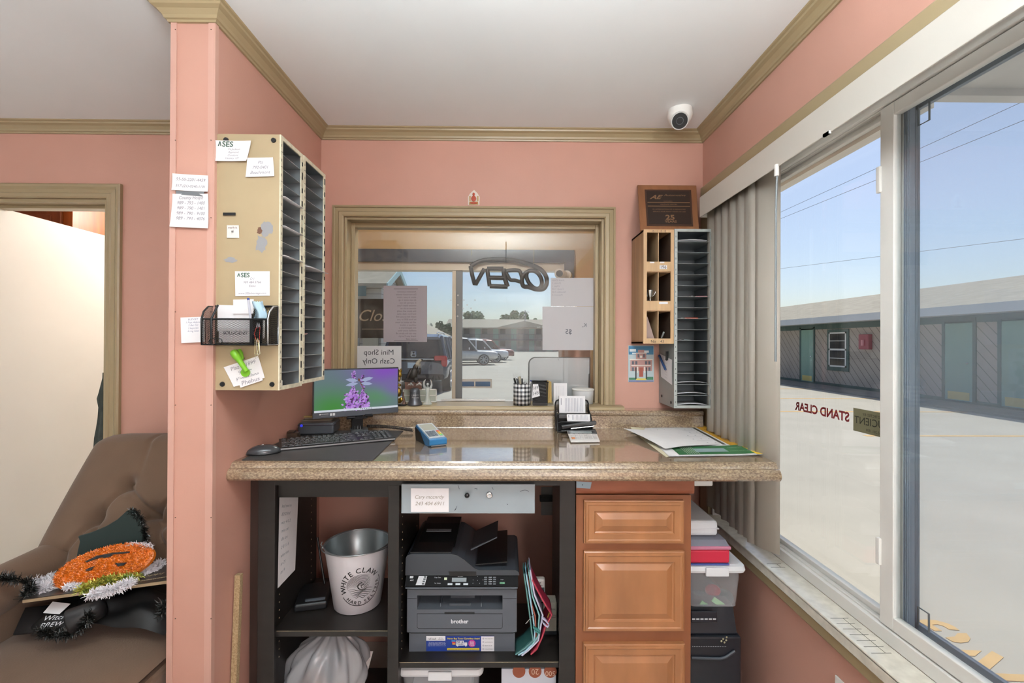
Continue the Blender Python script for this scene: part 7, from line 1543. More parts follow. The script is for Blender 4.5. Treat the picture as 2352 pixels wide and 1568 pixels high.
w4(.02, .42, .085, .6, ['MFC'], shear=.4, bold=.02); w4(.24, .7, .32, .84, ['Copy  Scan']); w4(.24, .2, .33, .32, ['Fax  Settings']); w4(.44, .8, .53, .88, ['MFC-L2700DW']); w4(.835, .52, .885, .62, ['2-sided']); 
for r, l in enumerate((' *  0  #', '7  8  9', '4  5  6', '1  2  3')): w4(.70, .15+r*.19, .81, .26+r*.19, [l])
for u, v in ((.60, .5), (.64, .82), (.64, .45), (.69, .5), (.60, .2), (.66, .2)): w4(u-.012, v, u+.012, v+.12, ['o'])
mb.build('panel_lettering', mat('ink_c0c4c8', 'c0c4c8', .6), cpn); pp(.03, .7, .06, .9, 'c0c4c8', 'nfc_mark'); pp(.84, .2, .885, .36, '2f7a4c', 'start_button')
lid_o = [(931, 1321), (932, 1281), (936, 1275), (945, 1272), (1036, 1272), (1050, 1275), (1066, 1285), (1090, 1305), (1100, 1309), (1184, 1309), (1191, 1313), (1193, 1321)]
mb = MB(); mb.prism([(aY(x, y, PY).x, aY(x, y, PY).z) for x, y in lid_o], 'y', PY, PB, smooth=False); mb.build('scanner_lid', mat('lid_slate', '3b4047', .4), pr, bev=.002)
mb = MB(); mb.slab(px4('Y', PY-.0006, (1033, 1322), (1094, 1322), (1094, 1312), (1030, 1312)), .001); mb.build('lid_grip', M_pb, pr)
tz = PZ(1272); mb = MB(); mb.box(PX(940), PY+.006, tz-.001, PX(1036), PB, tz+.004); mb.prism([(PY+.05, tz), (PY+.22, tz+.020), (PB, tz+.020), (PB, tz)], 'x', PX(950), PX(1040)); mb.build('feeder_cover', M_pb, pr, bev=.003)
mb = MB(); q = [aY(978, 1219, PB-.03), aY(1037, 1219, PB-.03), aY(1037, 1213, PB-.02), aY(980, 1213, PB-.02)]; zz = tz+.0222; q = [aZ(979, 1220, zz), aZ(1036, 1220, zz), aZ(1037, 1214, zz), aZ(981, 1214, zz)]; mb.slab(q, .0012); mb.build('cover_label', mat('silver_label', '8a9098', .4, .4), pr)
mb = MB(); write(mb, q, ['MFC-L2700'], rect=(.05, .1, .5, .9), off=.0006); mb.build('cover_lettering', mat('ink_202428', '202428', .6), pr)
mb = MB(); mb.prism([(PX(1090), PZ(1305)), (PX(1165), PZ(1298)-.0), (PX(1165), PZ(1298)+.004), (PX(1092), PZ(1305)+.005)], 'y', PY+.02, PB); mb.build('document_tray', M_pb, pr, bev=.001)
trq = [(PX(1078), PZ(1280)), (PX(1140), PZ(1250)), (PX(1141), PZ(1247)), (PX(1078), PZ(1276))]
mb = MB(); mb.prism([(u, v-.002) for u, v in trq], 'y', PY+.06, PB-.08); mb.build('document_support', M_pd, pr, bev=.001); mb = MB(); mb.tube([(trq[0][0], PY+.058, trq[0][1]), (trq[1][0], PY+.058, trq[1][1])], .0025, 6); mb.build('support_edge', mat('printer_mid2', '5c626a', .4), pr)
# ================================================================ BAGS, PHONE, CABLES right of the printer
XQ = lambda px, Y=1.60: aY(px, 1400, Y).x; ZQ = lambda py, Y=1.60: aY(1230, py, Y).z
def pouch(name, pts, Y0, Y1, col, zc, label, off=.0):
    t = thing('zipper_pouch', label, 'pouch', tuple(aY(pts[-1][0], pts[-1][1], Y0)), 'zipper pouches stacked beside the printer')
    P = [(aY(x, y, Y0).x, aY(x, y, Y0).z) for x, y in pts]; k = len(P); mb = MB()
    def fn(u, v):
        s = u*(k-1); i = min(k-2, int(s)); f = s-i; x = P[i][0]*(1-f)+P[i+1][0]*f; z = P[i][1]*(1-f)+P[i+1][1]*f
        return (x+.001*sin(v*9+u*5), Y0+(Y1-Y0)*v, max(z, zs2+.004))
    mb.surf(fn, (k-1)*5, 8); mb.build('pouch_body', mat('pouch_'+col, col, .45), t, solid=.003)
    mb = MB(); mb.tube([(x+.001*(-1)**i, Y0-.001, max(z, zs2+.006)) for i, (x, z) in enumerate(P)], .0028, 6); mb.build('zipper', mat('zip_'+zc, zc, .6), t); return t
pouch('a', [(1203, 1318), (1212, 1370), (1217, 1420), (1222, 1450), (1224, 1470), (1206, 1488), (1184, 1503)], 1.548, 1.63, '2f5c5a', '5f8c8a', 'dark teal zipper pouch nearest the printer, its foot curling under it')
pouch('b', [(1208, 1318), (1218, 1372), (1224, 1420), (1229, 1450), (1226, 1475), (1208, 1494), (1190, 1509)], 1.546, 1.63, '7fb0c4', '9cc4d4', 'pale blue zipper pouch second from the printer')
pouch('c', [(1212, 1330), (1219, 1380), (1228, 1412), (1231, 1440), (1230, 1462)], 1.550, 1.63, '9c4a34', 'a86050', 'rust orange zipper pouch between the pale blue ones')
pouch('d', [(1214, 1312), (1224, 1370), (1238, 1412), (1238, 1430), (1236, 1460), (1222, 1480)], 1.545, 1.63, '4a807c', '7fb0b0', 'sea green zipper pouch in the middle of the fan')
pouch('e', [(1217, 1308), (1228, 1365), (1246, 1412), (1242, 1440), (1236, 1470), (1215, 1492), (1198, 1505)], 1.543, 1.63, '9a94ac', 'c4c4d8', 'lavender zipper pouch left of the red one')
pouch('f', [(1222, 1330), (1232, 1350), (1250, 1385), (1268, 1411), (1252, 1440), (1246, 1462), (1232, 1490), (1220, 1502)], 1.541, 1.63, 'a02c44', 'b04050', 'crimson zipper pouch at the right end of the fan')
def loopt(pts, col, label, Y=1.532, r=.0035):
    mb = MB(); P = [aY(x, y, Y) for x, y in pts]; mb.surf(lambda u, v: P[min(len(P)-2, int(u*(len(P)-1)))].lerp(P[min(len(P)-1, int(u*(len(P)-1))+1)], u*(len(P)-1)-min(len(P)-2, int(u*(len(P)-1))))+Vector((0, v*.012, .004*v)), 12, 2); tag(mb.build('wrist_strap', mat('strap_'+col, col, .6), solid=.0016), label, 'strap', 'straps of the zipper pouches')
loopt([(1244, 1420), (1252, 1426), (1262, 1436), (1258, 1442), (1248, 1434), (1244, 1424)], 'b8b4cc', 'lavender fabric strap looping out of the pouches'); loopt([(1224, 1442), (1232, 1448), (1241, 1452), (1240, 1456), (1228, 1450)], '3f807c', 'teal fabric tab hanging from the pouches')
mb = MB(); mb.tube([aY(x, y, 1.532) for x, y in ((1219, 1418), (1225, 1410), (1215, 1423), (1209, 1431), (1207, 1432), (1214, 1424))], .0009, 5); tag(mb.build('zipper_pull', M_chrome), 'silver zipper pull standing out at the left of the pouches', 'zipper pull')
mb = MB(); mb.tube([aY(x, y, 1.532) for x, y in ((1262, 1406), (1258, 1417))], .0022, 6); tag(mb.build('zipper_pull', M_gold), 'brass zipper pull on the crimson pouch corner', 'zipper pull')
fY_ = 1.655; a, b = aY(1248, 1450, fY_), aY(1286, 1383, fY_)
rb = thing('answering_machine', 'cream telephone answering base behind the zipper pouches', 'telephone', (a.x, fY_, a.z)); M_cream = mat('cream_phone_plastic', 'b5aea0', .45)
mb = MB(); mb.box(a.x-.0, fY_, a.z, min(.183, aY(1283, 1400, fY_).x), fY_+.05, b.z); mb.build('base', M_cream, rb, bev=.003)
mb = MB(); write(mb, rectY(1262, 1395, 1276, 1402, fY_-.0005), ['at&t'], rect=(.3, 0, 1, 1)); c = aY(1266, 1398.5, fY_-.001); mb.tube([c+Vector((.003*cos(a_), 0, .004*sin(a_))) for a_ in [j*pi/5 for j in range(10)]], .0008, 4, closed=True); q_ = rectY(1268, 1412, 1276, 1418, fY_-.0006); mb.tube(q_, .0006, 4, closed=True); write(mb, rectY(1266, 1440, 1280, 1446, fY_-.0005), ['~'], rect=(0, 0, 1, 1)); mb.build('lettering', mat('ink_4c4a46', '4c4a46', .6), rb)
hY = 1.66; hs = thing('phone_handset', 'pale cordless phone handset standing behind the red pouch', 'telephone', tuple(aY(1240, 1388, hY)))
mb = MB(); mb.slab(rectY(1227, 1330, 1252, 1383, hY), .025); mb.build('body', mat('handset_white', 'c9c4c0', .4), hs, bev=.006, seg=3)
mb = MB(); mb.slab(rectY(1234, 1349, 1250, 1371, hY-.001), .001); mb.build('display', mat('handset_screen', '3c4248', .2), hs)
mb = MB(); write(mb, rectY(1238, 1341, 1246, 1346, hY-.0012), ['at&t'], rect=(0, 0, 1, 1)); mb.slab(rectY(1237, 1337.5, 1243, 1339, hY-.001), .0006); mb.build('lettering', MATS['ink_4c4a46'], hs)
mb = MB(); c = aY(1229, 1338, hY-.001); mb.ell(tuple(c), .0022, 8, 6); mb.build('indicator_light', mat('led_red', 'e0483c', .3, emit='ff4020', estr=2), hs)
hb_ = aY(1240, 1384, hY); mb = MB(); mb.box(hb_.x-.02, hY+.001, zs2+.0006, hb_.x+.02, hY+.03, hb_.z-.001); tag(mb.build('charging_cradle', M_pd), 'dark charging cradle holding the pale phone handset', 'cradle')
mb = MB(); mb.box(a.x-.02, fY_+.005, zs2+.0006, aY(1280, 1400, fY_).x, fY_+.045, a.z-.0006); tag(mb.build('dark_box', M_pd), 'dark box carrying the cream telephone base', 'box')
# wall outlet and adapter under the counter
wY = WB-.004; t = thing('wall_outlet', 'grey double wall outlet under the countertop right of the cash drawer', 'outlet', tuple(aY(1258, 1160, wY)))
mb = MB(); mb.slab(rectY(1243, 1118, 1282, 1183, wY), .003); mb.build('plate', mat('outlet_grey', '8a8884', .5), t, bev=.001)
mb = MB(); a, b = aY(1240, 1152, wY-.03), aY(1276, 1140, wY-.03); mb.box(a.x, wY-.034, a.z, b.x, wY-.004, b.z); tag(mb.build('power_adapter', M_black, bev=.003), 'black power adapter plugged into the grey wall outlet', 'adapter')
mb = MB(); mb.tube([aY(1276, 1148, wY-.02), aY(1280, 1160, wY-.02), aY(1279, 1185, wY-.02), aY(1281, 1300, wY-.02), aY(1280, 1500, wY-.02)], .002, 6); tag(mb.build('power_cable', M_black), 'black cable hanging from the adapter down the wall', 'cable')
# ================================================================ RIGHT OF THE DRAWER CABINET
def bxp(x0, x1, y0, y1, pyb, pyt, Yf=None): Yf = Yf or y0; return (x0, y0, aY(1640, pyb, Yf).z, x1, y1, aY(1640, pyt, Yf).z)
gx0 = bx1+.004
# black printer-like machines at the bottom
dk = thing('photo_printer', 'black inkjet printer standing under the clear tub beside the wall', 'printer', (.74, 1.62, 0)); M_ink = mat('inkjet_black', '1b1f26', .35)
z_b = aY(1640, 1405, 1.56).z; x1_ = aY(1703, 1420, 1.56).x
mb = MB(); mb.box(gx0, 1.56, 0, x1_, 1.95, aY(1640, 1462, 1.56).z); mb.prism([(1.57, aY(1640, 1462, 1.56).z), (1.95, aY(1640, 1462, 1.56).z), (1.95, z_b), (1.60, z_b)], 'x', gx0, x1_-.01); mb.build('body', M_ink, dk, bev=.006)
mb = MB(); mb.slab(rectY(1588, 1404, 1648, 1430, 1.556), .004); mb.build('panel', mat('inkjet_panel', '23272e', .25), dk, bev=.002)
mb = MB()
for k in range(6): mb.slab(rectY(1590+k*9.5, 1420, 1597+k*9.5, 1423, 1.5505), .0005)
for k in range(20): mb.slab(rectY(1590+k*4, 1484, 1592+k*4, 1485, 1.5585), .0005)
mb.build('printed_marks', mat('mark_white', 'c4c8cc', .6), dk)
mb = MB()
for dx, dy in ((0, 0), (7, 3), (3, 8), (-4, 5), (8, -4)): c = aY(1661+dx, 1467+dy, 1.557); mb.ell(tuple(c), (.0035, .001, .0035), 8, 6)
mb.build('flower_sticker', mat('sticker_beige', 'a09c80', .6), dk)
mb = MB(); mb.tube([aY(x, y, 1.556) for x, y in ((1588, 1510), (1655, 1512), (1668, 1508), (1688, 1494))], .005, 6); mb.build('lid_handle', mat('inkjet_trim', '3a414a', .4), dk)
# clear tub
zt0 = z_b+.001; tubx1 = aY(1706, 1350, 1.58).x
tub('storage_tub', 'clear tub with a white lid holding green-labelled things beside the drawer cabinet', gx0+.012, min(tubx1, XR-.03), 1.58, 1.93, zt0, aY(1640, 1296, 1.58).z, M_lid, M_clear, .012)
for k, (px, py, an) in enumerate(((1622, 1392, -.55), (1650, 1384, -.6))):
    c = aY(px, py, 1.605); mb = MB(); mb.M = Matrix.Translation(c) @ Matrix.Rotation(-an, 4, 'Y'); mb.box(-.022, 0, -.009, .022, .004, .009); tag(mb.build('green_label', mat('label_green', '8cc48c', .6)), ('left', 'right')[k]+' pale green label card inside the clear tub', 'label card')
for k, (px, py, r, cc2, lb) in enumerate(((1606, 1375, .03, '3a4c50', 'dark bundle inside the clear tub at the left'), (1637, 1356, .022, 'b03c48', 'red ball-like thing inside the clear tub'), (1660, 1372, .03, '4c5a58', 'dark green bundle inside the clear tub at the right'))):
    mb = MB(); c = aY(px, py, 1.68); mb.ell(tuple(c), (r*1.3, r, r), 12, 9); tag(mb.build('bundle', mat('bundle_'+cc2, cc2, .8, var=.3, vscale=40)), lb, 'bundle')
# red case with clear lid and white lid on top
zt1 = aY(1640, 1296, 1.58).z+.001; rx_ = aY(1677, 1280, 1.575).x; zr1 = aY(1640, 1262, 1.575).z; zr2 = aY(1640, 1254, 1.575).z
rc = thing('red_case', 'red plastic case with a clear pink-edged lid on top of the white-lidded tub', 'case', (.7, 1.7, zt1))
mb = MB(); mb.box(gx0+.004, 1.575, zt1+.004, rx_, 1.86, zr1); mb.build('tray', mat('case_red', 'c42c44', .35), rc, bev=.008, seg=3)
mb = MB(); mb.box(gx0+.002, 1.572, zt1, rx_-.004, 1.86, zt1+.004); mb.build('wavy_base', mat('case_blue', '4c5c9c', .5), rc)
mb = MB(); mb.box(gx0+.002, 1.571, zr1, rx_+.003, 1.865, zr2); mb.build('lid_edge', mat('lid_pink', 'd88aa4', .25, alpha=.8), rc, bev=.004)
mb = MB(); mb.prism([(1.573, zr2), (1.863, zr2), (1.84, zr2+.012), (1.60, zr2+.012)], 'x', gx0+.004, rx_-.004); mb.build('clear_lid', mat('clear_lid', 'b4bccc', .15, alpha=.55), rc, bev=.003)
mb = MB()
for i in range(7):
    for j in range(3): mb.ell((gx0+.02+i*.011, 1.76+j*.02, zr2+.0135), (.003, .003, .0012), 8, 5)
mb.build('lid_dimples', mat('dimple_white', 'c8ccd8', .3), rc)
wz_0 = zr2+.0145; wz_1 = aY(1640, 1195, 1.62).z
wl_ = thing('food_container', 'white plastic container lid resting on the red case', 'lid', (.7, 1.7, wz_0)); wx1_ = aY(1650, 1220, 1.62).x
mb = MB(); mb.box(gx0+.002, 1.62, wz_0, wx1_, 1.90, wz_1-.002); mb.build('rim', M_lid, wl_, bev=.012, seg=3)
mb = MB(); mb.box(gx0+.001, 1.618, (wz_0+wz_1)/2-.002, wx1_+.002, 1.90, (wz_0+wz_1)/2+.001); mb.build('ridge', M_lid, wl_)
pk_ = aZ(1610, 1188, wz_1+.01); mb = MB(); mb.ell((gx0+.035, 1.80, wz_1+.0), (.05, .06, .022), 18, 10); mb.v = [Vector((v.x, v.y, max(v.z, wz_1+.0005))) for v in mb.v]; tag(mb.build('pink_bowl', mat('dusty_pink', 'a88480', .4)), 'dusty pink domed lid behind the white lid', 'bowl lid')
fx1 = aY(1638, 1108, 1.60).x; mb = MB(); mb.box(gx0+.004, 1.60, aY(1640, 1117, 1.60).z, fx1, 1.90, zt-.0015); 
tag(mb.build('foam_tray', M_white, bev=.006, seg=3), 'white plastic tray tucked directly under the right of the countertop', 'tray')
for x in (bx1+.0,): mb = MB(); mb.box(bx1+.0008, 1.70, aY(1640, 1117, 1.60).z-.012, XR-.001, 1.72, aY(1640, 1117, 1.60).z-.001); tag(mb.build('support_rail', M_map2), 'wooden rail holding the white tray under the countertop', 'rail')
# light plate low on the right wall
p = aX(1923, 1562, XR-.003); mb = MB(); mb.box(XR-.006, p.y-.05, p.z-.08, XR-.0005, p.y+.006, p.z+.012); tag(mb.build('outlet_plate', M_white, bev=.002), 'white outlet plate low on the right wall at the picture edge', 'outlet')
# ================================================================ VERTICAL BLINDS
VX = .84; vb = thing('vertical_blind', 'off-white vertical blind drawn back beside the right window', 'blind', (VX, 1.2, 1.955))
zv0, zv1 = aX(1784, 375, VX).z, aX(2042, 117, VX).z
zv0 = 1.4+.661*VX; zv1 = 1.4+.766*VX
mb = MB(); mb.box(VX, -.1, zv0, VX+.004, 1.988, zv1); mb.box(VX, -.1, zv1-.003, XR-.002, 1.988, zv1); mb.box(VX, 1.985, zv0, XR-.002, 1.988, zv1); mb.build('valance', mat('valance_ivory', 'cfc9c0', .45), vb, bev=.0015)
mb = MB(); mb.box(VX+.025, -.1, zv1-.035, VX+.055, 1.98, zv1-.004); mb.build('head_rail', M_white, vb)
for y in (aX(1900, 298, VX).y, aX(1903, 219, VX+.004).y):
    mb = MB(); mb.box(VX-.004, y-.012, zv0-.004, VX+.002, y+.012, zv0+.004); mb.build('valance_clip', M_white, vb)
M_slat = mat('slat_ivory', 'c9c2b8', .5); N, L, p_ = nodes_of(M_slat)
tl = N.new('ShaderNodeBsdfTranslucent'); tl.inputs[0].default_value = (*lin('d8cdb8'), 1); mx = N.new('ShaderNodeMixShader'); mx.inputs[0].default_value = .35; L.new(p_.outputs[0], mx.inputs[1]); L.new(tl.outputs[0], mx.inputs[2]); L.new(mx.outputs[0], N['Material Output'].inputs[0])
spec_ = [(1.93, 62), (1.885, 78), (1.85, 58), (1.815, 72), (1.785, 50), (1.75, 66), (1.715, 46), (1.68, 60), (1.65, 42), (1.615, 56), (1.58, 40), (1.545, 62)]
for i, (y, a) in enumerate(spec_):
    cxs = VX+.047; ra = radians(a); mb = MB()
    def sf(u, v):
        s = (u-.5)*.088; b = .007*(1-(2*u-1)**2); dx, dy = cos(ra), -sin(ra)
        return (cxs+dx*s+dy*b, y+dy*s-dx*b, .70+(zv1-.04-.70)*v+(.0 if v else .0))
    mb.surf(sf, 6, 1); mb.build('slat', M_slat, vb, solid=.0009)
w_ = aX(1781, 400, VX-.006); mb = MB(); mb.tube([(VX+.0, w_.y, zv0+.004), (VX-.004, w_.y, aX(1781, 470, VX-.004).z), (VX-.004, w_.y, aX(1781, 830, VX-.004).z)], .0035, 8); mb.build('wand', mat('wand_grey', '7f8588', .3), vb)
mb = MB(); mb.cyl((VX-.002, w_.y, zv0-.03), (VX-.002, w_.y, zv0+.006), .007, n=10); mb.build('wand_hook', M_white, vb)
# ================================================================ LEFT ROOM: ARMCHAIR AND DECORATIONS
M_vel = mat('brown_velvet', '66503e', .85, var=.10, vscale=5, sheen=.15, bump=.25, bscale=220)
ac = thing('armchair', 'brown velvet button-tufted armchair in the left room', 'armchair', (-1.38, 1.6, 0))
cxa, cxb = -1.72, -1.03
btn = [(305, 1117), (237, 1193), (362, 1183), (150, 1290)]
def backpt(u, v):   # u across, v up
    z = .50+.50*v; y = 1.62+.30*v
    return Vector((cxa+(cxb-cxa)*u, y, z))
def hit(px, py):    # where the pixel's ray meets the reclined back plane
    d = ray(px, py); n = Vector((0, -.5, .3)).normalized(); p0 = backpt(0, 0); t_ = (p0-CAMP).dot(n)/d.dot(n); return CAMP+d*t_
B = [hit(*b) for b in btn]; BU = [((b.x-cxa)/(cxb-cxa), (b.z-.5)/.5) for b in B]
BU += [(BU[0][0]+.36, BU[0][1]), (BU[1][0]+.36*1.0, BU[1][1]-.02), (BU[2][0]+.3, BU[2][1]), (BU[0][0]-.02, BU[0][1]-.42), (BU[0][0]+.35, BU[0][1]-.42)]
segs = [(0, 1), (0, 2), (1, 3), (2, 4), (1, 7), (2, 7), (4, 6), (2, 8)]
def dseg(p, a, b):
    ax, ay = a; bx_, by_ = b; vx, vy = bx_-ax, by_-ay; t_ = max(0, min(1, ((p[0]-ax)*vx+(p[1]-ay)*vy)/(vx*vx+vy*vy))); return sqrt((p[0]-ax-vx*t_)**2+(p[1]-ay-vy*t_)**2)
def backf(u, v):
    vv = v*1.12; rnd_top = max(0, vv-.92)/.2
    eu = abs(u-.5)*2; w_ = 1-.10*(vv**2) if u < .5 else 1
    uu = .5+(u-.5)*(w_+.02)
    if rnd_top > 0: uu = .5+(uu-.5)*(1-.12*rnd_top**2)
    p = backpt(uu, min(vv, .92)+ (sin(min(1, rnd_top)*pi/2)*.085))
    n = Vector((0, -.86, .51))
    h = .055*(1-eu**6)**.5*(1-min(1, rnd_top)**2*.9)
    for b in BU: d2 = (u-b[0])**2*1.6+(vv-b[1])**2; h -= .042*math.exp(-d2/.0022)+.016*math.exp(-d2/.012)
    for i, j in segs: d_ = dseg((u, vv), BU[i], BU[j]); h -= .017*math.exp(-(d_/.014)**2)
    for k, cu in enumerate((.38, .55, .66, .78, .9)):
        if vv > .7: h -= .010*math.exp(-((u-cu-.12*(1-vv))/.018)**2)*min(1, (vv-.7)*5)
    if rnd_top > .0: p = p+Vector((0, .10*min(1, rnd_top)**2, -.02*max(0, rnd_top-.6)))
    return p+n*h
mb = MB(); mb.surf(backf, 150, 140); mb.build('backrest', M_vel, ac, solid=.0)
mb = MB(); mb.prism([(1.64, .30), (1.93, .98), (2.07, .97), (2.05, .12), (1.7, .12)], 'x', cxa+.04, cxb-.02); mb.build('back_shell', M_vel, ac, bev=.04, seg=4)
for b in BU[:3]:
    uu, vv = b; p = backf(uu, vv/1.12)+Vector((0, -.86, .51))*.016; mb = MB(); mb.ell(tuple(p), (.017, .012, .017), 14, 9); mb.build('button', M_vel, ac)
def pad(name, x0, x1, y0, y1, z0, z1, puff=.03, px_=4):
    mb = MB()
    def fn(u, v): a = (2*u-1); b = (2*v-1); return (x0+(x1-x0)*u, y0+(y1-y0)*v, z1-puff*(abs(a)**px_+abs(b)**px_)+.004*sin(u*9)*sin(v*7))
    mb.surf(fn, 24, 24); x0b, x1b = x0, x1; mb.box(x0+.0, y0, z0, x1, y1, z1-puff*2); o = mb.build(name, M_vel, ac, bev=.02, seg=3)
pad('seat_cushion', -1.585, -1.02, 1.10, 1.74, .25, .475, .022)
def armf(u, v):
    a = -pi*.15+u*pi*1.3; r = .085+.01*sin(v*5); y = 1.02+.72*v; fr_ = (1-max(0, .12-v)/.12*.35)
    return (-1.665-r*1.0*cos(a)*fr_, y, .545+r*.95*sin(a)*fr_+.05*v)
mb = MB(); mb.surf(armf, 28, 20); mb.add([armf(u/28, 0) for u in range(29)], [list(range(29))]); mb.box(-1.745, 1.03, .14, -1.59, 1.74, .56); mb.build('arm', M_vel, ac, bev=.01)
mb = MB(); mb.box(-1.73, 1.08, .06, -1.02, 1.9, .25); mb.build('skirt', M_vel, ac, bev=.02)
for x, y in ((-1.7, 1.1), (-1.05, 1.1), (-1.7, 1.88), (-1.05, 1.88)):
    mb = MB(); mb.cyl((x, y, 0), (x, y, .065), .02, .025, n=12); mb.build('leg', M_black, ac)
# decorations: tinsel maker
def tinsel(fn, n, ln, m, name, parent, seed=1, wd=.0012, core=None):
    rd = random.Random(seed); mb = MB()
    for i in range(n):
        p, nn = fn(rd); d = (Vector((rd.gauss(0, 1), rd.gauss(0, 1), rd.gauss(0, 1))).normalized()*.8+nn).normalized(); s = d.orthogonal().normalized()*wd; l = ln*rd.uniform(.6, 1.2)
        mb.add([p-s, p+s, p+d*l+s*.4, p+d*l-s*.4], [(0, 1, 2, 3)])
    if core: core(mb)
    return mb.build(name, m, parent)
M_org = mat('orange_tinsel', 'e07a18', .35, var=.15, vscale=60, spec=.8); M_wt = mat('white_tinsel', 'e6e6ec', .4, spec=.8); M_gt = mat('green_gold_tinsel', '5c8a34', .3, .4, col2='c8b850', vscale=40); M_bt = mat('black_tinsel', '131614', .3, .2); M_felt = mat('dark_green_felt', '20302e', .8)
def along(pts, r):
    P = [Vector(p) for p in pts]
    def fn(rd):
        s = rd.random()*(len(P)-1); i = min(len(P)-2, int(s)); p = P[i].lerp(P[i+1], s-i); n = Vector((rd.gauss(0, 1), rd.gauss(0, 1), rd.gauss(0, 1))).normalized(); return p+n*r*rd.random(), n
    return fn
def onplane(px, py, z): return aZ(px, py, z)
# boards carrying the pumpkin: plane tilted, through seat pixels
zS = .475
A1, A2, A3, A4 = aZ(52, 1378, .60), aZ(384, 1328, .585), aZ(384, 1288, .64), aZ(70, 1330, .66)
A1, A2, A4, A3 = aY(52, 1376, 1.42), aY(384, 1331, 1.42), aY(72, 1338, 1.60), aY(384, 1287, 1.62)
BQ = [A1, A2, A3, A4]; bm = quadmap(BQ)
bd = thing('pumpkin_sign', 'dark board with an orange tinsel pumpkin face lying on the armchair', 'decoration', tuple(A1))
mb = MB(); mb.slab(BQ, .006); mb.build('board', mat('board_dark', '2c2622', .35), bd); 
mb = MB(); mb.slab([bm(0, -.02, -.002), bm(1, -.02, -.002), bm(1, .015, -.002), bm(0, .015, -.002)], .008); mb.build('board_edge', mat('board_tan_edge', '9a8468', .6), bd)
nrB = nrm = (A2-A1).cross(A4-A1).normalized()
def pp2(px, py, h=0):   # pixel onto the board plane
    d = ray(px, py); return CAMP+d*((A1+nrB*h-CAMP).dot(nrB)/d.dot(nrB))
pn, pf_, pl_l, pr_r = aY(246, 1345, 1.455), aY(234, 1260, 1.525), aY(124, 1334, 1.475), aY(353, 1266, 1.51)
pc = (pn+pf_+pl_l+pr_r)/4; pe1 = pc+(pr_r-pl_l)/2; pe2 = pc+(pf_-pn)/2
ea, eb = pe1-pc, pe2-pc; nrB = nrm; nrm = ea.cross(eb).normalized()
def ppP(px, py, h=0):
    d = ray(px, py); q_ = pc+nrm*h; return CAMP+d*((q_-CAMP).dot(nrm)/d.dot(nrm))
def pumpf(rd):
    while True:
        a, b = rd.uniform(-1, 1), rd.uniform(-1, 1)
        if a*a+b*b < 1: break
    return pc+ea*a+eb*b+nrm*(.015*sqrt(1-(a*a+b*b))), nrm*.9
mb = MB(); mb.surf(lambda u, v: pc+ea*(sqrt(v)*cos(2*pi*u))+eb*(sqrt(v)*sin(2*pi*u))+nrm*(.015*sqrt(max(0, 1-v))), 40, 10); mb.surf(lambda u, v: pc+(ea*cos(-2*pi*u)+eb*sin(-2*pi*u))-nrm*(.011*v), 40, 2); mb.build('pumpkin', M_org, bd)
tinsel(pumpf, 6500, .0065, M_org, 'pumpkin_tinsel', bd, 3, .0011)['kind'] = 'stuff'
mb = MB()
for pts in (((195, 1309), (205, 1303), (217, 1300), (209, 1309), (200, 1311)), ((264, 1292), (275, 1293), (290, 1291), (283, 1298), (270, 1300)), ((195, 1289), (222, 1276), (258, 1269), (298, 1266), (296, 1269), (260, 1273), (226, 1281), (198, 1291)), ((232, 1279), (245, 1275), (259, 1274), (250, 1279), (238, 1281))):
    mb.slab([ppP(x, y, .020) for x, y in pts][::-1], .003)
mb.build('face_cutout', M_black, bd)
tinsel(along([pp2(70, 1345, .014), pp2(90, 1337, .016), pp2(118, 1330, .012), pp2(120, 1346, .012), pp2(100, 1352, .012), pp2(75, 1348, .012)], .016), 1500, .014, M_wt, 'white_tinsel', bd, 4)['kind'] = 'stuff'
tinsel(along([pp2(150, 1348, .012), pp2(185, 1345, .012)], .008), 300, .010, M_wt, 'white_tinsel', bd, 14)['kind'] = 'stuff'
tinsel(along([pp2(205, 1366, .012), pp2(240, 1358, .014), pp2(275, 1348, .014), pp2(303, 1335, .015)], .011), 1300, .013, M_wt, 'white_tinsel', bd, 5)['kind'] = 'stuff'
tinsel(along([ppP(288, 1256), ppP(320, 1251), ppP(348, 1258)], .008), 500, .010, M_wt, 'white_tinsel', bd, 6)['kind'] = 'stuff'
tinsel(along([pp2(330, 1315, .012), pp2(355, 1305, .012), pp2(372, 1292, .012)], .014), 800, .012, M_wt, 'white_tinsel', bd, 7)['kind'] = 'stuff'
tinsel(along([pp2(183, 1356, .018), pp2(205, 1345, .022), pp2(235, 1335, .022), pp2(260, 1330, .02), pp2(318, 1323, .014)], .011), 900, .013, M_gt, 'green_tinsel', bd, 8, .0014)['kind'] = 'stuff'
mb = MB(); write(mb, [pp2(315, 1340, .002), pp2(384, 1330, .002), pp2(384, 1308, .002), pp2(315, 1322, .002)], ['Happy', 'Halloween'], rect=(0, 0, 1, 1), shear=.4, off=.001); mb.build('lettering', mat('ink_c4b890', 'c4b890', .6), bd)
# dark felt hat standing behind the pumpkin
def yq(*p, Y): return [aY(x, y, Y) for x, y in p]
ht = thing('felt_hat', 'dark green felt hat shape with black tinsel edge behind the pumpkin', 'decoration', tuple(aY(250, 1270, 1.66)))
mb = MB(); top = yq((186, 1228), (215, 1220), (250, 1205), (275, 1190), (298, 1169), (316, 1172), (330, 1200), (338, 1245), (332, 1290), (176, 1312), (185, 1262), (190, 1240), Y=1.575); mb.slab(top[::-1], .012); mb.build('felt', M_felt, ht, bev=.003)
tinsel(along(yq((300, 1171), (318, 1185), (332, 1215), (337, 1245), Y=1.568), .006), 700, .012, M_bt, 'tinsel_edge', ht, 10)['kind'] = 'stuff'
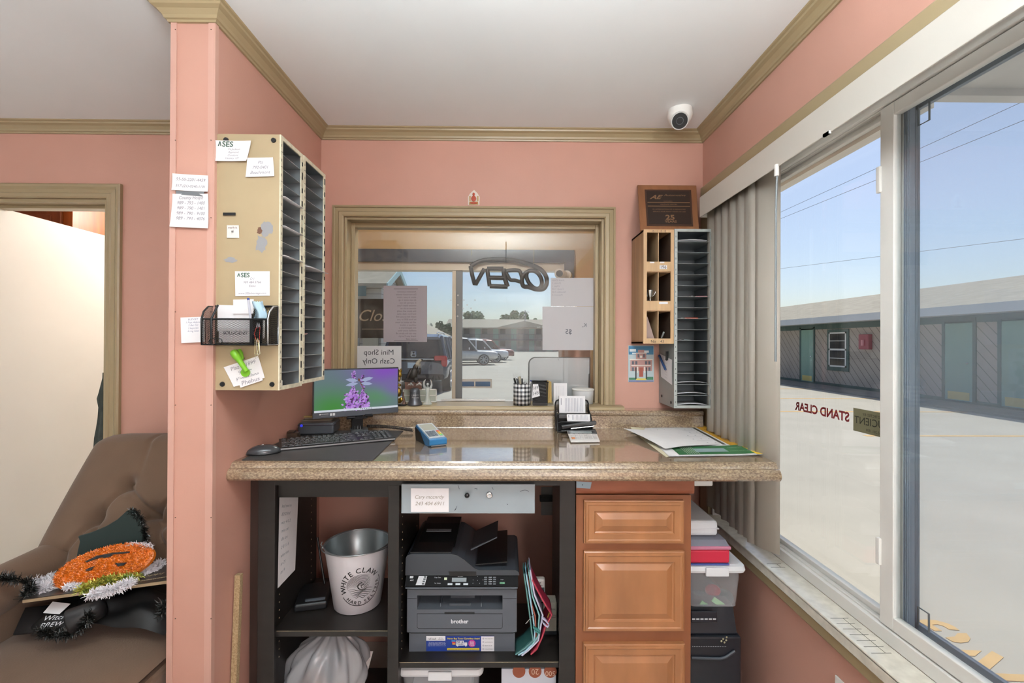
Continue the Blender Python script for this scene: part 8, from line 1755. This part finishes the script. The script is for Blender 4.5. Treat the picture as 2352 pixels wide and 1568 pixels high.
# black fabric pile underneath and second sign
bl = thing('black_fabric_bundle', 'black shiny fabric bundle under the pumpkin board on the armchair seat', 'fabric', (-1.3, 1.35, zS))
mb = MB()
def fab(u, v):
    p = Vector((-1.47+.42*u, 1.41+.24*v, zS+.004)); h = .115*sin(pi*min(1, max(0, v*.9+.08)))**.6*(sin(pi*(.06+.9*u))**.4); return p+Vector((0, 0, h+.010*sin(u*17+v*6)*(h/.1)+.006*sin(v*23-u*9)*(h/.1)))
mb.surf(fab, 60, 40); mb.build('fabric', mat('black_satin', '0b0c0d', .5), bl)
mb = MB(); c = aY(162, 1428, 1.38); mb.M = Matrix.Translation(c) @ Matrix.Rotation(.55, 4, 'Z') @ Matrix.Rotation(1.25, 4, 'Y'); mb.lathe([(0, -.004), (.036, -.002), (.038, .004), (.032, .05), (.028, .08), (0, .085)], (0, 0, 0), 24); mb.build('hat_crown', mat('black_satin2', '1e1e20', .35), bl)
tinsel(along(yq((90, 1448), (110, 1455), (140, 1458), (165, 1452), (195, 1435), (205, 1410), Y=1.37), .012), 1300, .014, M_bt, 'tinsel_edge', bl, 11)['kind'] = 'stuff'
tinsel(along(yq((30, 1330), (0, 1325), (60, 1335), (75, 1350), (55, 1370), Y=1.44), .010), 900, .016, M_bt, 'tinsel_edge', bl, 12)['kind'] = 'stuff'
tinsel(along(yq((372, 1385), (380, 1400), (365, 1412), Y=1.40), .014), 400, .012, M_bt, 'tinsel_edge', bl, 13)['kind'] = 'stuff'
q2 = [aY(30, 1456, 1.405), aY(100, 1449, 1.405), aY(140, 1385, 1.50), aY(58, 1395, 1.50)]
sg2 = thing('witch_sign', 'dark lettered sign with a white tag lying lowest on the armchair', 'sign', tuple(q2[0]))
mb = MB(); mb.slab([q2[0], aY(150, 1445, 1.405), aY(190, 1380, 1.50), q2[3]], .005); mb.build('board', M_black, sg2); mb = MB(); write(mb, [aY(88, 1446, 1.396), aY(146, 1438, 1.396), aY(165, 1408, 1.435), aY(100, 1412, 1.435)], ['Witch', 'BREW'], rect=(0, 0, 1, 1), shear=.3, off=.002); mb.build('lettering', MATS['ink_dfe2e6'], sg2)
mb = MB(); mb.slab([aY(99, 1407, 1.43), aY(136, 1410, 1.43), aY(162, 1386, 1.46), aY(121, 1381, 1.46)], .0006); tag_ = mb.build('paper_tag', M_paper, sg2)
# coat or scarf hanging at the open door edge
hg = thing('hanging_garment', 'dark green-grey garment hanging beyond the edge of the open white door', 'garment', tuple(aY(238, 1000, 2.92)))
mb = MB(); Pg = [(243, 855, 3), (236, 880, 9), (231, 900, 13), (226, 915, 16), (230, 935, 13), (228, 960, 15), (224, 985, 18), (220, 1005, 22), (218, 1030, 24), (214, 1080, 28), (212, 1200, 30)]
def gf(u, v):
    s = v*(len(Pg)-1); i = min(len(Pg)-2, int(s)); f = s-i; x = Pg[i][0]*(1-f)+Pg[i+1][0]*f; y = Pg[i][1]*(1-f)+Pg[i+1][1]*f; w_ = Pg[i][2]*(1-f)+Pg[i+1][2]*f
    a = 2*pi*u; p = aY(x+w_, y, 2.30); return (p.x+w_/F*2.3*(cos(a))*1.0, 2.30+.02*sin(a)+.006*sin(5*a), p.z)
mb.surf(gf, 24, 40); mb.build('cloth', mat('garment_dark', '39403c', .85, var=.25, vscale=30), hg)
mb = MB(); p = gf(.5, 0); mb.tube([(p[0], 2.30, p[2]), (p[0]+.02, 2.27, p[2]+.03), (DX1-.017, 2.25, p[2]+.04)], .003, 6); mb.build('hook', M_chrome, hg)
